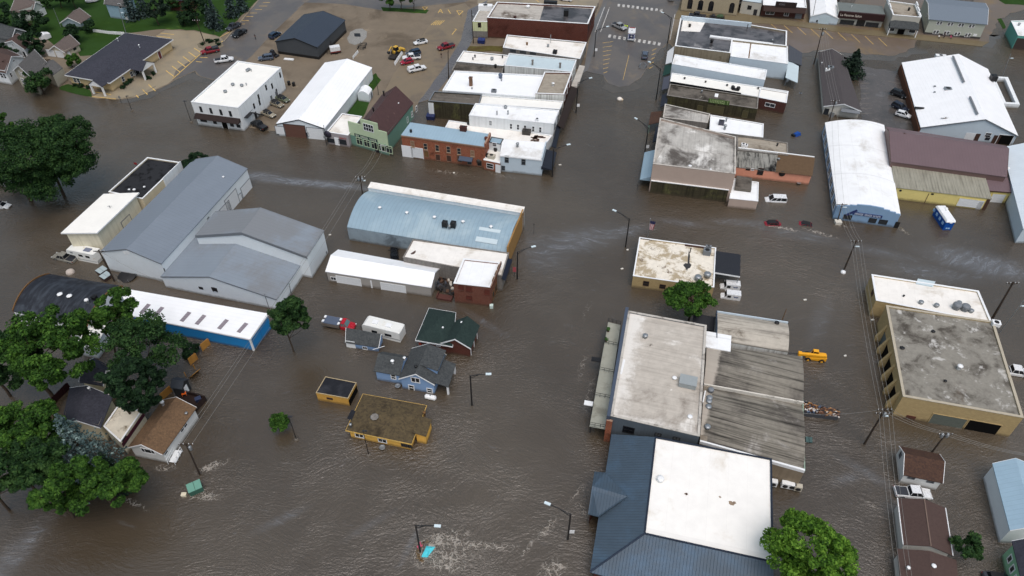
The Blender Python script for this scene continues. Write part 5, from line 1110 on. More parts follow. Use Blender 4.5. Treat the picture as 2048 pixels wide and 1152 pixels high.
for px,py in ((760,418),(814,428),(869,437),(926,446),(982,456)):b.vent(px,py,h+2.1,.28,.6,TRIMW)
for px,py in ((890,452),(907,453)):b.ac(px,py,h+2.0,1.1,1.1,1.2,BLACK)
b.vent(899,456,h+1.9,.25,.8);b.part('roof_patch',MB().slab([(*b.st(.80,.10),h+.94),(*b.st(.93,.10),h+.94),(*b.st(.93,.38),h+2.20),(*b.st(.80,.38),h+2.20)],.05),PALEBLUE)
b=Bld('flat_roofed_shop','low broad white flat roofed building between the arched hall and brick corner block',[(806,515),(1004,552),(1018,506),(826,479)],4.4)
b.flat(WALLGREY,WHITE2,WALLGREY,.12,.2);b.part('rust_stain',MB().add([b.loc(x,y,b.rz+.02)for x,y in ((821,507),(825,504.5),(831,500.5),(831.5,504),(828,508),(823,509))],[(0,1,2,3,4,5)]),TRIMB)
h=HB(909.5,605,567)
b=Bld('brick_corner','red brick two storey corner block with a white flat roof on the flooded street',[(907,567),(980.5,575),(1001,525),(927,517)],h)
b.flat(BRICK,WHITE,TRIMW,.25,.35)
for px,py in ((922,575),(938,577),(974,584)):b.win(0,px,py,1.2,1.4,BRICKD,mat('bricked_up',(112,60,50),.9),bars=(),sill=True)
b.win(0,938,595,1.3,1.0,BRICKD,MATS['bricked_up'],bars=(),sill=True);L1=b.wlen(1)
for k in range(3):b.frame(1,2.0+k*(L1-4)/2,5.2,1.3,2.2,'window',TIMBER,GLASS,.14);b.frame(1,2.0+k*(L1-4)/2,1.6,1.5,2.4,'window',TIMBER,DARK,.14)
b.slabdoor(1,1000,575,1.0,2.8,TRIMW,bottom=-.3)
P=b.part('cornice',MB().prism([b.st(1.0,.0),b.st(1.03,.0),b.st(1.03,1.0),b.st(1.0,1.0)],h-.5,h+.35),BRICK)
canopy('street_canopy','navy striped sheet awning behind the red brick corner block',[(1003,556),(1011,561),(1025,519),(1015,516)],[4.2,2.6,2.6,4.2],mat('navy_seam',(48,56,74),.5,.08,.5,ribs=('y',.5,.35)),.15)
h=HB(655,563,543)
b=Bld('garage_block','white roofed garage with grey walls and two wide white doors',[(651,543),(862,575),(879.5,536),(677,499)],h,'garage')
b.gable(plain('warm_grey_siding',(168,164,158)),WMETAL_X,'x',rise=1.5,o=.15,trim=TRIMW);
for px,py in ((698,564),(787,578)):b.slabdoor(0,px,py,5.4,2.3,garw,'garage_door',bottom=-.3,grooves=4,fm=TRIMW)
b.win(0,667,557,1.3,1.0,TRIMW,DARK,bars=(('v',.5),));b.slabdoor(0,743,569,.3,2.6,TRIMW,'downpipe',bottom=-.4);b.slabdoor(1,870,562,1.0,2.0,TRIMG,bottom=-.2)
# black arched building and the blue shed
b=Bld('arched_shop','black arched roof building with timber edged ends at the left of the flood',[(26.5,622),(170,655),(244,572),(100,548)],4.2)
b.barrel(WALLW,BLACKMEM,1.9,'x',16,th=.25)
for u in (-.012,1.0):
    c=MB();n=14;tp=[]
    for k in range(n+1):
        t=k/n;q0,q1=b.st(u,t),b.st(u+.012,t);z_=b.h+1.9*(1-(2*t-1)**2)+.25
        tp.append((q0,q1,z_))
    for (a0,a1,za),(c0,c1,zc)in zip(tp,tp[1:]):c.add([(*a0,za),(*a1,za),(*c1,zc),(*c0,zc),(*a0,za-.7),(*a1,za-.7),(*c1,zc-.7),(*c0,zc-.7)],[(0,1,2,3),(4,7,6,5),(0,4,5,1),(1,5,6,2),(2,6,7,3),(3,7,4,0)])
    b.part('end_fascia',c,TIMBER)
b.vent(120.5,590,6.0,.38,.35,TRIMW);b.vent(139.5,593.5,6.0,.38,.35,TRIMW);b.vent(177,608,5.6,.3,1.3,TRIMW);b.chimney(193,603,5.4,.8,.8,1.6,BLACK)
b=Bld('white_annex','low white roofed annex between the black arched building and the trees',[(150,690),(186,697),(214,656),(190,625)],3.4,'annex')
b.mono(WALLW,CREAM,[3.2,3.2,3.6,3.6])
h=HB(507,703,678.5)
b=Bld('blue_shed','long vivid blue shed with a white roof and six grated skylights',[(262,631),(500,678.5),(538,631),(240,579)],h,'shed')
b.mono(VIVID,WMETAL_X,[h,h,h+.5,h+.5],.15,.2,TRIMW)
sk=mat('grated_skylight',(150,142,150),.6,.1,1.0,ribs=('y',.55,.6))
for px,py in ((289,617),(316,623),(370,633),(400,639),(445,648),(484,655)):
    p0,p1=b.loc(px-8,py+8,h+.35),b.loc(px+9,py-9,h+.35);d=(p1-p0);d.z=0;d.normalize();nn=Vector((-d.y,d.x,0))*.45
    za=h+.5*.2+.06
    def zz(p):return h+.5*max(0,min(1,p.y/b.wlen(1)))+.05
    b.part('skylight',MB().slab([(*(p0-nn)[:2],zz(p0)),(*(p1-nn)[:2],zz(p1)),(*(p1+nn)[:2],zz(p1)),(*(p0+nn)[:2],zz(p0))],.03),sk)
b.part('corner_trim',MB().prism([b.st(.992,-.02),b.st(1.004,-.02),b.st(1.004,.03),b.st(.992,.03)],-1.2,h-.1),TRIMW)

# ================================================================== yards and houses in the lower left
b=house('cream house with a dark shingled roof behind the blue spruce and bright trees',[(122,852),(201,856),(226,793),(139,776)],4.4,mat('cream_house_wall',(214,202,172),.7),SH_DARK,'y',rise=1.9)
b.vent(181,781,5.8,.2,.9,TRIMW);b.win(0,133,862,1.2,1.4)
b=Bld('flat_extension','cream flat roofed extension with a maroon stripe along its wall',[(207,853),(241,884),(284,822),(236,812)],3.6,'extension')
b.flat(CREAM_W,mat('stained_cream_roof',(212,206,190),.8,.12,.8,stains=[((112,96,70),.28,.5,.66)]),TRIMW,.15,.2);b.band(plain('maroon_band',(88,32,52)),2.2,3.1,.06,'maroon_stripe',(1,));b.win(1,250,880,1.2,1.2,BLACK)
b=house('dark roofed cream house hidden among trees behind the cream house',[(158,764),(206,772),(232,738),(188,716)],3.6,MATS['cream_house_wall'],SH_DARK,'x',rise=1.9)
h=HB(330,920.5,909)
b=house('white mobile home with a mossy brown shingled roof at the edge of the flood',[(255,895),(325,909.5),(393,815),(325,800)],3.0,plain('white_home_siding',(214,216,214)),SH_BROWN,'y',(288,889),o=.3)
b.win(0,296,902,2.6,1.3,TRIMW,GLASS,bars=(('v',.25),('v',.75)));
for px,py in ((331,904),(364,858),(370,850)):b.win(1,px,py,1.1,1.2,TRIMW,DARK)
b.vent(328,812,3.6,.25,1.4,TRIMW);b.vent(373,828,3.3,.2,.4)
c=MB();p=[at(337,928),at(348,908)];d_=(p[1]-p[0]).normalized();nr_=Vector((d_.y,-d_.x,0))
rl=empty('stair_rail',p[0],0,'white railed steps beside the white mobile home','steps')
for s_ in (0,1.3):
    for k in range(4):q=d_*k*.9+nr_*s_;c.tube(q+Vector((0,0,-.8)),q+Vector((0,0,1.3)),.05,.05,6)
    c.tube(nr_*s_+Vector((0,0,1.3)),d_*2.7+nr_*s_+Vector((0,0,1.5)),.06,.06,6);c.tube(nr_*s_+Vector((0,0,.6)),d_*2.7+nr_*s_+Vector((0,0,.8)),.05,.05,6)
c.build('railing',TRIMW,rl);MB().slab([(*(d_*.3)[:2],.25),(*(d_*2.7)[:2],.3),(*(d_*2.7+nr_*1.3)[:2],.3),(*(d_*.3+nr_*1.3)[:2],.25)],.08).build('tread',TRIMW,rl)
h=2.6
b=Bld('garden_shed','small charcoal garden shed with a white door by the cedar fence',[(341,775),(364,779),(377,758),(353,754)],2.7,'shed')
b.gable(plain('charcoal_boards',(52,54,58)),mat('slate_shed_roof',(74,80,88),.8,.1,2.0),'x',rise=.9,o=.15,trim=TRIMD);b.slabdoor(1,371,775,1.0,1.9,TRIMW,bottom=.4)
# deck behind the mobile home
P=[at(x,y,.5)for x,y in ((352,800),(392,820),(412,798),(360,784))];r=empty('deck',P[0],0,'dark wooden deck with a railing behind the white mobile home','deck');Q=[p-P[0]for p in P]
MB().slab([(p.x,p.y,.0)for p in Q],.25).build('deck_boards',DECKW,r).location=(0,0,0)
c=MB()
for a_,c_ in ((Q[1],Q[2]),(Q[2],Q[3])):
    n=max(2,int((c_-a_).length/1.0));zt=Vector((0,0,1.0))
    for k in range(n+1):q=a_.lerp(c_,k/n);c.tube(q+Vector((0,0,-1.4)),q+zt,.05,.05,6)
    c.tube(a_+zt,c_+zt,.06,.06,6);c.tube(a_+zt*.5,c_+zt*.5,.05,.05,6)
    dd=(c_-a_).normalized();nn=Vector((-dd.y,dd.x,0))*.03;c.prism([(a_+nn)[:2],(a_-nn)[:2],(c_-nn)[:2],(c_+nn)[:2]],-.9,.75)
c.build('railing',DECKW,r)
# fences
def board_fence(label,pts,hgt,m,name='fence',group=None,tilt=0.0,th=.05,z0=-1.0):
    P=[at(*q)for q in pts];r=empty(name,P[0],0,label,'fence',group);c=MB();po=[]
    for a_,c_ in zip(P,P[1:]):
        a_=a_-P[0];c_=c_-P[0];dd=(c_-a_).normalized();nn=Vector((-dd.y,dd.x,0));n=max(1,int((c_-a_).length/.16));np_=0
        for k in range(n):
            p0,p1=a_.lerp(c_,(k+.06)/n),a_.lerp(c_,(k+.94)/n);tl=nn*tilt;j=((k*37)%5)*.015
            c.add([p0+nn*th+Vector((0,0,z0)),p1+nn*th+Vector((0,0,z0)),p1-nn*th+Vector((0,0,z0)),p0-nn*th+Vector((0,0,z0)),p0+nn*th+tl+Vector((0,0,hgt+j)),p1+nn*th+tl+Vector((0,0,hgt+j)),p1-nn*th+tl+Vector((0,0,hgt+j)),p0-nn*th+tl+Vector((0,0,hgt+j))],
                  [(0,1,5,4),(1,2,6,5),(2,3,7,6),(3,0,4,7),(4,5,6,7)])
        for k in range(int((c_-a_).length/2.4)+2):
            q=a_+dd*min((c_-a_).length,k*2.4)-nn*.12;po.append(MB().box(q.x-.06,q.y-.06,z0,q.x+.06,q.y+.06,hgt-.1))
    c.build('boards',m,r)
    for q in po:q.build('post',m,r)
    return r
CED=mat('cedar_boards',(196,142,70),.8,.14,1.4)
board_fence('short upright cedar fence panel nearest the blue shed',[(405,702),(420,689)],1.8,CED)
board_fence('cedar fence panel below the shed, second from the blue shed',[(381,730),(395,718)],1.8,CED)
board_fence('cedar fence panel leaning over in the flood beside the charcoal shed',[(371,752),(389,737)],1.3,CED,tilt=-2.2)
board_fence('cedar fence panel between the charcoal shed and the brown roof',[(325,800),(344,783)],1.7,CED)
board_fence('dark maroon board fence running beside the cream house',[(84,838),(112,805),(140,776)],1.6,mat('maroon_boards',(58,30,32),.85,.15,1.0))
board_fence('white picket fence along the lawn behind the clinic',[(188,64),(218,68),(250,70)],1.0,TRIMW,z0=0)
# pair of white rail fences on the lot
board_fence('white rail fence leaning by the black trailer on the lot',[(790,131),(805,108)],.9,TRIMW,tilt=.2,z0=0)
board_fence('short white rail fence at the corner of the long white hall',[(706,118),(716,106)],.9,TRIMW,z0=0)

# ------------------------------------------------------------------ cottages in the middle of the flood
h=HB(942.5,708.5,697)
b=Bld('green_roof_house','red brick house with a dark green hip and gable roof beside the flooded street',[(831,680),(905,693),(911.5,625),(858,616)],2.9,'house')
b.hip(BRICKD,SH_GREEN,1.9,.5,'y',None);
q=[b.loc(879.5,686.5,2.95),b.loc(942,697.5,2.95),b.loc(959.5,651,2.95),b.loc(912,641,2.95)]
A_=(q[0]+q[1])/2;B_=(q[3]+q[2])/2;A_.z=B_.z=4.95;B_=B_+(B_-A_)*.0
c=MB();c.slab([q[0],A_,B_,q[3]],.14);c.slab([A_,q[1],q[2],B_],.14);wr=b.part('wing_roof',c,SH_GREEN)
i_=inset([tuple(p[:2])for p in q],.4);m0=(Vector(i_[0])+Vector(i_[1]))/2;m1=(Vector(i_[3])+Vector(i_[2]))/2
c=MB();c.prism([i_[0],tuple(m0),i_[1],i_[2],tuple(m1),i_[3]],-1.2,[2.9,4.75,2.9,2.9,4.75,2.9],cap=False,bottom=False);b.part('wing_wall',c,BRICKD)
up=Vector((0,0,.03));dn=Vector((0,0,-.28));ou=(q[0]-q[3]).normalized()*.06
c=MB()
for p0,p1 in ((q[0],A_),(A_,q[1])):c.add([p0+up,p1+up,p1+dn,p0+dn,p0+up+ou,p1+up+ou,p1+dn+ou,p0+dn+ou],[(0,1,2,3),(7,6,5,4),(0,4,5,1),(3,2,6,7),(0,3,7,4),(1,5,6,2)])
b.part('barge_board',c,TRIMW);b.win(0,877,690,.9,.8);b.vent(886,659,3.6,.15,.7,TRIMW);b.vent(924,648,4.0,.2,.6,TRIMW)
c=MB()
for t in (.15,.5,.85):p=q[1].lerp(q[2],t);c.box(p.x-.5,p.y-.1,-1,p.x-.3,p.y+.1,2.7)
b.part('porch_posts',c,TRIMW);b.slabdoor(0,840,687,.5,.8,plain('red_box',(170,62,44)),'meter_box')
h=HB(756,705.5,695)
b=Bld('blue_garage','small pale blue garage with a black shingled gable roof in front of the white camper',[(691,685),(757,695),(767,672),(696,658)],h,'garage')
b.gable(WALLHOUSE,SH_CHAR,'x',rise=1.6,o=.25,rs=.7);b.win(0,730,696,1.0,.9,TRIMW,DARK,bars=(('v',.5),));b.slabdoor(0,702,691,1.9,2.2,TRIMW,bottom=-.3)
h=HB(867,791,770)
b=Bld('blue_house','pale blue gabled house with dark grey shingles and a small porch standing in the flood',[(797,757.5),(869.5,770),(893,710),(823,697)],h,'house')
b.gable(WALLHOUSE,SH_CHAR,'y',(831,748),o=.35)
b.win(0,831,760,1.8,1.5,TRIMW,DARK,bars=(('v',.5),),bar=.16);b.win(0,823,775.5,1.2,1.7,TRIMW,DARK,bar=.16);b.win(0,859.5,781,1.2,1.4,TRIMW,DARK,bar=.16)
L,D_=b.wlen(0),b.wlen(1)
zr=h+b.rise;c=MB();c.slab([(*b.st(.5,.30,[tuple(p)for p in b.c]),zr+.05),(*b.st(1.0,.30,[tuple(p)for p in b.c]),h+1.35),(*b.st(1.0,1.0,[tuple(p)for p in b.c]),h+1.35),(*b.st(.5,1.0,[tuple(p)for p in b.c]),zr+.05)],.14);dm=b.part('shed_dormer_roof',c,SH_CHAR)
c=MB();cc=[tuple(p)for p in b.c];c.prism([b.st(.66,.33,cc),b.st(.96,.33,cc),b.st(.96,.98,cc),b.st(.66,.98,cc)],h-.3,[zr-.6,h+1.28,h+1.28,zr-.6]);c.build('dormer_wall',WALLHOUSE,dm)
q=[b.loc(747,742,2.9),b.loc(800,751.5,2.9),b.loc(816,712,2.9),b.loc(765,703,2.9)];A_=q[0].lerp(q[3],.62);B_=q[1].lerp(q[2],.62);A_.z=B_.z=4.5
c=MB();c.slab([q[0],q[1],B_,A_],.14);c.slab([A_,B_,q[2],q[3]],.14);b.part('wing_roof',c,SH_CHAR)
i_=inset([tuple(p[:2])for p in q],[.3,.02,.3,.3]);c=MB();m1=Vector(i_[1]).lerp(Vector(i_[2]),.62);m0=Vector(i_[0]).lerp(Vector(i_[3]),.62)
c.prism([i_[0],i_[1],tuple(m1),i_[2],i_[3],tuple(m0)],-1.2,[2.8,2.8,4.3,2.8,2.8,4.3],cap=False,bottom=False);b.part('wing_wall',c,WALLHOUSE)
w0_=b.wc[:];b.wc=[i_[0],i_[1],i_[2],i_[3]];b.win(0,787,753.5,1.1,1.5,TRIMW,DARK,bar=.16);b.wc=w0_
b.vent(785,725,4.2,.25,.6,TRIMW);b.vent(809,718,4.2,.2,.5,TRIMW);b.vent(832,734,h+2.0,.2,.4,BLACK)
q=[b.loc(868,769,2.7),b.loc(897,774.5,2.5),b.loc(912,727.5,2.5),b.loc(884,722,2.7)]
c=MB();c.slab([q[0]+Vector((0,0,.6)),q[1],q[2],q[3]+Vector((0,0,.6))],.14);pr=b.part('porch_roof',c,SH_CHAR)
for t in (.06,.94):p=q[1].lerp(q[2],t);MB().box(p.x-.45,p.y-.18,-1.2,p.x-.1,p.y+.18,2.4).build('porch_post',TRIMW,pr)
h=HB(699.5,812,797)
b=Bld('yellow_carport','small ochre open sided garage with a black flat roof',[(632,785.5),(696,797),(712.5,765.5),(651,753.5)],h,'garage')
b.flat(OCHRE,BLACKROOF,mat('pale_ochre_edge',(176,160,128),.7),.04,.08,.05);b.win(0,659.5,797,1.2,.5,TRIMB,BLACK,bars=())
b.slabdoor(1,706,790,3.6,2.0,INTERIOR,'opening',bottom=-.4)
h=HB(698,878,861)
b=Bld('yellow_house','ochre yellow house with a mossy brown low hip roof, nearest house in the open water',[(691.5,860.5),(823,888),(853,811),(726,788)],h,'house')
b.hip(YELLOWW,SH_MOSS,.9,.45,'x',None,trim=mat('yellow_eave',(214,176,96),.7))
for px,py in ((719,871),(765,881)):b.win(0,px,py,1.7,1.2,TRIMW,DARK,bars=(('v',.5),),bar=.14)
b.win(0,813,891,2.0,1.0,TRIMD,DARK,bars=(('v',.2),('v',.4),('v',.6),('v',.8)))
q=[b.loc(829,868,2.7),b.loc(852,873,2.7),b.loc(864,839,2.7),b.loc(842,834,2.7)]
c=MB();c.slab([q[0]+Vector((-.4,0,.35)),q[1],q[2],q[3]+Vector((-.4,0,.35))],.14);b.part('porch_roof',c,SH_MOSS);i_=inset([tuple(p[:2])for p in q],.2);b.part('porch_wall',MB().prism(i_,-1.2,2.6),YELLOWW)
q=[b.loc(694,837,2.6),b.loc(704,840,2.6),b.loc(711,822,2.7),b.loc(703,819,2.7)];b.part('awning',MB().slab(q,.1),BLACKROOF);b.vent(702,854,h+.2,.2,.9);b.vent(849,830,h+.2,.2,.9,TIMBER);b.vent(749,834,h+.8,.5,.1,WALLGREY)
# ================================================================== near blocks, right of the main street
h=HB(1263,574,552)
b=Bld('post_office','tan single storey building with a peeling white flat roof beside the open intersection',[(1266,552),(1428,575),(1432,496),(1279,475)],h)
b.flat(TANBLOCK,PEELING,TRIMW,.2,.22)
b.part('tar_patch',MB().add([b.loc(x,y,b.rz+.012)for x,y in ((1366,530),(1371,526),(1375,527),(1376,512),(1378,500),(1380,512),(1379,526),(1383,530),(1380,536),(1376,537),(1374,542),(1371,536))],[tuple(range(12))]),plain('tar_black',(58,58,60),.8))
b.part('notch_wall',MB().box(*b.st(.0,.98)[:],h-.2,*b.st(.17,1.04)[:],h+.05),mat('dark_rubble',(84,76,68),.9,.2,1.5))
for px,py,w_,h_ in ((1292,567,1.3,1.4),(1325,573,1.3,1.2),(1400,583,1.3,1.3)):b.win(0,px,py,w_,h_,TRIMB,BLACK)
for px,py in ((1395,560),(1414,554)):b.fan(px,py,r=.75,h=1.2)
b.ac(1413,508,sx=1.6,sy=1.3,h=1.2,m=TRIMG);b.ac(1416,499,sx=1.2,sy=.6,h=1.0);b.part('dark_ledge',MB().box(*b.st(.60,.955)[:],b.rz,*b.st(.93,.985)[:],b.rz+.3),TRIMB);b.vent(1380,505,r=.1,h=1.3,m=BLACK);b.vent(1404,560,r=.12,h=.4,m=BLACK)
P=[at(x,y,3.4)for x,y in ((1430,545),(1480,553),(1481.5,509),(1432,502))];r=empty('carport',(P[0].x,P[0].y,0),0,'black flat roofed carport beside the tan building with the peeling roof','carport');o_=Vector((P[0].x,P[0].y,0));Q=[p-o_ for p in P]
MB().slab(Q,.2).build('carport_roof',mat('black_carport_sheet',(52,55,62),.6,.1,.5,ribs=('x',.5,.15)),r);c=MB().prism([(Q[0]+Vector((0,-.06,0)))[:2],(Q[1]+Vector((0,-.06,0)))[:2],(Q[1]+Vector((0,.0,0)))[:2],Q[0][:2]],3.1,3.45);c.build('fascia',TRIMW,r)
for k in (1,2):p=Q[k];MB().box(p.x-.3,p.y-(.1 if k==2 else-.1),-1.2,p.x-.14,p.y+(.1 if k==1 else .0)+.06,3.2).build('post',TRIMG,r)
# fire station
h=6.2
b=Bld('fire_station','tan block fire station with a mossy grey flat roof and dark vehicle bays',[(1806,793),(2047,836),(1987,643),(1772,611)],HB(1790,822,793)if False else 5.6)
b.flat(TANBLOCK,MOSSY,mat('pale_tan_coping',(182,174,156),.75),.2,.4)
L3=b.wlen(3)
for k,u in enumerate((.27,.42,.57,.72,.86)):b.frame(3,L3*(1-u)if False else L3*u,1.6,3.6,3.6,'bay_door',TANBLOCK,INTERIOR if k not in (0,)else plain('grey_bay_door',(92,108,112)),.12)
for u in (.20,.345,.495,.645,.79,.925):
    q=Vector(b.wc[3]).lerp(Vector(b.wc[0]),u);dv=(Vector(b.wc[0])-Vector(b.wc[3])).normalized();nv=Vector((dv.y,-dv.x));b.part('pier',MB().prism([q-dv*.3,q-dv*.3+nv*1.1,q+dv*.3+nv*1.1,q+dv*.3],-1.2,[4.7,1.2,1.2,4.7]),TANBLOCK)
b.slabdoor(0,1899,836,5.6,2.9,plain('grey_green_door',(104,112,104)),'bay_door',bottom=-.3,grooves=5,fm=TANBLOCK);b.slabdoor(0,1971,846,5.2,3.0,INTERIOR,'bay_door',bottom=-.3,fm=TANBLOCK);b.slabdoor(0,1828,824,1.6,1.3,BRICKD,'door',bottom=-.4)
b.vent(1917,738,r=.35,h=1.0,m=TRIMW);b.vent(1866,664,r=.25,h=.3,m=BLACK);b.vent(1804,697,r=.3,h=.3,m=BLACK);b.vent(1890,763,r=.2,h=.3,m=BLACK)
b.ac(1990,650,sx=1.4,sy=1.2,h=.8,m=TRIMW)
c=Bld('station_annex','lower white roofed rear wing of the tan fire station with roof fans',[(1752,601),(1984,646),(1957,582),(1743,549)],4.4)
c.flat(TANBLOCK,WHITE2,TRIMW,.2,.35);c.win(3,1745,586,1.2,1.2,TRIMB,DARK)
for px,py,r_,h_ in ((1911,617,.85,1.4),(1928,620,.85,1.4)):c.fan(px,py,r=r_,h=h_,m=ACGREY)
for px,py in ((1841,607),(1872,613),(1917,608),(1941,624)):c.fan(px,py,r=.5,h=.7)
c.vent(1807,593,r=.15,h=.4,m=BLACK);c.part('skylight',MB().slab([c.loc(1832,567,4.4),c.loc(1866,573,4.4),c.loc(1871,563,4.6),c.loc(1836,557,4.6)],.2),PALEBLUE)
# big stained block
h=7.0
b=Bld('big_block','big two storey block with a stained pale grey roof and slate blue fascia',[(1221.5,832),(1399,873),(1413,651),(1257,622)],h)
b.flat(SLATEWALL,mat('stained_pale_roof',(190,184,174),.85,.12,.6,stains=[((128,118,108),.06,.46,.62),((230,228,222),.10,.56,.70),((96,88,80),.3,.62,.76),((226,224,218),.5,.66,.74)],streak=((120,110,100),'x',.28),grid=(2.2,2.2,.07),edge=((228,226,220),3.2)),OLDCOP,.2,.35)
b.part('blue_fascia',MB().prism([b.st(-.045,-.01),b.st(-.004,-.01),b.st(-.004,1.03),b.st(-.045,1.03)],4.2,h+.2),SLATEFAC)
b.part('brick_pier',MB().prism([b.st(-.04,-.02),b.st(.03,-.02),b.st(.03,-.004),b.st(-.04,-.004)],-1.2,6.2),BRICKO)
for px,py,w_,h_ in ((1257,860,2.0,1.8),(1316,869,1.1,.8),(1353,877,1.2,.8)):b.win(0,px,py,w_,h_,BLACK,DARK if w_>1.5 else GALV,bars=(('v',.5),('h',.5)))
b.ac(1375,768,sx=3.0,sy=2.2,h=1.1,m=plain('grey_green_unit',(156,164,166)),fan=False);b.fan(1290,675,r=.5,h=.8);b.vent(1349,757,r=.3,h=.3,m=TRIMW);b.vent(1380,834,r=.3,h=.2,m=TRIMW);b.part('patch',MB().box(*b.st(.02,.38),b.rz,*b.st(.06,.52),b.rz+.03),TRIMW)
# its balcony over the pavement
P=[at(x,y,3.2)for x,y in ((1179,851),(1211,857),(1241,650),(1216,644))];o_=Vector((P[0].x,P[0].y,0));r=empty('balcony',o_,0,'long concrete balcony with black railings along the big stained block','balcony');Q=[p-o_ for p in P]
MB().slab(Q,.35).build('floor',CONCRETE,r)
def rail(c,a_,c_,n,hh=1.0):
    for k in range(n+1):q=a_.lerp(c_,k/n);c.tube(q,q+Vector((0,0,hh)),.035,.035,6)
    for z_ in (hh,.45):c.tube(a_+Vector((0,0,z_)),c_+Vector((0,0,z_)),.04,.04,6)
for t in (0,.26,.5,.77,1.0):c=MB();rail(c,Q[0].lerp(Q[3],t),Q[1].lerp(Q[2],t),3);c.build('railing',LAMPBLK,r)
c=MB();rail(c,Q[0],Q[3],20);c.build('railing',LAMPBLK,r)
for t in (.03,.26,.5,.77,.97):p=Q[0].lerp(Q[3],t);MB().box(p.x+.1,p.y-.1,-1.2,p.x+.3,p.y+.1,2.85).build('post',LAMPBLK,r)
for px,py,lab in ((1216,663,'small potted plant at the far end of the concrete balcony'),(1212,683,'small potted plant nearer on the concrete balcony')):
    p=at(px,py,3.2);r_=empty('potted_plant',p,0,lab,'potted plant');MB().lathe([(.2,0),(.28,.4),(.1,.4)],0,0,10).build('pot',TRIMB,r_);c=MB();rr=random.Random(px)
    for k in range(60):d=Vector((rr.gauss(0,1),rr.gauss(0,1),rr.gauss(0,1))).normalized()*.42*rr.random()**.4;u_=Vector((rr.gauss(0,1),rr.gauss(0,1),rr.gauss(0,1))).normalized()*.13;v_=u_.orthogonal().normalized()*.1;q=d+Vector((0,0,.75));c.add([q-u_,q+v_,q+u_,q-v_],[(0,1,2,3)])
    c.build('foliage',plain('pot_leaf',(64,110,40),.8),r_)
for px,py,w_,m_,lab in ((1193,719,1.9,BLACK,'black projecting sign hanging from the balcony'),(1179,807,1.9,TRIMW,'white projecting sign hanging from the balcony')):
    p=at(px,py,2.9);q_=empty('hanging_sign',p,R(-13),lab,'sign');MB().box(-w_/2,-.5,-.08,w_/2,.5,.08).build('panel',m_,q_);MB().tube((w_/2,0,0),(w_/2+.9,0,.1),.05).build('bracket',LAMPBLK,q_)
# triple barrel block
b=Bld('barrel_block','pair of wide streaked barrel roofs on a block behind the big stained roof',[(1400,882),(1610,941),(1604,712),(1413,690)],5.4)
sp=.55
cs=[tuple(p)for p in b.c]
def barrel_strip(bb,v0,v1,rise,z0,m,n=10,name='barrel_roof'):
    c=MB();rows=[]
    for k in range(n+1):
        t=k/n;v=v0+(v1-v0)*t;z_=z0+rise*(1-(2*t-1)**2);p0,p1=bb.st(0,v,cs),bb.st(1,v,cs);rows.append(((*p0,z_),(*p1,z_)))
    m_=n+1;vs=[r[0]for r in rows]+[r[1]for r in rows];c.add(vs,[(k,k+1,m_+k+1,m_+k)for k in range(n)],0,True)
    lo=[(x,y,z0-.3)for x,y,z_ in vs];c.add(vs+lo,[(k,k+1,2*m_+k+1,2*m_+k)for k in range(n)]+[(m_+k+1,m_+k,3*m_+k,3*m_+k+1)for k in range(n)])
    c.add([rows[0][0],rows[0][1],(*rows[0][1][:2],z0-.3),(*rows[0][0][:2],z0-.3)],[(0,1,2,3)]);c.add([rows[-1][0],rows[-1][1],(*rows[-1][1][:2],z0-.3),(*rows[-1][0][:2],z0-.3)],[(0,1,2,3)])
    return bb.part(name,c,m)
barrel_strip(b,0.01,sp,.9,5.0,STREAKY);barrel_strip(b,sp+.012,1.0,.9,5.3,STREAKY)
b.part('wall',MB().prism(b.wc,-1.2,4.75,cap=True),mat('tan_rear_wall',(150,136,116),.8,.1,.8,streak=((96,84,70),'z',.4)))
b.part('firewall',MB().prism([b.st(0,sp),b.st(1,sp),b.st(1,sp+.012),b.st(0,sp+.012)],4.7,5.7),mat('pale_firewall',(206,202,192),.85,.15,.8,stains=[((120,116,104),.4,.55,.7)]))
b.part('front_parapet',MB().prism([b.st(0,-.002),b.st(1,-.002),b.st(1,.012),b.st(0,.012)],4.7,5.4),TRIMW);b.part('green_edge',MB().prism([b.st(.994,0),b.st(1.004,0),b.st(1.004,1),b.st(.994,1)],4.8,5.35),plain('faded_green_edge',(150,170,152)))
b.part('valley_band',MB().prism([b.st(.0,.0),b.st(.07,.0),b.st(.07,.97),b.st(0,.97)],4.9,5.32),TANROOF)
for px,py,m_ in ((1421,783,ACGREY),(1418,799,GALV),(1417,806,GALV),(1416,817,GALV),(1414,857,GALV)):b.fan(px,py,5.4,.55,.8,m_)
b.part('duct',MB().box(*b.loc(1404,807,5.4)[:2],5.3,*(b.loc(1411,785,5.4)[:2]),5.9),TRIMW)
c=Bld('rear_barrel','smaller building with a streaked barrel roof and a white patch beside it',[(1434,678),(1577,702),(1576,646),(1434,624)],5.6)
cs=[tuple(p)for p in c.c];barrel_strip(c,.0,1.0,.9,5.4,mat('streaked_pale_barrel',(184,178,166),.85,.14,.8,stains=[((110,100,86),.12,.5,.66)],streak=((60,56,50),'x',.7)),name='roof');c.part('wall',MB().prism(c.wc,-1.2,5.15),WALLSTAIN);c.part('edge',MB().prism([c.st(-.012,.0),c.st(0,.0),c.st(0,1),c.st(-.012,1)],4.9,6.0),SLATEFAC);c.part('back_edge',MB().prism([c.st(0,1.0),c.st(1,1.0),c.st(1,1.025),c.st(0,1.025)],4.9,5.8),WALLPB);c.fan(1553,648,5.6,.45,.6,BLACK)
q=[c.loc(1409,693,5.9),c.loc(1461,703,5.9),c.loc(1463,671,5.9),c.loc(1412,662,5.9)];c.part('white_patch',MB().slab(q,.25),WHITE);
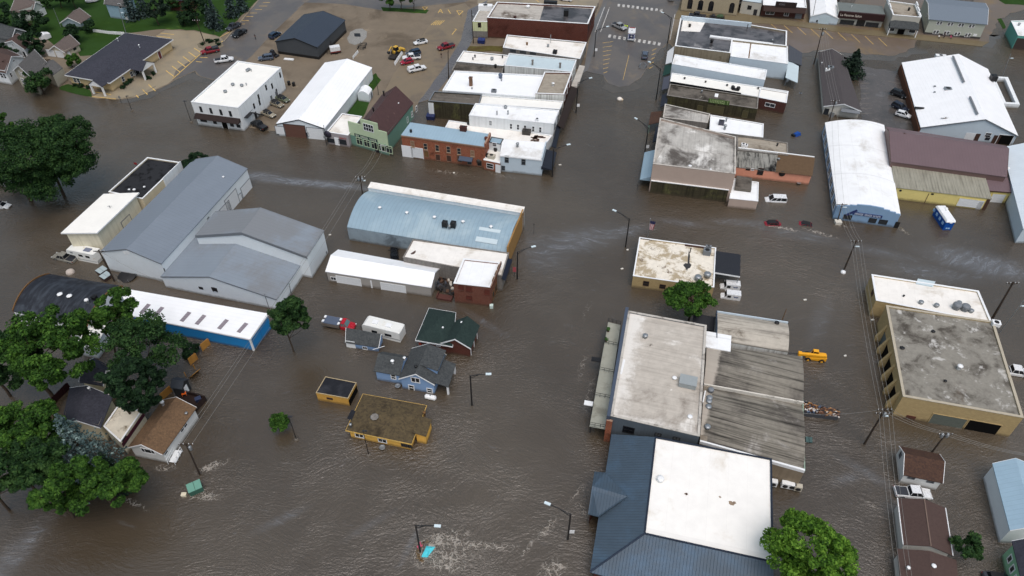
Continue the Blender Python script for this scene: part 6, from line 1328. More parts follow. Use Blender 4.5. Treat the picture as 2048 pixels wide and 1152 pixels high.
c=Bld('lean_to_roof','black ribbed lean-to between the round tree and the barrel roofs',[(1384,650),(1429,658),(1431,635),(1387,629)],3.6,'lean-to');c.mono(WALLGREY,mat('black_ribbed_sheet',(48,50,56),.5,.08,.5,ribs=('x',.6,.35)),[3.0,3.0,3.8,3.8])
# slate skirt roof and its white flat deck
h1,h0=6.4,3.4
inn=[at(1288,1068,h1),at(1546,1125,h1),at(1543,918,h1),at(1310,874,h1)];out=[at(1180,1144,h0),at(1552,1252,h0),None,at(1223,868,h0)]
o_=Vector((inn[0].x,inn[0].y,0));an=math.atan2((inn[1]-inn[0]).y,(inn[1]-inn[0]).x)
b=Bld('slate_roof_hall','large hall with a bright white flat roof ringed by a slate blue metal skirt roof',[(1288,1068),(1546,1125),(1543,918),(1310,874)],h1,'hall')
b.z0=-1.2;b.flat(WALLGREY,mat('bright_white_membrane',(240,239,234),.7,.05,.5,stains=[((205,196,180),.10,.55,.78),((150,132,112),.32,.70,.82)],grid=(3.0,40.0,.06)),mat('navy_coping',(44,54,70),.5),.12,.2)
O=[b.tl(p)if p is not None else None for p in out];I=[Vector((*p,h1-.02))for p in b.wc]
c=MB();c.slab([O[0],I[0],I[3],O[3]],.18);sw=b.part('skirt_roof',c,SLATEMETAL_Y)
c=MB();c.slab([O[0],O[1],I[1],I[0]],.18);b.part('skirt_roof',c,SLATEMETAL_X)
c=MB();dd=(I[0]-O[0]);c.tube(O[0]+Vector((0,0,.05)),I[0]+Vector((0,0,.05)),.14,.14,8);b.part('hip_cap',c,mat('dark_slate_cap',(46,60,80),.5))
c=MB();oo=[(O[0]+Vector((.6,.6,0)))[:2],(O[1]+Vector((-.2,.6,0)))[:2],(I[1]+Vector((-.2,-.1,0)))[:2],(I[0])[:2],(I[3])[:2],(O[3]+Vector((.6,-.1,0)))[:2]]
c.prism([tuple(p)for p in oo],-1.2,h0-.25,bottom=False);b.part('lower_wall',c,BRICKD)
gA,gB,gP=b.loc(1189,943,h0+.1),b.loc(1176,1028,h0+.1),b.loc(1255,993,5.4)
gM=(gA+gB)/2+Vector((0,0,1.9));
gM=Vector((gM.x,gM.y,5.4));v0=b.loc(1211,946,h0+.9);v1=b.loc(1197,1034,h0+.9)
c=MB();c.slab([gB,v1+Vector((0,0,.1)),gP,gM],.15);c.slab([gM,gP,v0+Vector((0,0,.1)),gA],.15);b.part('porch_gable',c,SLATEMETAL_X)
c=MB();c.prism([(gA+Vector((.3,-.3,0)))[:2],(gB+Vector((.3,.3,0)))[:2],(gM+Vector((1.5,0,0)))[:2]],-1.2,[h0-.2,h0-.2,5.0]);b.part('porch_wall',c,BRICKD)
b.fan(1320,961,r=.6,h=.8,m=TRIMW);b.vent(1373,989,r=.12,h=.25,m=TRIMB)
for px,py,k in ((1463,1006,1.0),(1469,1005,.6),(1440,994,.45),(1372,988,.5)):
    p=b.loc(px,py,b.rz);rr=random.Random(px);b.part('rust_stain',MB().add([(p.x+math.cos(t)*.5*k*rr.uniform(.5,1.25),p.y+math.sin(t)*.55*k*rr.uniform(.5,1.25)*.7,b.rz+.012)for t in [i*.5236 for i in range(12)]],[tuple(range(12))]),plain('rusty_pool',(156,136,114)))
# wall units behind it
for i,(px,py,n)in enumerate(((1541,962,2),(1578,968,2),(1597,973,1))):
    p=at(px,py,1.1);r=empty('condenser_unit',(p.x,p.y,0),R(-13),('white twin fan condenser unit nearest the white roof edge','white twin fan condenser unit in the middle of the row of three','small single fan condenser unit at the end of the row')[i],'air conditioner','condenser units behind the block')
    wd=2.3 if n==2 else 1.2;MB().box(-wd/2,-.4,.2,wd/2,.4,1.4).build('case',ACTAN if n==1 else TRIMW,r);c=MB()
    for dx in ((-.55,.55)if n==2 else (0,)):MB().lathe([(.42,0),(.42,.05),(.05,.06)],0,0,16).build('fan_grille',BLACK,r).matrix_local=Matrix.Translation((dx,-.42,.8))@Matrix.Rotation(R(90),4,'X')
    MB().box(-wd/2+.1,-.3,-1.2,-wd/2+.2,.3,.2).box(wd/2-.2,-.3,-1.2,wd/2-.1,.3,.2).build('stand',GALV,r)
# houses at the lower right
h=HB(1805,955,950)+.3
b=Bld('brown_garage','small white walled garage with a steep dark brown shingled roof',[(1807,950),(1886,966),(1879,908),(1799,892)],2.6,'garage')
b.gable(plain('white_garage_siding',(216,218,216)),SH_DKBROWN,'x',(1810,907),o=.2,rs=.55,trimw=.02);b.win(3,1801,910,.9,1.2,TRIMG,DARK)
for px,py in ((1823,955),(1861,963)):b.win(0,px,py,1.2,.8,TRIMG,DARK)
h=3.4
b=house('long cocoa brown shingled house behind the grey and white pickup',[(1806,1089),(1906,1111),(1891,1016),(1795,996)],3.2,plain('pale_house_siding',(214,214,208)),SH_COCOA,'y',rise=1.2,trim=None)
for k in (1,3):p,q=b.slopes[0][0]if k==3 else b.slopes[1][1],b.slopes[0][3]if k==3 else b.slopes[1][2];b.part('gutter',MB().tube(p,q,.09,.09,6),TRIMW)
b.part('ridge_cap',MB().tube(b.slopes[0][1],b.slopes[0][2],.11,.11,6),plain('pale_ridge_cap',(132,112,100),.8))
b=house('lower brown shingled wing of the long brown house cut by the bottom edge',[(1806,1200),(1922,1222),(1913,1120),(1794,1097)],3.0,MATS['pale_house_siding'],SH_COCOA,'y',rise=1.1,trim=None)
b.vent(1866,1134,3.8,.25,.5,TRIMW);b.vent(1816,1137,3.4,.2,.4,TRIMW)
h=HB(2003,1080,1061)
b=Bld('white_sheet_shed','white walled shed with a pale blue sheet roof at the right edge',[(2020,1061),(2100,1064),(2060,928),(1985,927)],4.2,'shed')
b.gable(WALLWY,mat('pale_blue_roof_near',(156,184,202),.5,.06,.4,ribs=('y',.8,.08)),'y',rise=1.6,o=.2,trim=TRIMW)
b=Bld('green_house','pale green sided house with white windows cut by the right bottom corner',[(2050,1190),(2130,1200),(2090,1090),(2024,1082)],4.4,'house')
b.gable(mat('mint_siding',(148,198,160),.7,siding=.2),SH_DARK,'y',rise=1.8,o=.3);L3=b.wlen(3)
for k in range(4):b.frame(3,1.5+k*(L3-3)/3,2.2,1.0,1.6,'window',TRIMW,GLASS,.14)
# ================================================================== trees: tapered trunk with limbs, crown of leaf clumps
def leaf_mat(name,dark,mid,light,trans=0.42):
    N=NT(name);geo=N.n('ShaderNodeNewGeometry');oi=N.n('ShaderNodeObjectInfo');tc=N.n('ShaderNodeTexCoord')
    n1=N.noise(tc.outputs['Object'],0.45,3,0.6)
    f=N.math('ADD',N.math('MULTIPLY',geo.outputs['Random Per Island'],0.6),N.math('MULTIPLY',N.ramp(n1,0.3,0.7),0.4))
    cr=N.n('ShaderNodeValToRGB');e=cr.color_ramp.elements;e[0].color=lin(dark);e[1].color=lin(light);e[1].position=0.9;e[0].position=0.12
    m=cr.color_ramp.elements.new(0.5);m.color=lin(mid);N.l(f,cr.inputs[0]);N.l(cr.outputs[0],N.b.inputs['Base Color'])
    N.b.inputs['Roughness'].default_value=0.7;N.b.inputs['Specular IOR Level'].default_value=0.2
    tr=N.n('ShaderNodeBsdfTranslucent');N.l(cr.outputs[0],tr.inputs['Color']);mx=N.n('ShaderNodeMixShader');mx.inputs[0].default_value=trans
    N.l(N.b.outputs[0],mx.inputs[1]);N.l(tr.outputs[0],mx.inputs[2]);N.l(mx.outputs[0],N.t.nodes['Material Output'].inputs[0]);return N.m
LEAF_B=leaf_mat('bright_green_leaves',(38,66,28),(66,108,42),(106,150,60))
LEAF_Y=leaf_mat('lime_green_leaves',(50,86,30),(94,140,46),(140,184,72))
LEAF_M=leaf_mat('mid_green_leaves',(32,58,34),(54,90,48),(88,124,66))
LEAF_D=leaf_mat('deep_green_leaves',(25,46,31),(41,70,44),(66,100,60))
LEAF_S=leaf_mat('blue_spruce_needles',(48,68,70),(88,112,112),(140,162,158),0.1)
LEAF_F=leaf_mat('dark_fir_needles',(18,34,26),(30,50,38),(52,74,54),0.1)
BARK=mat('grey_brown_bark',(88,76,64),.95,.2,2.0,streak=((50,42,36),'z',.6))
def leaf(c,q,r,sz,up):
    u=Vector((r.gauss(0,1),r.gauss(0,1),r.gauss(0,.6)));n=(up+Vector((r.gauss(0,.55),r.gauss(0,.55),r.gauss(0,.45)))).normalized()
    u=(u-n*u.dot(n)).normalized()*sz;v=n.cross(u)*r.uniform(.55,.85)
    c.v+=[tuple(q-u),tuple(q+v*.9-u*.1),tuple(q+u),tuple(q-v*.9+u*.1)];b=len(c.v)-4;c.f.append((b,b+1,b+2,b+3));c.mi.append(0);c.sm.append(False)
def crown(seed,rx,rz,clumps,per,leafsz,cr=.30,droop=0.0,hollow=.55,core=.55):
    """leaf clumps spread through an uneven ellipsoid, denser near its surface; origin at its centre"""
    r=random.Random(seed);c=MB();cen=[]
    nl=max(6,min(15,clumps//6));lob=[];tries=0  # big boughs, each a dome of clumps
    while len(lob)<nl and tries<600:
        tries+=1;d=Vector((r.gauss(0,1),r.gauss(0,1),r.gauss(.25,.8))).normalized();k=r.uniform(.50,.80)
        p=Vector((d.x*k,d.y*k,d.z*k))
        if p.z>-.6 and all((p-q).length>.42 for q,_ in lob):lob.append((p,r.uniform(.30,.46)))
    lob.append((Vector((0,0,.1)),core));tries=0
    while len(cen)<clumps*1.25 and tries<clumps*60:
        tries+=1;lp,lr=lob[-1]if core>.7 else r.choice(lob);d=Vector((r.gauss(0,1),r.gauss(0,1),r.gauss(.45,.8))).normalized()
        u=lp+d*lr*(r.uniform(.2,1.0)if core>.7 else r.uniform(.8,1.0));p=Vector((u.x*rx,u.y*rx,u.z*rz))
        if p.z<-rz*.85 or core<.7 and any((u-q).length<q_*.66 for q,q_ in lob if q is not lp):continue
        if any((p-q).length<rx*cr*.40 for q,_ in cen):continue
        cen.append((p,d))
    for p,d in cen:
        R_=rx*cr*r.uniform(.45,.85);m=int(per*r.uniform(.7,1.2))
        for _ in range(m):
            e=Vector((r.gauss(0,1),r.gauss(0,1),r.gauss(.2,.8))).normalized();rad=R_*r.random()**.35
            q=p+Vector((e.x*rad,e.y*rad,e.z*rad*.72-droop*rad*abs(e.x)))
            leaf(c,q,r,leafsz*r.uniform(.6,1.25),(e*.8+Vector((0,0,.55))))
    return c,[p for p,d in cen]
def trunk(seed,base_z,H_,r0,cen,n_limbs=9):
    r=random.Random(seed);c=MB();z0=base_z;top=H_
    pts=[Vector((0,0,z0))];k=5
    for i in range(1,k+1):pts.append(Vector((r.gauss(0,.12)*i,r.gauss(0,.12)*i,z0+(top-z0)*i/k)))
    for i in range(k):c.tube(pts[i],pts[i+1],r0*(1-i/k*.75),r0*(1-(i+1)/k*.75),8)
    for q in r.sample(cen,min(n_limbs,len(cen))):
        a=pts[r.randrange(2,k)];mid=a.lerp(q,.5)+Vector((0,0,-.06*(q-a).length));c.tube(a,mid,r0*.34,r0*.2,6);c.tube(mid,q,r0*.2,r0*.05,6)
    return c
TREE_N=[0]
def tree(label,cpx,base,rxpx,rzf,lm,name='deciduous_tree',cat='tree',clumps=46,per=120,leafsz=.34,group=None,cr=.30,hollow=.5,tr=None,z0=-1.0,lim=9,rows=None,gap=0,lean=0.0):
    """crown centred at picture point cpx, standing at picture point base (both 2048 px); rxpx = crown half width in px"""
    TREE_N[0]+=1;sd=100+TREE_N[0];leafsz*=.84;per=int(per*1.35)
    B_=at(*base);zc=zat(B_.x,B_.y,cpx[1]);sc=CF/(B_.y*cP-(zc-CH)*sP);rx=rxpx/sc;rz=rx*rzf
    # sideways offset of the crown from its foot
    xc=(cpx[0]-1024)/CF*(B_.y*cP-(zc-CH)*sP);dx=max(-rx*.9,min(rx*.9,xc-B_.x))
    root=empty(name,B_,0,label,cat,group)
    c,cen=crown(sd,rx,rz,clumps,per,leafsz,cr,core=.9 if name=='bush' else .68)
    off=Vector((dx,0,max(zc,rz*.75)))
    ct=[p+off for p in cen]
    trunk(sd,z0,off.z+rz*.3,tr or max(.16,rx*.055),ct,lim).build('trunk',BARK,root)
    c.build('crown',lm,root,off);return root
def conifer(label,top,base,rpx,lm,name='conifer',cat='tree',layers=15,per=150,leafsz=.30,z0=-1.0,group=None):
    TREE_N[0]+=1;r=random.Random(300+TREE_N[0]);B_=at(*base);Ht=zat(B_.x,B_.y,top[1]);sc=ppm(*base);rx=rpx/sc;root=empty(name,B_,0,label,cat,group);c=MB()
    dx=(top[0]-1024)/CF*(B_.y*cP-(Ht-CH)*sP)-B_.x
    for i in range(layers):
        t=i/(layers-1);z=Ht*(.08+.90*t);R_=rx*(1-t)**.85+.18
        nb=max(4,int(12*(1-t*.7)))
        for b_ in range(nb):
            a=2*math.pi*(b_+r.random()*.8)/nb;ln=R_*r.uniform(.72,1.12)
            for k in range(max(4,int(per/nb*(1-t*.6)))):
                s=r.random()**.7;q=Vector((math.cos(a)*ln*s+r.gauss(0,.10*R_),math.sin(a)*ln*s+r.gauss(0,.10*R_),z-s*ln*.28+r.gauss(0,.12)))
                leaf(c,q,r,leafsz*r.uniform(.6,1.2),Vector((math.cos(a)*.5,math.sin(a)*.5,.8)))
    c.build('crown',lm,root,Vector((0,0,0)));MB().tube((0,0,z0),(0,0,Ht*.95),max(.15,rx*.07),.03,8).build('trunk',BARK,root);return root
# left, in the flood
tree('broad dark green tree, left one of the two big crowns at the left edge',(46,326),(62,400),84,1.0,LEAF_M,clumps=150,per=190,leafsz=.30,cr=.27)
tree('broad mid green tree whose crown overhangs the flood at the left',(134,302),(128,392),62,1.2,LEAF_M,clumps=130,per=190,leafsz=.30,cr=.30)
tree('mid green tree at the left edge between the houses and the big crowns',(-2,250),(-4,300),34,1.1,LEAF_B,clumps=30,per=110)
tree('dark tree cut by the left edge above the black arched building',(12,712),(20,792),62,1.0,LEAF_M,clumps=50,per=150)
tree('large bright green maple below the black arched building',(104,702),(110,800),84,.92,LEAF_B,clumps=90,per=170,leafsz=.34,cr=.26)
tree('bright green maple overlapping the end of the black arched roof',(232,632),(240,720),48,1.05,LEAF_B,clumps=55,per=150,leafsz=.32,cr=.27)
tree('olive green spreading tree with bare twigs behind the round dark tree',(292,690),(300,770),72,.75,LEAF_M,clumps=60,per=120,leafsz=.28,cr=.27,hollow=.4)
tree('dense dark green round tree beside the cream house',(268,770),(272,850),58,1.15,LEAF_D,clumps=80,per=190,leafsz=.28,cr=.24,hollow=.62)
tree('low dark bush by the cedar fence panels',(378,703),(378,710),22,.8,LEAF_D,'bush','bush',clumps=20,per=80,leafsz=.24,tr=.05,lim=3)
conifer('blue grey spruce in front of the cream house',(168,828),(196,948),68,LEAF_S,'spruce',layers=16,per=330,leafsz=.26)
conifer('dark blue spruce tip behind the lowest bright tree',(230,905),(246,975),30,LEAF_F,'spruce',layers=12,per=200,leafsz=.24)
tree('bright green tree at the left bottom edge in the flood',(44,862),(48,935),72,.85,LEAF_B,clumps=75,per=160,leafsz=.32,cr=.27)
tree('bright green tree with leaning limbs at the waterline of the bottom left grove',(146,975),(146,1036),62,.85,LEAF_B,clumps=70,per=150,leafsz=.30,cr=.26)
tree('bright green tree at the right tip of the bottom left grove',(236,962),(232,1018),50,.75,LEAF_B,clumps=60,per=140,leafsz=.30,cr=.27)
tree('mid green tree cut by the left edge in the bottom left grove',(10,945),(18,1020),60,.95,LEAF_M,clumps=60,per=150,leafsz=.32)
tree('mid green tree filling the middle of the bottom left grove',(78,920),(80,990),58,.8,LEAF_M,clumps=60,per=150,leafsz=.32)
tree('lone tall tree standing in the flood by the wide warehouse',(580,640),(587,703),36,1.75,LEAF_M,clumps=50,per=140,leafsz=.30,cr=.36,hollow=.35)
tree('small round bush alone in the open water beside a lamp',(558,847),(558,862),21,1.05,LEAF_B,'bush','bush',clumps=40,per=110,leafsz=.18,cr=.36,hollow=.5,tr=.08,lim=4)
tree('round tree between the tan building and the barrel roofs',(1380,597),(1377,640),47,.48,LEAF_B,clumps=60,per=130,leafsz=.30,cr=.28)
tree('lime green tree at the bottom edge right of the slate roof',(1620,1100),(1622,1165),84,.95,LEAF_Y,clumps=95,per=170,leafsz=.28,cr=.24)
tree('small half bare tree beside the cocoa brown house',(1936,1092),(1930,1118),32,.75,LEAF_M,clumps=28,per=100,leafsz=.24,cr=.34,hollow=.3)
tree('small dark green tree behind the black gravelled roof',(394,325),(398,352),26,.75,LEAF_D,clumps=26,per=100,leafsz=.26,cr=.36)
conifer('tall dark evergreen at the corner of the long taupe house',(1706,98),(1700,150),33,LEAF_F,'evergreen',layers=18,per=340,leafsz=.30)
tree('rounded green shrub below the evergreen',(1705,146),(1704,156),14,.5,LEAF_D,'bush','bush',clumps=14,per=80,leafsz=.26,tr=.06,lim=3)
# the leafy north-west
for i,(lab,c_,b_,r_,m_,f_)in enumerate((('round green tree in front of the beige two storey house',(80,166),(88,186),30,LEAF_M,.95),('small bright young tree between the cream garage and the clinic',(146,121),(146,134),13,LEAF_B,1.0),
        ('dark tree behind the white gable ended garage',(68,92),(66,112),24,LEAF_D,1.2),('tall dark tree at the top left corner',(4,32),(4,60),24,LEAF_D,1.3),('spreading tree left of the pale blue shed',(62,44),(64,64),30,LEAF_D,.9),
        ('mid green tree between the pale blue shed and the cream garage',(153,66),(150,84),20,LEAF_D,.9),('dark shrubby tree at the corner of the pale blue shed',(181,52),(182,64),14,LEAF_D,.9),('tree at the left edge behind the brown roofed white house',(14,108),(20,124),20,LEAF_D,1.1),
        ('tree leaning over the driveway at the top edge',(95,0),(96,16),14,LEAF_M,.9),('tall tree at the top edge right of the driveway',(122,-12),(124,16),20,LEAF_D,1.1),('tall tree at the top edge left of the boat',(150,-14),(154,20),22,LEAF_M,1.0),
        ('broad dark deciduous tree right of the first two spruces',(314,20),(318,50),25,LEAF_F,1.1),('dark green tree left of the street spruces',(392,20),(396,46),28,LEAF_D,1.1),('low rounded tree under the spruces by the lawn',(368,36),(370,52),16,LEAF_D,.8),('small green tree behind the paired spruces',(345,6),(345,22),15,LEAF_M,.9))):
    tree(lab,c_,b_,r_,f_,m_,clumps=26,per=75,leafsz=.42,cr=.36,z0=-.3)
for i,(lab,t_,b_,r_)in enumerate((('grey green spruce at the edge of the bright lawn',(264,-22),(268,40),18),('grey green spruce just right of the first one',(288,-25),(290,32),17),('blue spruce nearest the street',(432,-2),(436,58),17),('dark spruce behind the blue street spruce',(425,10),(424,52),13),('blue spruce second along the street',(462,-18),(466,34),17),('blue spruce furthest along the street',(482,-24),(486,22),15))):
    conifer(lab,t_,b_,r_,leaf_mat('street_spruce_needles',(30,44,42),(52,70,68),(86,106,102),.1)if i==0 else bpy.data.materials['street_spruce_needles'],'spruce',layers=12,per=110,leafsz=.42,z0=-.3)
for i,(x,y)in enumerate(((780,20),(803,20),(829,22))):tree(('small tree on the strip of lawn at the top edge, leftmost of three','small tree on the strip of lawn at the top edge, middle of three','small tree on the strip of lawn at the top edge, rightmost of three')[i],(x-3,-8),(x,y),17,1.0,LEAF_B,clumps=22,per=75,leafsz=.42,cr=.36,z0=-.2,group='street trees on the lawn strip',hollow=.4)
# beds of shrubs by the clinic
SHR=[(247,177),(252,171),(258,167),(262,163),(304,123),(311,117),(318,115),(331,104),(335,100),(338,97),(293,158),(306,147),(308,150),(405,90),(416,83),(422,85),(434,83),(437,91),(150,172),(163,174),(178,177),(300,158)]
b0=at(*SHR[0]);base_shrub=empty('shrub',b0,0,'small dark shrub planted along the clinic wall and its gravel bed','shrub','shrubs planted round the clinic');c,_=crown(900,.8,.6,9,40,.2,.5);c.build('foliage',LEAF_D,base_shrub,(0,0,.5))
for x,y in SHR[1:]:
    s_=copy_tree(base_shrub);s_.location=at(x,y);s_.rotation_euler.z=rnd.uniform(0,6);k=rnd.uniform(.7,1.15);s_.scale=(k,k,k)
# ================================================================== vehicles
PAINT={}
def paint(name,col,rough=.28,metal=0.15):
    if name not in PAINT:PAINT[name]=plain('car_paint_'+name,col,rough,metal,.6,.03)
    return PAINT[name]
# stations along the length: (x from rear, z low, z top, half width); greenhouse: (x0 base, x0 top, x1 top, x1 base, z base, z top, half width base, half width top)
KIND={
    'sedan':dict(L=4.75,st=[(0,.45,.80,.72),(.15,.30,.98,.84),(1.0,.24,1.02,.90),(2.2,.24,.98,.91),(3.4,.24,.94,.90),(4.4,.28,.78,.84),(4.75,.42,.62,.70)],gh=(.55,1.35,2.65,3.5,.96,1.44,.80,.60),wh=(.95,3.75,.33)),
    'hatchback':dict(L=4.2,st=[(0,.45,.85,.74),(.12,.30,1.02,.84),(1.0,.24,1.04,.88),(2.2,.24,1.00,.89),(3.1,.24,.98,.88),(3.9,.28,.82,.82),(4.2,.42,.64,.70)],gh=(.12,.55,2.2,3.05,1.0,1.52,.80,.62),wh=(.8,3.35,.33)),
    'suv':dict(L=4.85,st=[(0,.5,.95,.80),(.12,.36,1.14,.92),(1.2,.32,1.16,.96),(2.6,.32,1.12,.96),(3.5,.32,1.10,.95),(4.5,.36,.98,.90),(4.85,.5,.78,.78)],gh=(.10,.45,2.75,3.5,1.12,1.75,.88,.70),wh=(.95,3.85,.39)),
    'van':dict(L=5.1,st=[(0,.5,.95,.86),(.1,.34,1.2,.96),(1.5,.30,1.2,1.0),(3.2,.30,1.16,1.0),(4.2,.30,1.05,.98),(4.85,.36,.90,.92),(5.1,.5,.74,.80)],gh=(.06,.22,3.25,4.15,1.15,1.95,.94,.82),wh=(.95,4.0,.36)),
    'pickup':dict(L=5.9,st=[(0,.55,1.04,.92),(.06,.40,1.08,.97),(2.1,.36,1.08,.99),(2.2,.36,1.14,.99),(3.8,.36,1.14,.99),(4.5,.36,1.14,.98),(5.6,.42,1.02,.94),(5.9,.55,.80,.84)],gh=(2.15,2.35,3.75,4.45,1.12,1.86,.90,.74),wh=(1.1,4.75,.42),bed=(.14,2.0)),
}
NAMES={'sedan':'parked_car','hatchback':'hatchback_car','suv':'suv_car','van':'minivan','pickup':'pickup_truck'}
CATS={'sedan':'car','hatchback':'car','suv':'car','van':'van','pickup':'pickup truck'}
CACHE={}
def hull(c,st):
    rings=[]
    for (x,zl,zt,hw)in st:
        b=min(.14,(zt-zl)*.3)
        rings.append([(x,-hw+.10,zl),(x,-hw,zl+b),(x,-hw,zt-b*1.4),(x,-hw+.09,zt-.02),(x,0,zt+.02),(x,hw-.09,zt-.02),(x,hw,zt-b*1.4),(x,hw,zl+b),(x,hw-.10,zl)])
    n=9;vs=[p for r in rings for p in r];fs=[]
    for k in range(len(rings)-1):fs+=[(k*n+i,k*n+(i+1)%n,(k+1)*n+(i+1)%n,(k+1)*n+i)for i in range(n)]
    fs+=[tuple(range(n)),tuple(reversed(range((len(rings)-1)*n,len(rings)*n)))]
    c.add(vs,fs)
def frustum(c,g,zt=None,grow=0):
    x0,x0t,x1t,x1,z0,z1,wb,wt=g
    vs=[(x0,-wb,z0),(x1,-wb,z0),(x1,wb,z0),(x0,wb,z0),(x0t,-wt,z1),(x1t,-wt,z1),(x1t,wt,z1),(x0t,wt,z1)]
    c.add(vs,[(0,1,5,4),(1,2,6,5),(2,3,7,6),(3,0,4,7),(4,5,6,7)])
def meshes(kind):
    if kind in CACHE:return CACHE[kind]
    K=KIND[kind];c=MB();hull(c,K['st']);x0,x0t,x1t,x1,z0,z1,wb,wt=K['gh']
    # roof skin and pillars in body colour
    c.slab([(x0t-.04,-wt-.03,z1+.05),(x1t+.05,-wt-.03,z1+.04),(x1t+.05,wt+.03,z1+.04),(x0t-.04,wt+.03,z1+.05)],.07)
    nb=3 if kind in ('suv','van')else 2
    for sg in (-1,1):
        for (xa,xb)in [(x0,x0t),(x1,x1t)]+[(x0+(x1-x0)*f,x0t+(x1t-x0t)*f)for f in ((.52,)if nb==2 else (.38,.68))]:
            c.tube((xa,sg*(wb+.005),z0-.02),(xb,sg*(wt+.012),z1),.055,.05,6)
    if kind=='van':c.add([(x0+.1,sg_*(wb*.6+wt*.4+.035),z)for sg_ in (-1,)for z in (1.3,1.8)]+[(x0+2.0,-(wb*.6+wt*.4+.035),1.8),(x0+2.0,-(wb*.6+wt*.4+.035),1.3)],[(0,1,2,3)])
    g=MB();frustum(g,K['gh']);wl=MB();xr,xf,rad=K['wh']
    ob={'body':c,'window_glass':g}
    tmp=bpy.data.objects
    out={}
    out['body']=c;out['window_glass']=g
    CACHE[kind]=out;return out
def wheel_parts(root,K):
    xr,xf,rad=K['wh'];hw=max(s[3]for s in K['st'])
    for x in (xr,xf):
        for sg in (-1,1):
            w_=MB().tube((x-K['L']/2,sg*(hw-.20),rad),(x-K['L']/2,sg*(hw+.02),rad),rad,rad,16).build('wheel',TYRE,root)
            MB().tube((x-K['L']/2,sg*(hw+.0),rad),(x-K['L']/2,sg*(hw+.035),rad),rad*.62,rad*.55,12).build('rim',RIM,w_)
PROTO={}
def car(kind,label,rear,front,col,dz=0.0,pitch=0.0,roll=0.0,group=None,cap=None,topm=None,z=0.05,name=None,bedm=None):
    """rear and front: picture points of its two ends on the ground"""
    K=KIND[kind];a,b=at(*rear,z),at(*front,z);mid=(a+b)/2;rz=math.atan2((b-a).y,(b-a).x);h=K['L']/2
    nm=name or NAMES[kind]
    if kind not in PROTO:
        me=meshes(kind);r=empty(nm,mid,rz)
        for pn in ('body','window_glass'):
            c=me[pn];c.v=[(x-h,y,z_)for x,y,z_ in c.v];c.build(pn,BLACK if pn=='body' else DARK,r)
        wheel_parts(r,K);st=K['st']
        for sg in (-1,1):
            MB().box(h-.22,sg*(st[-1][3]-.06)-.16,st[-2][2]*.72,h-.02,sg*(st[-1][3]-.06)+.10,st[-2][2]*.72+.16).build('headlight',CLEARL,r)
            MB().box(-h-.01,sg*(st[0][3]-.05)-.09,st[0][2]*.78,-h+.12,sg*(st[0][3]-.05)+.09,st[0][2]*.78+.2).build('tail_light',REDL,r)
            x1=K['gh'][3]-h-.25;MB().obox((x1,sg*(K['gh'][6]+.22),K['gh'][4]+.1),(.08,0,0),(0,.14,0),(0,0,.08)).build('mirror',BLACK,r)
        MB().box(h-.05,-.5,st[-1][1]+.02,h+.03,.5,st[-1][1]+.22).build('bumper',TRIMD,r)
        if 'bed' in K:
            x0,x1=K['bed'];zt=K['st'][1][2];hw=.80
            MB().box(x0-h,-hw,zt-.10,x1-h,hw,zt+.032).build('bed',TRIMD,r)
        PROTO[kind]=r;root=r
    else:
        root=copy_tree(PROTO[kind])
    root.name=nm;root.location=mid+Vector((0,0,dz));root.rotation_euler=(roll,pitch,rz)
    for k in ('label','category','group'):
        if k in root:del root[k]
    tag(root,label,CATS[kind],group)
    pm=paint(col[0],col[1])
    for ch in root.children:
        if ch.name.startswith('body')or ch.name.startswith('mirror'):
            ch.material_slots[0].link='OBJECT';ch.material_slots[0].material=pm
        if bedm and ch.name.startswith('bed'):ch.material_slots[0].link='OBJECT';ch.material_slots[0].material=bedm
    if cap:  # topper or cover over a pickup bed
        c=MB();frustum(c,(.10-h,.22-h,2.12-h,2.16-h,1.06,1.72,.93,.80));o=c.build('bed_topper',cap,root);c=MB();c.box(.5-h,-.90,1.2,1.9-h,.90,1.55);c.build('window_glass',DARK,o)
    if topm:MB().slab([(K['gh'][1]-h-.5,-.66,K['gh'][5]+.085),(K['gh'][2]-h,-.66,K['gh'][5]+.085),(K['gh'][2]-h,.66,K['gh'][5]+.085),(K['gh'][1]-h-.5,.66,K['gh'][5]+.085)],.03).build('soft_top',topm,root)
    return root
WHT=('white',(228,230,231));BLK=('black',(26,28,32));RED=('red',(150,30,44));DBL=('dark_blue',(44,66,92));GRN=('sage_green',(112,120,96));TAN=('champagne',(152,144,124));SIL=('silver',(168,172,174));GRY=('dark_grey',(66,70,78));CHR=('cherry',(176,32,60));SLT=('slate',(92,104,122))
car('pickup','white crew cab pickup standing at the edge of the flood by the clinic street',(431,126),(467,121),WHT)
car('pickup','red pickup with a dark bed topper beside the gravel bed',(438,102),(404,109),RED,cap=paint('topper',(60,58,62)))
car('pickup','dark grey pickup nearer the spruces on the yellow lined street',(479,51),(457,63),GRY)
car('pickup','black pickup next to the dark grey one on the yellow lined street',(491,64),(468,77),BLK)
car('suv','dark blue suv half hidden behind the charcoal shed',(541,80),(560,68),DBL)
car('suv','dark grey estate at the corner of the charcoal shed',(546,118),(519,121),SLT)
car('sedan','white convertible with a black soft top on the tan lot',(854,85),(829,90),WHT,topm=plain('black_soft_top',(22,24,28),.8))
car('pickup','red pickup parked beside the alley',(907,93),(877,101),RED)
car('suv','dark teal blue suv behind the white pickup on the lot',(840,107),(814,113),DBL)
car('pickup','white pickup with a dark bed in the row on the lot',(840,117),(807,120),WHT)
car('hatchback','cherry red hatchback in the row on the lot',(828,124),(800,130),CHR)
car('pickup','white pickup with a white bed topper nearest the alley on the lot',(818,145),(850,138),WHT,cap=PAINT['white'])
car('sedan','sage green sedan beside the white two storey block',(554,197),(578,206),GRN)
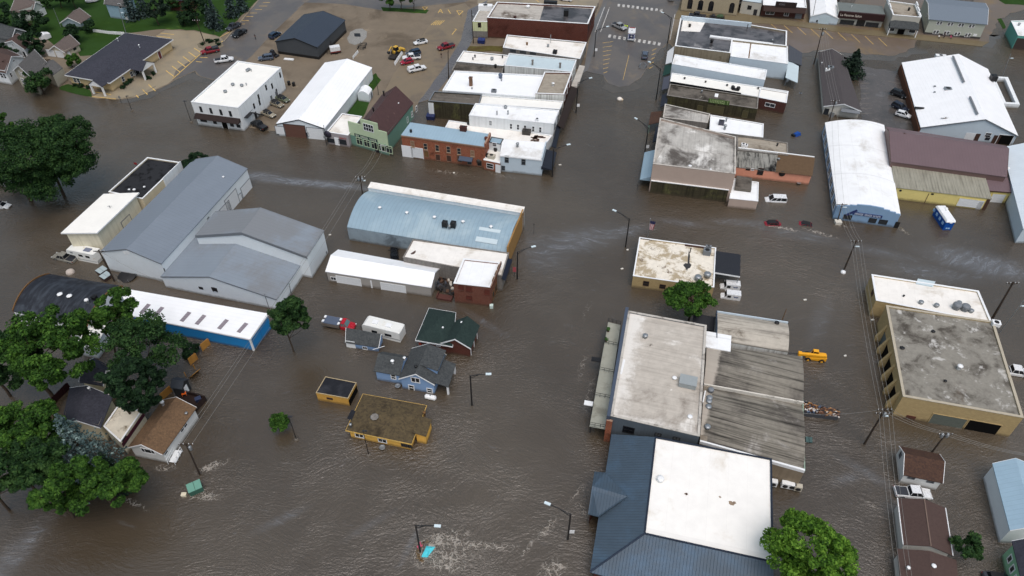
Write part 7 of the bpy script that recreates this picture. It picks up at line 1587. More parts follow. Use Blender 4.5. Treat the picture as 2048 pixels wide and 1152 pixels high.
car('sedan','champagne sedan between the green sedan and the nearer tan sedan',(542,207),(566,216),TAN)
car('sedan','pale tan sedan nearest the black pickup beside the white block',(524,226),(552,237),('pale_tan',(170,162,142)))
car('pickup','black pickup at the front corner of the white two storey block',(533,262),(506,247),BLK)
car('pickup','silver pickup with an open bed standing across the main street',(1226,51),(1250,62),SIL)
car('suv','dark grey suv towing a bare trailer on the main street',(1288,123),(1291,105),SLT)
car('pickup','dark grey pickup parked in front of the arched bank',(1410,37),(1378,33),GRY)
car('pickup','silver pickup cut by the top edge near the crosswalk',(1342,6),(1340,-12),SIL)
car('sedan','white car cut by the top edge above the red brick building',(1142,3),(1122,0),WHT)
car('suv','black suv alone higher up the parking lot',(1783,187),(1810,197),BLK)
car('suv','dark blue suv beside the white hatchback in the parking lot',(1785,212),(1812,225),('navy',(34,40,58)))
car('hatchback','white hatchback in the parking lot beside the white hall',(1791,229),(1819,237),WHT)
car('van','white van half sunk in the flood below the salmon orange building',(1571,401),(1531,399),WHT,dz=-.75)
car('sedan','sunken dark red car with water over its bonnet, left of two',(1531,447),(1566,447),RED,dz=-.9)
car('sedan','sunken dark red car with only its roof showing, right of two',(1600,446),(1634,452),RED,dz=-1.16,pitch=.08)
car('pickup','white pickup with a dark bed cover beside the small brown roofed garage',(1790,985),(1858,991),WHT,dz=-.35,bedm=plain('bed_cover',(58,62,70)))
car('pickup','white pickup at the far side of the tan fire station',(2010,742),(2046,748),WHT,dz=-.4)
car('sedan','white car in the water cut by the left edge',(-16,410),(22,414),WHT,dz=-.45)
car('sedan','dark car roof at the bottom edge beside the green house',(1976,1158),(2016,1164),GRY,dz=-.2)
car('suv','dark vehicle sunk between the arched hall and the flat roofed shop',(789,514),(788,497),BLK,dz=-1.0)
# mail vans: boxy delivery vans with a low bonnet
def box_van(label,rear,front,dz,group):
    a,b=at(*rear),at(*front);rz=math.atan2((b-a).y,(b-a).x);r=empty('delivery_van',(a+b)/2+Vector((0,0,dz)),rz,label,'van',group);r.scale=(.92,.84,.9);wm=PAINT['white']
    c=MB();c.add([(-2.2,-.95,.35),(1.0,-.95,.35),(1.0,-.95,2.3),(-2.2,-.95,2.35),(-2.2,.95,.35),(1.0,.95,.35),(1.0,.95,2.3),(-2.2,.95,2.35)],[(0,1,2,3),(7,6,5,4),(3,2,6,7),(0,3,7,4),(1,5,6,2),(0,4,5,1)])
    hull(c,[(.95,.35,1.25,.92),(1.4,.35,1.22,.90),(2.1,.40,1.08,.84),(2.25,.5,.9,.74)]);c.build('body',wm,r)
    MB().add([(1.02,-.82,1.25),(1.35,-.80,1.24),(1.35,.80,1.24),(1.02,.82,1.25),(1.02,-.80,2.1),(1.02,.80,2.1)],[(0,1,4),(2,3,5),(1,2,5,4)]).build('windscreen',DARK,r)
    for sg in (-1,1):MB().box(.0,sg*.96-.012,1.3,.8,sg*.96+.012,2.0).build('window_glass',DARK,r);MB().add([(-1.6,sg*.962,1.45),(-.75,sg*.962,1.45),(-.55,sg*.962,1.8),(-1.2,sg*.962,1.72),(-1.65,sg*.962,1.85)],[(0,1,2,3,4)]).build('blue_emblem',plain('emblem_blue',(36,70,128)),r);MB().tube((1.0,sg*.95,1.5),(1.2,sg*1.25,1.6),.03).obox((1.2,sg*1.28,1.65),(.04,0,0),(0,.1,0),(0,0,.16)).build('mirror',TRIMW,r)
    for x in (-1.4,1.45):
        for sg in (-1,1):MB().tube((x,sg*.75,.35),(x,sg*.97,.35),.35,.35,14).build('wheel',TYRE,r)
    return r
box_van('white boxy mail van under the edge of the black carport, upper of two',(1479,577),(1439,573),-.6,'white mail vans')
box_van('white boxy mail van in open water below its twin, lower of two',(1480,597),(1440,592),-.6,'white mail vans')
# ambulance
a,b_=at(1261,88),at(1264,62);rz=math.atan2((b_-a).y,(b_-a).x);r=empty('ambulance',(a+b_)/2,rz,'white box ambulance with blue chevron rear doors on the crosswalk','ambulance')
MB().box(-3.2,-1.15,.55,.9,1.15,2.95).build('box_body',PAINT['white'],r);c=MB();hull(c,[(.9,.5,1.5,1.0),(1.6,.5,1.4,1.0),(2.7,.5,1.2,.95),(3.0,.6,1.0,.85)]);c.build('bonnet',PAINT['white'],r)
MB().add([(.92,-.95,1.45),(1.8,-.92,1.35),(1.8,.92,1.35),(.92,.95,1.45),(.92,-.85,2.2),(1.2,-.8,2.2),(1.2,.8,2.2),(.92,.85,2.2)],[(0,1,5,4),(1,2,6,5),(2,3,7,6),(4,5,6,7)]).build('cab',DARK,r)
c=MB()
for k in range(4):
    for sg in (-1,1):c.add([(-3.215,sg*1.1,.8+k*.5),(-3.215,sg*1.1,1.05+k*.5),(-3.215,sg*.2,1.35+k*.5 if k<3 else 2.6),(-3.215,sg*.2,1.1+k*.5 if k<3 else 2.4)],[(0,1,2,3)])
c.build('chevron',plain('chevron_blue',(60,92,168)),r);MB().box(-3.235,-.75,1.1,-3.2,.75,2.5).build('rear_door',plain('ambulance_navy',(28,38,84)),r)
c=MB()
for t in range(3):d=Vector((math.cos(t*math.pi/3),math.sin(t*math.pi/3)));c.obox((-3.24,0,1.85),(.01,0,0),(0,d.x*.32,d.y*.32),(0,-d.y*.08,d.x*.08))
c.build('star_emblem',PAINT['white'],r);MB().box(-3.3,-1.1,.4,-3.2,1.1,.6).build('bumper',GALV,r);MB().box(.6,-.9,2.95,.85,.9,3.1).build('light_bar',REDL,r);MB().box(-1.4,-.2,2.95,-1.0,.2,3.03).build('roof_vent',GALV,r);MB().box(-3.1,-1.165,1.4,.8,-1.15,1.75).box(-3.1,1.15,1.4,.8,1.165,1.75).build('side_stripe',MATS['chevron_blue'],r)
for x in (-2.0,2.1):
    for sg in (-1,1):MB().tube((x,sg*.85,.4),(x,sg*1.1,.4),.4,.4,14).build('wheel',TYRE,r)
for sg in (-1,1):MB().box(-3.23,sg*.95-.1,2.6,-3.2,sg*.95+.1,2.8).build('tail_light',REDL,r)
# bare trailer behind the suv
def frame_trailer(name,label,rear,front,L,W_,m,z=0.0,slats=4,rails=.0,deckm=None,dz=0,group=None):
    a,b=at(*rear),at(*front);rz=math.atan2((b-a).y,(b-a).x);r=empty(name,(a+b)/2+Vector((0,0,dz)),rz,label,'trailer',group);c=MB();h=L/2
    for sg in (-1,1):c.box(-h,sg*W_/2-.06,.45,h-1.2,sg*W_/2+.06,.6);c.tube((h-1.2,sg*W_/2,.52),(h,0,.5),.06)
    for k in range(slats):x=-h+(L-1.3)*k/(slats-1);c.box(x-.05,-W_/2,.45,x+.05,W_/2,.57)
    if rails:
        for sg in (-1,1):c.tube((-h,sg*W_/2,.55+rails),(h-1.2,sg*W_/2,.55+rails),.04)
        for sg in (-1,1):
            for k in range(5):x=-h+(L-1.2)*k/4;c.tube((x,sg*W_/2,.5),(x,sg*W_/2,.55+rails),.04)
    c.build('frame',m,r)
    if deckm:MB().box(-h,-W_/2,.6,h-1.2,W_/2,.66).build('deck',deckm,r)
    for sg in (-1,1):MB().tube((-h*.3,sg*(W_/2+.05),.33),(-h*.3,sg*(W_/2+.25),.33),.33,.33,12).build('wheel',TYRE,r)
    return r
frame_trailer('boat_trailer','bare skeleton trailer hitched behind the grey suv on the main street',(1283,142),(1288,124),4.2,1.8,GALV)
frame_trailer('utility_trailer','black rail trailer lying on the gravel near the pale gravel pad',(718,104),(733,84),5.0,2.0,BLACK,rails=.5)
frame_trailer('utility_trailer','black tilt trailer in front of the yellow backhoe',(782,123),(797,104),5.2,2.2,BLACK,rails=.4,deckm=plain('dark_trailer_deck',(46,42,40),.8))
r=frame_trailer('utility_trailer','flat trailer with garden equipment in front of the arched bank',(1446,39),(1414,36),6.2,2.2,BLACK,rails=.4,deckm=MATS['dark_trailer_deck'])
c=MB();hull(c,[(-2.6,.7,1.5,.7),(-1.5,.7,1.6,.8),(-.4,.7,1.2,.7)]);c.build('equipment',plain('equipment_green',(70,96,66)),r);c=MB();hull(c,[(.1,.7,1.3,.6),(1.0,.7,1.5,.7),(1.5,.7,1.0,.5)]);c.build('equipment',TRIMD,r)
r=frame_trailer('enclosed_trailer','small white box trailer with a red lower edge beside the charcoal shed',(677,105),(658,108),4.6,1.8,BLACK)
MB().box(-2.2,-.95,.6,1.0,.95,2.3).build('box',PAINT['white'],r);MB().box(-2.22,-.97,.6,1.02,.97,1.0).build('red_skirt',plain('trailer_red',(128,46,40)),r)
# yellow backhoe
a,b_=at(787,112),at(801,104);rz=math.atan2((b_-a).y,(b_-a).x);r=empty('backhoe',(a+b_)/2,rz,'yellow backhoe with a raised arm on the gravel lot','backhoe');YEL=paint('plant_yellow',(204,164,62),.5,0)
c=MB();hull(c,[(-1.5,.6,1.4,.6),(-.5,.6,1.5,.65),(1.6,.6,1.5,.55),(2.0,.7,1.2,.5)]);c.build('body',YEL,r);c=MB();frustum(c,(-1.0,-.9,.3,.5,1.45,2.6,.6,.55));o=c.build('cab_glass',DARK,r);MB().box(-1.0,-.62,2.6,.4,.62,2.72).build('cab_roof',YEL,r)
c=MB();c.tube((-1.5,0,1.0),(-2.2,0,3.4),.22,.18,6);c.tube((-2.2,0,3.4),(-3.4,.2,2.2),.18,.14,6);c.build('arm',YEL,r);MB().obox((-3.5,.2,1.8),(.3,0,.1),(0,.4,0),(-.1,0,.35)).build('bucket',TRIMD,r);MB().obox((2.6,0,.7),(.35,0,0),(0,1.1,0),(0,0,.4)).tube((1.6,-.6,1.2),(2.5,-.8,.8),.1).tube((1.6,.6,1.2),(2.5,.8,.8),.1).build('loader_shovel',YEL,r)
for x,rr in ((-.9,.75),(1.4,.45)):
    for sg in (-1,1):MB().tube((x,sg*.65,rr),(x,sg*1.0,rr),rr,rr,16).build('wheel',TYRE,r)
# dark skid loader behind the charcoal shed
a=at(547,112);r=empty('skid_loader',a,R(-30),'small black skid loader at the corner of the charcoal shed','loader');c=MB();hull(c,[(-1.1,.3,1.2,.6),(0,.3,1.4,.7),(1.0,.3,1.0,.6)]);c.build('body',BLACK,r);c=MB();frustum(c,(-.7,-.6,.4,.5,1.3,2.0,.5,.45));c.build('cab',TRIMD,r);MB().obox((1.6,0,.4),(.3,0,0),(0,.8,0),(0,0,.25)).build('bucket',TRIMD,r)
for x in (-.6,.6):
    for sg in (-1,1):MB().tube((x,sg*.6,.35),(x,sg*.85,.35),.35,.35,12).build('wheel',TYRE,r)
# red flatbed truck
a,b_=at(648,646),at(712,658);rz=math.atan2((b_-a).y,(b_-a).x);r=empty('flatbed_truck',(a+b_)/2+Vector((0,0,-.5)),rz,'red cab truck with a tipper bed covered by a dark sheet','truck');RP=paint('truck_red',(196,28,46))
c=MB();hull(c,[(.6,.5,1.5,1.0),(1.4,.5,1.5,1.02),(2.0,.5,1.45,1.0),(3.0,.55,1.35,.96),(3.3,.7,1.1,.86)]);c.slab([(.7,-.8,2.3),(1.5,-.78,2.3),(1.5,.78,2.3),(.7,.8,2.3)],.08)
for sg in (-1,1):
    for xa,xb in ((.65,.72),(2.05,1.5),(1.3,1.1)):c.tube((xa,sg*.92,1.45),(xb,sg*.78,2.25),.06)
c.build('cab',RP,r);c=MB();frustum(c,(.65,.72,1.5,2.1,1.46,2.24,.9,.77));c.build('window_glass',plain('teal_screen',(96,128,132),.1),r)
c=MB().box(-3.4,-1.15,.95,.4,1.15,1.05)
for sg in (-1,1):c.box(-3.4,sg*1.15-.05,1.05,.4,sg*1.15+.05,1.7)
c.box(-3.4,-1.1,1.05,-3.3,1.1,1.7).box(.3,-1.1,1.05,.4,1.1,1.9).build('tipper_bed',mat('dull_bed',(120,112,104),.6,.1),r)
MB().slab([(-3.1,-1.05,1.82),(.1,-1.05,1.82),(.1,1.05,1.82),(-3.1,1.05,1.82)],.08).build('cover_sheet',mat('slate_cover',(96,108,128),.5,.1),r)
for x in (-3.2,.2):
    for sg in (-.6,.6):MB().box(x-.22,sg-.3,1.74,x+.22,sg+.3,1.98).build('bed_locker',TRIMW,r)
for sg in (-1,1):MB().box(3.2,sg*.8-.14,.95,3.33,sg*.8+.14,1.15).build('headlight',CLEARL,r)
for x in (-2.2,2.3):
    for sg in (-1,1):MB().tube((x,sg*.8,.45),(x,sg*1.05,.45),.45,.45,14).build('wheel',TYRE,r)
# white camper
P=[at(x,y,2.7)for x,y in ((723,648.5),(798,667),(804,651),(732,638.5))];o_=Vector((P[0].x,P[0].y,0));an=math.atan2((P[1]-P[0]).y,(P[1]-P[0]).x);r=empty('camper_trailer',o_,an,'long white camper trailer behind the small blue garage','camper')
L=(P[1]-P[0]).length;c=MB();prof=[(0,-.8),(L,-.8),(L,2.5),(L-.3,2.7),(.5,2.7),(0,2.3)];vs=[(x,0,z_)for x,z_ in prof]+[(x,2.7,z_)for x,z_ in prof];n=len(prof)
c.add(vs,[tuple(range(n)),tuple(reversed(range(n,2*n)))]+[((i+1)%n,i,n+i,n+(i+1)%n)for i in range(n)]);c.build('body',mat('camper_white',(224,226,222),.5,.06,.6,stains=[((196,186,164),.35,.60,.75)]),r)
for t in (.30,.66):MB().box(L*t-.6,.8,2.7,L*t+.6,1.8,2.95).build('roof_vent',TRIMW,r)
MB().box(L*.25,-.02,1.0,L*.40,.01,1.7).box(L*.6,-.02,1.0,L*.78,.01,1.7).build('window_glass',DARK,r);MB().tube((0,1.35,.3),(-1.4,1.35,.3),.06).build('hitch',BLACK,r);MB().box(.05,-.015,.55,L-.05,.012,.75).build('side_stripe',GALV,r)
# fifth wheel camper and its tan pickup
car('pickup','tan pickup hitched to the fifth wheel camper left of the warehouse',(160,525),(101,510),('dull_tan',(150,148,138)),dz=-.45)
P=[at(x,y,2.7)for x,y in ((130,499),(186,510),(197,495),(139,487))];o_=Vector((P[0].x,P[0].y,0));an=math.atan2((P[1]-P[0]).y,(P[1]-P[0]).x);r=empty('camper_trailer',o_,an,'white fifth wheel camper with two side windows beside the cream building','camper')
L=(P[1]-P[0]).length;c=MB();prof=[(2.2,-.3),(L+.1,-.3),(L+.3,.9),(L,2.7),(.3,2.7),(0,2.2),(0,1.5),(2.0,1.3)];vs=[(x,0,z_)for x,z_ in prof]+[(x,2.3,z_)for x,z_ in prof];n=len(prof)
c.add(vs,[tuple(range(n)),tuple(reversed(range(n,2*n)))]+[((i+1)%n,i,n+i,n+(i+1)%n)for i in range(n)]);c.build('body',MATS['camper_white'],r)
for x in (3.0,4.8):MB().box(x,-.02,1.4,x+1.1,.01,2.0).build('window_glass',DARK,r)
MB().box(1.0,-.02,1.9,1.7,.01,2.3).build('window_glass',GALV,r);MB().box(4.2,.6,2.7,5.8,1.7,2.85).build('roof_cover',plain('grey_tarp',(120,128,150)),r);MB().box(2.3,-.015,.5,L,.01,.62).build('side_stripe',GALV,r)
# blue and white container kiosk
P=[at(x,y,2.8)for x,y in ((1894,442),(1913,442),(1905,415),(1884,411))];o_=Vector((P[0].x,P[0].y,0));an=math.atan2((P[1]-P[0]).y,(P[1]-P[0]).x);r=empty('bottle_bank',o_,an,'blue recycling container with a white roof standing in the flood by the yellow annex','container')
W_=(P[1]-P[0]).length;L=(P[3]-P[0]).length;BLU=mat('container_blue',(20,88,176),.45,.06,.6,ribs=('y',.5,.3));MB().box(0.1,.1,-1,W_-.1,L-.1,2.3).build('body',BLU,r)
c=MB().box(0,0,2.3,W_,L,2.45);c.add([(0,0,2.45),(W_,0,2.45),(W_,L,2.45),(0,L,2.45),(.2,.3,2.8),(W_-.1,.3,2.8),(W_-.1,L-.2,2.8),(.2,L-.2,2.8)],[(0,1,5,4),(1,2,6,5),(2,3,7,6),(3,0,4,7),(4,5,6,7)]);c.build('roof',TRIMW,r)
for k in range(4):MB().box(-.02,.8+k*1.6,1.0,.1,1.5+k*1.6,1.7).build('hatch',plain('hatch_pale',(150,190,226)),r)
for x in (.6,W_-1.2):MB().box(x,-.02,.4,x+.5,.1,.7).build('hatch',MATS['hatch_pale'],r)
MB().box(.9,.05,2.1,W_-.7,-.06,2.4).build('name_plate',TRIMW,r);MB().lathe([(.35,2.7),(.35,3.0),(.1,3.1)],W_-.4,L-1.4,12).lathe([(.3,2.7),(.3,2.95),(.1,3.0)],W_-.6,L-2.1,12).build('roof_vent',TRIMW,r)
# yellow telehandler and the debris trailer
a,b_=at(1652,719),at(1600,712);rz=math.atan2((b_-a).y,(b_-a).x);r=empty('telehandler',(a+b_)/2+Vector((0,0,-.45)),rz,'yellow telescopic loader half sunk beside the barrel roofs','loader');r.scale=(.88,.88,.88);YE=paint('loader_yellow',(236,168,22),.45,0)
c=MB();hull(c,[(-2.6,.6,1.7,.85),(-1.6,.5,1.7,.9),(.6,.5,1.3,.85),(1.7,.5,1.2,.75)]);c.build('body',YE,r);MB().obox((.3,.55,1.95),(2.7,0,-.12),(0,.28,0),(0,0,.26)).build('boom',YE,r);MB().obox((3.2,.55,1.7),(.35,0,0),(0,.45,0),(0,0,.5)).build('carriage',YE,r)
c=MB();frustum(c,(-.9,-.75,.3,.5,1.3,2.4,.42,.36));c.v=[(x,y-.42,z_)for x,y,z_ in c.v];c.build('cab_glass',DARK,r);c=MB();c.box(-.8,-.82,2.4,.35,-.02,2.5)
for xa,xb in ((-.9,-.75),(.5,.3)):
    for y in (-.84,0):c.tube((xa,y,1.3),(xb,y*.95,2.4),.05)
c.build('cab_frame',YE,r)
for x in (-1.7,1.2):
    for sg in (-1,1):o=MB().tube((x,sg*.75,.6),(x,sg*1.1,.6),.6,.6,16).build('wheel',TYRE,r);MB().tube((x,sg*1.05,.6),(x,sg*1.14,.6),.3,.25,10).build('rim',YE,o)
MB().tube((3.4,.2,1.4),(5.4,.3,1.4),.1).tube((3.4,.9,1.4),(5.4,.9,1.4),.1).build('fork',TRIMD,r)
P=[at(x,y,.9)for x,y in ((1606,826),(1676,835),(1676,819),(1606,801))];o_=Vector((P[0].x,P[0].y,0));Q=[(p-o_)for p in P];r=empty('roll_off_container',o_,0,'open roll off container heaped with scrap beside the barrel roofs','container');pq=[(p.x,p.y)for p in Q];pi=inset(pq,.18)
c=MB();n=4;vs=[(*p,.9)for p in pq]+[(*p,.9)for p in pi]+[(*p,-1)for p in pq]+[(*p,.0)for p in pi];c.add(vs,[f for k in range(4)for j in [(k+1)%4]for f in ((k,j,n+j,n+k),(k,2*n+k,2*n+j,j),(n+j,3*n+j,3*n+k,n+k))]+[(12,13,14,15)]);c.build('skip',plain('grey_black_steel',(74,78,84),.6),r)
rr=random.Random(5);cols=[plain('scrap_%s'%n_,c_,.7)for n_,c_ in (('rust',(122,84,60)),('brown',(92,62,46)),('pale',(200,196,190)),('blue',(92,112,140)),('wood',(178,132,84)),('dark',(44,42,44)))]
mbs=[MB()for _ in cols]
for k in range(340):
    u,v=rr.random(),rr.random();q=Vector(pi[0]).lerp(Vector(pi[1]),u).lerp(Vector(pi[3]).lerp(Vector(pi[2]),u),.06+.88*v);i=rr.choice((0,1,2,3,4,5)if u<.5 else (0,4,1,1,2,5,5));an=rr.uniform(-.6,.6);l_=rr.uniform(.08,.3)if u<.55 else rr.uniform(.2,.8);w_=rr.uniform(.05,.16)
    mbs[i].obox((q.x,q.y,.55+rr.uniform(0,.55)),(math.cos(an)*l_,math.sin(an)*l_,rr.uniform(-.15,.15)),(-math.sin(an)*w_,math.cos(an)*w_,rr.uniform(-.05,.05)),(0,0,rr.uniform(.03,.14)))
hp=MB()
for i,m_ in enumerate(mbs):
    base=len(hp.v);hp.v+=m_.v;hp.f+=[tuple(j+base for j in f)for f in m_.f];hp.mi+=[i]*len(m_.f);hp.sm+=m_.sm
s_=hp.build('scrap_heap',cols,r);s_['kind']='stuff'
# ================================================================== street lamps, poles, wires, small things
def lamp(label,base,top,head,group='street lamps along the main street',m=LAMPBLK,arm=True,sign=None):
    B_=at(*base);zt=zat(B_.x,B_.y,top[1]);r=empty('street_lamp',B_,0,label,'street lamp',group)
    d=Vector((0,0,0));MB().tube((0,0,-1),(0,0,zt),.17,.12,8).build('pole',m,r)
    if arm:
        # head lies in the plane through the pole, a little above the pole top
        zh=zt+.35;hp=at(head[0],head[1],zh)-B_;hp.z=zh
        c=MB();pts=[Vector((0,0,zt-.15)),Vector((hp.x*.35,hp.y*.35,zt+.15)),Vector((hp.x*.7,hp.y*.7,zh-.05)),Vector((hp.x*.9,hp.y*.9,zh))];c.path(pts,.085);c.tube((0,0,zt-.8),pts[1]+(pts[2]-pts[1])*.4,.06,.05,6);c.build('arm',m,r)
        u=Vector((hp.x,hp.y,0)).normalized();v=Vector((-u.y,u.x,0));q=Vector((hp.x,hp.y,zh))
        MB().obox(q,u*.5,v*.22,Vector((0,0,.08))).obox(q-u*.1+Vector((0,0,.09)),u*.2,v*.12,Vector((0,0,.04))).build('lamp_head',LAMPHEAD,r)
    return r
LA=[('black street lamp in open water in front of the small blue house',(944,811),(939.5,751),(977,748)),('black street lamp in the middle of the flooded intersection',(1251,494),(1260,437),(1229,421)),('black street lamp beside the red brick corner block',(1034.5,558),(1034,503),(1067,493)),
      ('black street lamp at the corner of the white sided store',(1104.5,354),(1109,298),(1137,289)),('black street lamp beside the brown canopy on the west kerb',(1152,226),(1156,165),(1181,156)),('black street lamp at the far west end of the main street',(1188,114),(1193,60),(1215,53)),
      ('black street lamp at the far east end of the main street',(1335,87),(1342,35),(1325,25)),('black street lamp by the white slanted canopy on the east kerb',(1312,200),(1321,137),(1299,124)),('black street lamp beside the brown porch on the east kerb',(1289,309),(1296,255),(1272,237)),
      ('black street lamp wrapped in debris at the bottom of the flood',(840.7,1104),(831.5,1051),(875,1052)),('black street lamp with a white sign near the slate blue roof',(1135.7,1079),(1140,1028),(1095,1007))]
LR=[lamp(*a)for a in LA]
for i,(px,py)in ((10,(1143,1069)),(4,(1160,166)),(5,(1186,96)),(8,(1294,293))):
    r=LR[i];p=at(px,py,2.4)-r.location;MB().box(.08,-.03,2.0,.9,.03,2.9).build('banner',TRIMW,r)
def post_lamp(label,base,top,wt=True):
    B_=at(*base);zt=zat(B_.x,B_.y,top[1]);r=empty('lamp_post',B_,0,label,'lamp post','small post lamps');MB().tube((0,0,-1),(0,0,zt),.09,.06,8).build('pole',LAMPBLK,r);MB().obox((.25,0,zt),(.4,0,0),(0,.14,0),(0,0,.06)).build('lamp_head',LAMPHEAD if not wt else TRIMD,r);MB().lathe([(.42,-.3),(.42,.2),(.15,.25)],0,0,14).build('base',WALLGREY,r);return r
for a in (('slim lamp post on a round base beside the small round bush',(593,879),(578,833)),('slim lamp post on a round base in front of the yellow house',(737.5,910),(727,862)),('slim lamp post in the water below the clinic car park',(264,221),(252,192)),('slim lamp post in the water left of the white two storey block',(382.5,244),(369,202))):post_lamp(*a)
def pole(label,base,top,arms=1,tr=False,r0=.17,m=WOODP,arm_dir=(1,0),name='utility_pole',lamp_=False,z0=-1):
    B_=at(*base);zt=zat(B_.x,B_.y,top[1]);T_=at(top[0],top[1],zt)-B_;r=empty(name,B_,0,label,'utility pole');tp=Vector((T_.x,T_.y,zt))
    if tp.xy.length>1.6:tp=Vector((*(tp.xy.normalized()*1.6),zt))
    MB().tube((0,0,z0),tp,r0,r0*.62,8).build('pole',m,r);d=Vector((arm_dir[0],arm_dir[1],0)).normalized();n_=Vector((-d.y,d.x,0))
    for k in range(arms):
        q=tp+Vector((0,0,-.35-1.0*k));c=MB().obox(q,d*1.25,n_*.06,Vector((0,0,.07)));c.tube(q+d*.7,q+Vector((0,0,-.7)),.03).tube(q-d*.7,q+Vector((0,0,-.7)),.03);a_=c.build('crossarm',m,r);i_=MB()
        for t in (-1.1,-.45,.45,1.1):i_.v+=[];i_.tube(q+d*t+Vector((0,0,.06)),q+d*t+Vector((0,0,.28)),.07,.04,8)
        i_.build('insulators',TRIMW,a_)
    if tr:
        for t in ((-.45,.45)if tr>1 else (.4,)):q=tp*.86+d*t;MB().lathe([(.26,0),(.28,.1),(.28,.85),(.15,.95)],q.x,q.y,12).build('transformer',GALV,r).location=(0,0,tp.z*.80)
    if lamp_:q=tp*.8;MB().obox(q+d*.8,d*.4,n_*.14,Vector((0,0,.07))).tube(q,q+d*.6,.04).build('lamp_head',LAMPHEAD,r)
    r['tipx']=0;del r['tipx'];return r,B_+tp,d
P1=pole('leaning dark pole in front of the long warehouse gable',(229,562),(197,500),1,r0=.2)
P2=pole('pole with a double crossarm and transformers above the arched hall',(726,397),(720,352),2,2,lamp_=True)
P3=pole('pole with white insulators rising from the green dumpster',(399,949),(371,886),1,1)
P4=pole('pole standing at the corner of the steel blue storefront',(1675,444),(1685,407),1,lamp_=True)
P5=pole('thick dark pole alone in open water right of the intersection',(1687.5,541),(1713,480.5),1,lamp_=True,r0=.2)
P6=pole('tall thick dark pole behind the tan fire station',(1980.5,645),(2027,564),1,r0=.26)
P7=pole('pole with two crossarms in front of the tan fire station',(1728.5,888),(1771,817),2,1,r0=.2,lamp_=True)
P8=pole('pole with transformers behind the small brown garage',(1863,905),(1893,866),1,2)
P9=pole('tall pole with a transformer at the corner of the long taupe house',(1628,128),(1646,56),1,1,r0=.2)
P10=pole('pole in front of the taupe house gable',(1657,246),(1671,200),1,1)
P11=pole('pole in front of the white hall',(1875,267),(1892,234),1)
P12=pole('pole with a meter box left of the red brick building',(947,87),(943,20),0,1)
P13=pole('plain dark pole beside the alley and the white roofs',(897,159),(896,99),0)
P14=pole('pole with a pale crossarm by the gravel bed',(410,88),(392,39),1,z0=-.2)
P15=pole('thin pale pole at the corner of the pale blue shed',(122,55),(107,17),0,r0=.12,m=GALV,z0=-.2)
P16=pole('pale pole with a lamp behind the clinic roof',(252,66),(237,15),0,r0=.14,m=GALV,lamp_=True,z0=-.2)
P17=pole('thin dark pole against the side of the wide warehouse',(583,593),(578,567),0,r0=.09,m=TRIMD)
P18=pole('short wooden pole with a crosspiece at the barrel roof corner',(1562,645),(1573,618),0,r0=.1,m=TIMBER)
P19=pole('pale steel lamp pole right of the white hall',(2005,153),(2022,107),0,r0=.1,m=GALV,lamp_=True,name='lamp_pole')
P20=pole('pale steel lamp pole at the right edge behind the fire station',(1998,666),(2050,598),0,r0=.1,m=GALV,lamp_=True,name='lamp_pole')
P21=pole('dark pole rising past the white gabled shed at the top edge',(1624,45),(1632,-2),0,r0=.12,m=TRIMD)
P22=pole('dark pole at the front corner of the long white hall',(653,290),(647,250),0,r0=.1,m=TRIMD)
P23=pole('dark pole behind the garden shed by the white hall',(757,190),(753,160),0,r0=.09,m=TRIMD)
def wire(label,A,Bv,sag=.6,n=10,group=None,r=.022):
    o=Vector(A);c=MB();pts=[Vector(A).lerp(Vector(Bv),k/n)-Vector((0,0,sag*4*(k/n)*(1-k/n)))-o for k in range(n+1)];c.path(pts,r,4);return tag(c.build('power_line',plain('pale_wire',(150,150,146),.5),None,o),label,'power line',group)
def span(lab,pa,pb,offs=(-1.1,-.45,1.1),sag=.8,r=.022):
    for t in offs:wire(lab,pa[1]+pa[2]*t+Vector((0,0,-.1)),pb[1]+pb[2]*t+Vector((0,0,-.1)),sag,group=lab,r=r)
def far(px,py,z):return (None,at(px,py,z),Vector((1,0,0)))
span('thin wire running from the arched hall pole to the bottom left pole',P2,P3);span('thin wire from the green storefront to the arched hall pole',(None,at(756,300,6.5),Vector((1,0,0))),P2)
span('thin wire from the steel blue storefront to the pole in open water',P4,P5,(-1.1,-.45,.45,1.1));span('thin wire from the open water pole to the fire station pole',P5,P7,(-1.1,-.45,.45,1.1));span('thin wire from the fire station pole to the bottom edge',P7,far(1822,1240,9),(-1.1,-.45,.45,1.1))
span('thin wire between the fire station pole and the brown garage pole',P7,P8,(-.9,0,.9));span('thin wire from the brown garage pole to the right edge',P8,far(2110,918,8.5),(-.9,0,.9));span('thin wire over the long taupe house',P9,P10,(-1.1,-.45,.45,1.1));span('thin wire from the taupe house pole to the storefront pole',P10,P4,(-1.1,.45));span('thin wire beside the wide warehouse and the long warehouse gable',P1,far(330,565,4.5),(0,));span('thin wire from the fire station pole to the barrel roof corner',P7,(None,at(1608,826,5),Vector((1,0,0))),(0,))
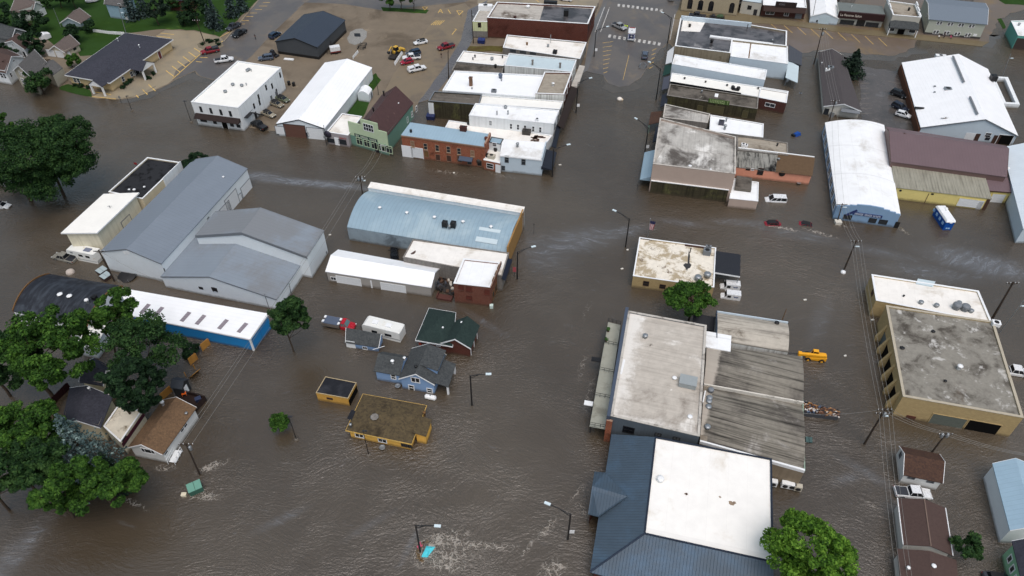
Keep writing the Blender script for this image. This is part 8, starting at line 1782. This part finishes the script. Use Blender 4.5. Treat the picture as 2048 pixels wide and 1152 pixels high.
# people
def person(label,foot,face_deg,shirt,legs,vest=None,pose='stand',ht=1.75,z=0.05):
    p=at(*foot,z);r=empty('person',p,R(face_deg),label,'person');k=ht/1.75
    J={'pel':(0,0,.95),'ch':(0,0,1.30),'nk':(0,0,1.48),'hd':(.02,0,1.63),'ht':(.02,0,1.73),'ls':(0,.2,1.42),'le':(-.03,.27,1.14),'lh':(.10,.26,.90),'rs':(0,-.2,1.42),'re':(-.03,-.27,1.14),'rh':(.14,-.22,.92),'lk':(.04,.10,.50),'lf':(0,.11,.06),'lt':(.18,.12,.03),'rk':(-.02,-.10,.50),'rf':(-.06,-.11,.06),'rt':(.12,-.12,.03)}
    if pose=='sit':J.update({'lk':(.42,.12,.55),'lf':(.44,.12,.1),'lt':(.6,.12,.06),'rk':(.42,-.12,.55),'rf':(.44,-.12,.1),'rt':(.6,-.12,.06),'pel':(0,0,.55),'ch':(0,0,.9),'nk':(0,0,1.08),'hd':(.03,0,1.23),'ht':(.03,0,1.33),'ls':(0,.2,1.02),'le':(.05,.27,.76),'lh':(.28,.2,.62),'rs':(0,-.2,1.02),'re':(.05,-.27,.76),'rh':(.28,-.2,.62)})
    E=[('pel','ch'),('ch','nk'),('nk','hd'),('hd','ht'),('ch','ls'),('ls','le'),('le','lh'),('ch','rs'),('rs','re'),('re','rh'),('pel','lk'),('lk','lf'),('lf','lt'),('pel','rk'),('rk','rf'),('rf','rt')]
    RA={'pel':.15,'ch':.17,'nk':.06,'hd':.105,'ht':.07,'ls':.075,'le':.05,'lh':.04,'rs':.075,'re':.05,'rh':.04,'lk':.075,'lf':.05,'lt':.04,'rk':.075,'rf':.05,'rt':.04}
    ks=list(J);me=bpy.data.meshes.new('body');me.from_pydata([tuple(c*k for c in J[q])for q in ks],[(ks.index(a),ks.index(b))for a,b in E],[]);o=bpy.data.objects.new('body',me);COL.objects.link(o)
    m=o.modifiers.new('s','SKIN');
    if not me.skin_vertices:bpy.context.view_layer.objects.active=o;bpy.ops.object.modifier_add(type='SUBSURF')if False else None
    lay=me.skin_vertices[0].data if len(me.skin_vertices)else None
    if lay is not None:
        for i,q in enumerate(ks):lay[i].radius=(RA[q]*k,RA[q]*k*(.75 if q in ('ch','pel')else 1));lay[i].use_root=(q=='pel')
    s=o.modifiers.new('b','SUBSURF');s.levels=s.render_levels=1
    dg=bpy.context.evaluated_depsgraph_get();dg.update();m2=bpy.data.meshes.new_from_object(o.evaluated_get(dg));bpy.data.objects.remove(o)
    body=bpy.data.objects.new('body',m2);COL.objects.link(body);body.parent=r;m2.materials.clear()
    for mm in (plain('skin_tone',(188,140,116),.6),plain('shirt_'+shirt[0],shirt[1],.8),plain('trousers_'+legs[0],legs[1],.8)):m2.materials.append(mm)
    zn,zp=J['nk'][2]*k,(J['pel'][2]+.02)*k
    for f in m2.polygons:
        c=f.center;f.use_smooth=True
        f.material_index=0 if c.z>zn or (abs(c.y)>.235*k and c.z<J['le'][2]*k)else (1 if c.z>zp else 2)
    hz=J['ht'][2]*k;MB().lathe([(.115,-.10),(.125,0),(.10,.06),(.02,.09)],0,0,12).build('hair',plain('dark_hair',(52,42,36),.8),r,(.01*k,0,hz-.01))
    c=MB()
    for sg in (-1,1):c.obox((.115,sg*.04,hz-.10),(.012,0,0),(0,.015,0),(0,0,.01))
    c.obox((.135,0,hz-.14),(.02,0,0),(0,.015,0),(0,0,.025));c.build('face',plain('face_features',(120,84,72),.6),r)
    if vest:
        c=MB();c.lathe([(.19,zp-.05),(.20,zp+.15),(.215,zp+.38),(.16,zn-.05)],0,0,12);c.v=[(x*.85,y*1.12,z_)for x,y,z_ in c.v];c.build('safety_vest',vest,r)
    return r
HV=plain('hi_vis_yellow',(200,232,60),.6)
person('person in a yellow hi-vis vest at the bonnet of the silver pickup',(1249.5,58),-60,('lime',(196,226,70)),('navy',(34,36,46)),HV)
person('person in a yellow hi-vis vest beside the first one, right of two',(1253.5,59),120,('lime',(196,226,70)),('navy',(34,36,46)),HV)
person('person in a dark top walking below the red pickup by the alley',(883,116),-80,('charcoal',(44,42,46)),('tan',(150,132,112)))
person('person in dark clothes standing on the yellow lined street',(511.5,79),-70,('charcoal',(44,42,46)),('navy',(34,36,46)))
person('person in a pink top sitting in front of the apartment house',(1900,77),-80,('pink',(216,74,130)),('navy',(34,36,46)),pose='sit')
person('person in a white top sitting left of the one in pink',(1876,76),-80,('white',(220,220,216)),('navy',(34,36,46)),pose='sit')
person('person in dark clothes standing between the two sitting people',(1887,76),-80,('charcoal',(44,42,46)),('navy',(34,36,46)))
# bins and dumpsters
def bin_(label,px,m,group=None):
    r=empty('wheelie_bin',at(*px,.05),R(-20),label,'bin',group);MB().prism([(-.3,-.35),(.3,-.35),(.3,.35),(-.3,.35)],0,1.05).build('body',m,r);MB().slab([(-.34,-.4,1.14),(.34,-.4,1.14),(.34,.4,1.2),(-.34,.4,1.2)],.08).build('lid',m,r);c=MB().tube((-.36,.3,.12),(-.28,.3,.12),.12).tube((.28,.3,.12),(.36,.3,.12),.12);c.build('wheels',TYRE,r)
bin_('black wheeled bin behind the white two storey block, left of two',(578.5,170),BLACK);bin_('black wheeled bin behind the white two storey block, right of two',(588,172),BLACK)
def dumpster(label,px,rz,m,L=2.2,W_=1.5,h=1.3,dz=0,lidm=None):
    r=empty('dumpster',at(*px)+Vector((0,0,dz)),rz,label,'dumpster');c=MB();c.add([(-L/2+.1,-W_/2+.1,0),(L/2-.1,-W_/2+.1,0),(L/2-.1,W_/2-.1,0),(-L/2+.1,W_/2-.1,0),(-L/2,-W_/2,h-.25),(L/2,-W_/2,h-.25),(L/2,W_/2,h),(-L/2,W_/2,h)],[(3,2,1,0),(0,1,5,4),(1,2,6,5),(2,3,7,6),(3,0,4,7)])
    for k in range(5):x=-L/2+.2+k*(L-.4)/4;c.box(x-.04,-W_/2-.05,.1,x+.04,-W_/2+.05,h-.3)
    c.build('body',m,r)
    for k in (0,1):MB().slab([(-L/2+k*L/2+.03,-W_/2-.05,h-.18),(-.03+k*L/2,-W_/2-.05,h-.18),(-.03+k*L/2,W_/2,h+.08),(-L/2+k*L/2+.03,W_/2,h+.08)],.07).build('lid',lidm or m,r)
dumpster('green dumpster at the foot of the bottom left pole with water rushing past',(393,981),R(30),plain('dumpster_green',(66,116,100),.5),2.3,1.6,1.5,lidm=plain('dumpster_lid',(104,158,140),.5))
dumpster('blue dumpster beside the cream and stone annex',(963,86),R(-10),plain('dumpster_blue',(36,56,120),.5),2.4,1.6,1.4);dumpster('dark blue dumpster at the end of the old store in the alley',(862,238),R(-10),plain('dumpster_navy',(36,48,96),.5),2.4,1.6,1.4)
dumpster('grey lidded bin in the water left of the long warehouse, upper of two',(206,546),R(60),plain('bin_brown',(84,66,62)),2.0,1.5,1.2,-.1,plain('bin_lid_pale',(164,180,184)));dumpster('grey lidded bin in the water left of the long warehouse, lower of two',(214,557),R(60),MATS['bin_brown'],2.0,1.5,1.2,-.1,MATS['bin_lid_pale'])
dumpster('dark teal dumpster sunk beside the barrel roof block',(1617,881),R(-10),plain('dumpster_teal',(40,84,84),.5),1.2,.9,.8,-.4)
# floating and half sunk odds and ends
def lump(name,label,px,cat,m,prof,n=14,rz=0,sc=(1,1,1),tilt=(0,0),z=0):
    r=MB().lathe(prof,0,0,n).build(name,m,None,at(*px,z));r.scale=sc;r.rotation_euler=(tilt[0],tilt[1],rz);return tag(r,label,cat)
lump('round_tank','pale round tank half sunk left of the warehouses',(141,545),'tank',mat('tank_pale',(190,180,170),.6,.15),[(.05,-1),(.7,-.7),(.95,0),(.8,.5),(.4,.75),(.05,.82)])
r=empty('trampoline',at(255,553),0,'dark collapsed trampoline in the water below the long warehouse','trampoline');MB().lathe([(.2,.25),(2.1,.3),(2.15,.2),(2.0,.18)],0,0,18).build('mat',plain('trampoline_mat',(34,34,36),.7),r);c=MB()
for k in range(6):a_=k*math.pi/3;c.tube((2.1*math.cos(a_),2.1*math.sin(a_),-.8),(2.1*math.cos(a_),2.1*math.sin(a_),.9),.05)
c.build('frame',GALV,r);r.rotation_euler=(R(8),R(-6),0)
r=empty('garden_chair',at(369,789,.8),R(20),'orange plastic chair on the dark deck','chair');OR=plain('orange_plastic',(232,104,30),.5);MB().box(-.4,-.4,.4,.4,.4,.5).build('seat',OR,r);MB().obox((0,.45,.85),(.42,0,0),(0,.05,.1),(0,-.1,.4)).build('backrest',OR,r)
for x in (-.35,.35):
    for y in (-.35,.35):MB().box(x-.05,y-.05,0,x+.05,y+.05,.4).build('leg',OR,r)
r=empty('storage_tub',at(398,802,.8),R(30),'dark blue tub on the dark deck','tub');MB().prism([(-.5,-.4),(.5,-.4),(.5,.4),(-.5,.4)],0,.8).build('body',plain('tub_blue',(34,44,74),.5),r);MB().box(-.55,-.45,.8,.55,.45,.88).build('lid',plain('tub_lid',(52,62,92),.5),r)
r=empty('blue_tarp',at(1593,270),R(25),'bright blue tarpaulin over a floating box right of the east row','tarpaulin');MB().add([(-1.0,-.8,-.1),(1.1,-.7,-.1),(1.0,.9,-.1),(-.9,.8,-.1),(-.7,-.5,.55),(.8,-.4,.75),(.7,.6,.7),(-.6,.5,.5)],[(0,1,5,4),(1,2,6,5),(2,3,7,6),(3,0,4,7),(4,5,6,7)]).build('sheet',mat('blue_tarp',(36,84,168),.5,.12,2),r);MB().box(-1.5,-.5,-.3,-.9,.5,.5).build('box',BLACK,r)
r=empty('garbage_bag',at(1239,199),0,'white bag and a small orange cone drifting in the main street','bag');MB().lathe([(.5,-.3),(.8,.1),(.7,.45),(.3,.7),(.1,.75)],0,0,10).build('bag',plain('bag_white',(222,216,206),.6),r);MB().lathe([(.3,-.1),(.25,.3),(.05,.4)],.8,-.2,8).build('bundle',plain('bundle_cream',(214,198,172),.7),r)
r=empty('snagged_debris',at(846,1103),R(-10),'turquoise sheet and pink plastic snagged on the street lamp in the rapids','debris');r.scale=(.66,.66,.8);MB().add([(-.1,-1.6,-.2),(1.6,-1.4,-.2),(2.2,.6,.0),(2.6,1.6,.1),(.4,1.5,.0),(.1,-1.0,.35),(1.2,-.9,.4),(1.5,.8,.45),(.6,1.0,.35)],[(0,1,6,5),(1,2,7,6),(2,3,4,8,7),(0,5,8,4),(5,6,7,8)]).build('sheet',mat('turquoise_sheet',(84,206,220),.5,.15,1.5),r)
c=MB();rr=random.Random(8)
for k in range(9):c.obox((-.9+rr.uniform(-.5,.4),1.2+rr.uniform(-.7,.7),.15),(rr.uniform(.1,.35),.1,.05),(-.08,rr.uniform(.1,.3),0),(0,0,.1))
c.build('pink_plastic',plain('pink_plastic',(206,92,116),.5),r);c=MB()
for k in range(40):t=k/39;a_=R(110+150*t);c.obox((1.2+2.4*math.cos(a_)+rr.gauss(0,.15),.2+2.6*math.sin(a_)+rr.gauss(0,.15),.03),(rr.uniform(.1,.5),rr.uniform(-.2,.2),0),(-.05,rr.uniform(.04,.1),0),(0,0,.05))
c.build('straw',plain('straw_debris',(128,106,74),.9),r)
tag(MB().box(-.35,-.35,-.5,.35,.35,.7).box(-.38,-.38,.62,.38,.38,.74).build('utility_box',plain('utility_pale',(196,214,206),.5),None,at(983,615)),'pale utility box at the corner of the red brick block','utility box')
r=empty('propane_tank',at(861,795,.3),R(-14),'white propane tank floating at the corner of the blue house','tank');MB().tube((-.9,0,.1),(.9,0,.1),.48,.48,16).build('vessel',TRIMW,r);MB().tube((-1.1,0,.1),(-.9,0,.1),.25,.48,16).tube((.9,0,.1),(1.1,0,.1),.48,.25,16).build('end_cap',TRIMW,r);MB().lathe([(.14,.5),(.14,.7),(.05,.72)],0,0,10).build('valve_dome',GALV,r)
for px,lab in (((796,774),'small grey satellite dish standing in the water beside the blue house'),((765,897),'small grey round unit in the water in front of the yellow house'),((1597,368),'broken white chair frame floating below the salmon orange building')):
    r=empty('floating_unit',at(*px),R(20),lab,'debris');MB().lathe([(.1,.3),(.5,.34),(.55,.45),(.45,.40),(.1,.36)],0,0,14).build('dish',GALV,r);MB().tube((0,0,-.6),(0,0,.35),.07).build('stand',TRIMD,r)
tag(MB().box(-.4,-.3,-.4,.4,.3,.45).box(-.42,-.32,.4,.42,.32,.5).build('white_crate',plain('crate_white',(214,206,182),.6),None,at(369,991)),'small cream crate caught in the rapids below the green dumpster','crate')
tag(MB().box(-.7,-.6,-.6,.7,.6,.7).box(-.75,-.65,.62,.75,.65,.72).build('cabinet',plain('cabinet_pale',(206,202,190),.6),None,at(1675,446.5)),'pale cabinet at the foot of the storefront pole','cabinet')
lump('round_drum','white round drum at the foot of the open water pole',(1686,545),'drum',TRIMW,[(.5,-.6),(.55,.1),(.5,.35),(.1,.4)])
for i,px in enumerate(((908,346),(1244,538),(1120,330),(1690,712),(1300,560),(1745,640),(1255,500),(660,470),(1610,600),(965,470))):
    tag(MB().obox((0,0,.08),(.22+.05*(i%3),.08,0),(-.06,.16,0),(0,0,.07)).obox((.12,.05,.16),(.1,0,.03),(0,.08,0),(0,0,.05)).build('floating_litter',plain('litter_white',(214,212,204),.6),None,at(*px)),'scrap of white litter drifting on the open flood water','litter','white litter on the flood')
# flag pole
B_=at(1295,474);zt=zat(B_.x,B_.y,438);r=empty('flag_pole',B_,0,'flag pole with a hanging striped flag at the corner of the tan building','flag pole');MB().tube((0,0,-1),(0,0,zt),.07,.04,8).lathe([(.1,zt),(.12,zt+.1),(.02,zt+.2)],0,0,10).build('pole',GALV,r)
c=MB();n=10;vs=[]
for j in range(7):
    for i in range(n+1):vs.append((.05+i*.13*(1-.35*j/6),.10*math.sin(i*1.5+j*.4),zt-.5-j*.42-i*.03))
fs=[];mi=[]
for j in range(6):
    for i in range(n):fs.append((j*(n+1)+i,j*(n+1)+i+1,(j+1)*(n+1)+i+1,(j+1)*(n+1)+i));mi.append(0 if j<2 else (1 if i%2 else 2))
c.v=vs;c.f=fs;c.mi=mi;c.sm=[True]*len(fs);c.build('flag',[plain('flag_navy',(44,48,92),.8),plain('flag_red',(176,44,56),.8),plain('flag_white',(214,210,212),.8)],r)
# small posts and signs standing in the water
def road_sign(label,base,top,m,w_=.5,h_=.6,grp=None):
    B_=at(*base);zt=max(.6,zat(B_.x,B_.y,top[1]));r=empty('road_sign',B_,R(-13),label,'sign',grp);MB().tube((0,0,-1),(0,0,zt),.05,.05,6).build('post',TRIMD,r);MB().box(-w_/2,-.04,zt-h_,w_/2,-.06+.0,zt).build('panel',m,r)
road_sign('thin dark sign post in the water right of the arched hall',(1067.5,467),(1068,447),TRIMD,.2,.4);road_sign('dark post at the corner of the pinkish rendered wall',(1274,382),(1275,369),TRIMD,.2,.3);road_sign('small red sign left of the black gravelled roof',(273,332),(272,325),plain('sign_red',(176,52,56)),.9,.6)
road_sign('stop sign seen from behind in the water below the clinic car park',(243,205),(240,192),GALV,.7,.7);road_sign('red sign in the water beside the red brick block',(1029,552),(1028,534),plain('sign_pink',(190,90,100)),.7,1.4);road_sign('small dark post on the tan lot by the painted triangles',(922,34),(922,29),BLACK,.25,.3)
for i,(px,lab)in enumerate((((1793,813),''),)):pass
BOLL=[(1761,671),(1764,697),(1764,700),(1769,720),(1770,724),(1773,746),(1774,750),(1778,776),(1780,781),(1784,811),(1893,843),(1934,851),(1940,852),(1980,860)]
r0=empty('bollard',at(*BOLL[0]),0,'short pale bollard standing in the water round the tan fire station','bollard','bollards round the fire station');MB().lathe([(.16,-.8),(.16,.35),(.1,.45)],0,0,10).build('post',plain('bollard_pale',(220,212,190),.6),r0)
for q in BOLL[1:]:c_=copy_tree(r0);c_.location=at(*q)
# junk yard behind the garage block
rr=random.Random(21)
JK=[plain('junk_%s'%n_,c_,.8)for n_,c_ in (('dark',(44,42,42)),('pink',(176,150,140)),('pale',(196,192,182)),('wood',(96,70,54)),('slate',(74,80,90)))]
tag(MB().slab([at(866,572,.25),at(906,592,.25),at(922,545,.25),at(880,538,.25)],.5).build('yard_slab',plain('dark_yard',(58,54,52),.9)),kind='structure')
for k in range(46):
    q=at(880+rr.uniform(-6,30)+0,548+rr.uniform(-4,40),.2);m_=rr.choice((JK[0],JK[0],JK[0],JK[3],JK[4],JK[4],JK[2]));a_=rr.uniform(0,3);l_=rr.uniform(.2,.6);w2=rr.uniform(.12,.35);hh=rr.uniform(.15,.6)
    c=MB().obox((0,0,hh/2),(math.cos(a_)*l_,math.sin(a_)*l_,0),(-math.sin(a_)*w2,math.cos(a_)*w2,0),(0,0,hh/2)).obox((0,0,hh+.04),(math.cos(a_)*l_*.8,math.sin(a_)*l_*.8,.02),(-math.sin(a_)*w2*.7,math.cos(a_)*w2*.7,0),(0,0,.04))
    tag(c.build('scrap_piece',m_,None,q),'odd piece of scrap in the dark yard beside the brick corner block','scrap','scrap pieces in the dark yard')
for px,m_,lab in (((888,541),JK[1],'pinkish overturned couch in the dark yard'),((902,545),JK[2],'pale appliance in the dark yard')):
    p=at(*px,.3);o=MB().obox((0,0,.4),(1.0,.35,0),(-.3,.8,0),(0,0,.35)).obox((0,0,.85),(.8,.3,.05),(-.2,.5,0),(0,0,.1)).build('yard_item',m_,None,p);tag(o,lab,'scrap')
o=MB().box(-1.6,-.7,-.6,1.6,.7,.5).box(-1.7,-.8,.5,-1.5,.8,1.0).build('wooden_pen',plain('pen_red_brown',(92,52,44),.8),None,at(890,597));o.rotation_euler.z=R(-13);tag(o,'red brown wooden crate standing in the water beside the brick corner block','crate')
tag(MB().tube((-1.2,0,.1),(1.2,.2,.9),.06).build('white_pole_rail',TRIMW,None,at(758,700,2.6)),'white gutter pipe between the small blue garage and the blue house','pipe')
p=at(578,119,.1);o=MB().box(-1.6,-.5,0,1.6,.5,.18).box(-1.5,-.4,.18,1.5,.4,.3).build('panel_stack',TRIMW,None,p);o.rotation_euler.z=R(-10);tag(o,'stack of white panels on the ground in front of the charcoal shed','panels')
o=MB();hull(o,[(-2.4,.3,.8,.6),(-1.5,.1,1.0,.9),(1.0,.1,1.0,.9),(2.4,.4,1.0,.2)]);o=o.build('covered_boat',plain('boat_cover',(206,206,212),.6),None,at(186,3,.3));o.rotation_euler.z=R(20);tag(o,'white covered boat on the lawn at the top edge','boat')
o=MB();hull(o,[(-1.6,.2,1.8,1.0),(0,.1,2.2,1.1),(1.6,.2,1.7,.9)]);o=o.build('covered_trailer',plain('trailer_cover',(222,224,226),.6),None,at(92,78,.1));o.rotation_euler.z=R(50);tag(o,'white covered trailer on the lawn behind the dark tree','trailer')
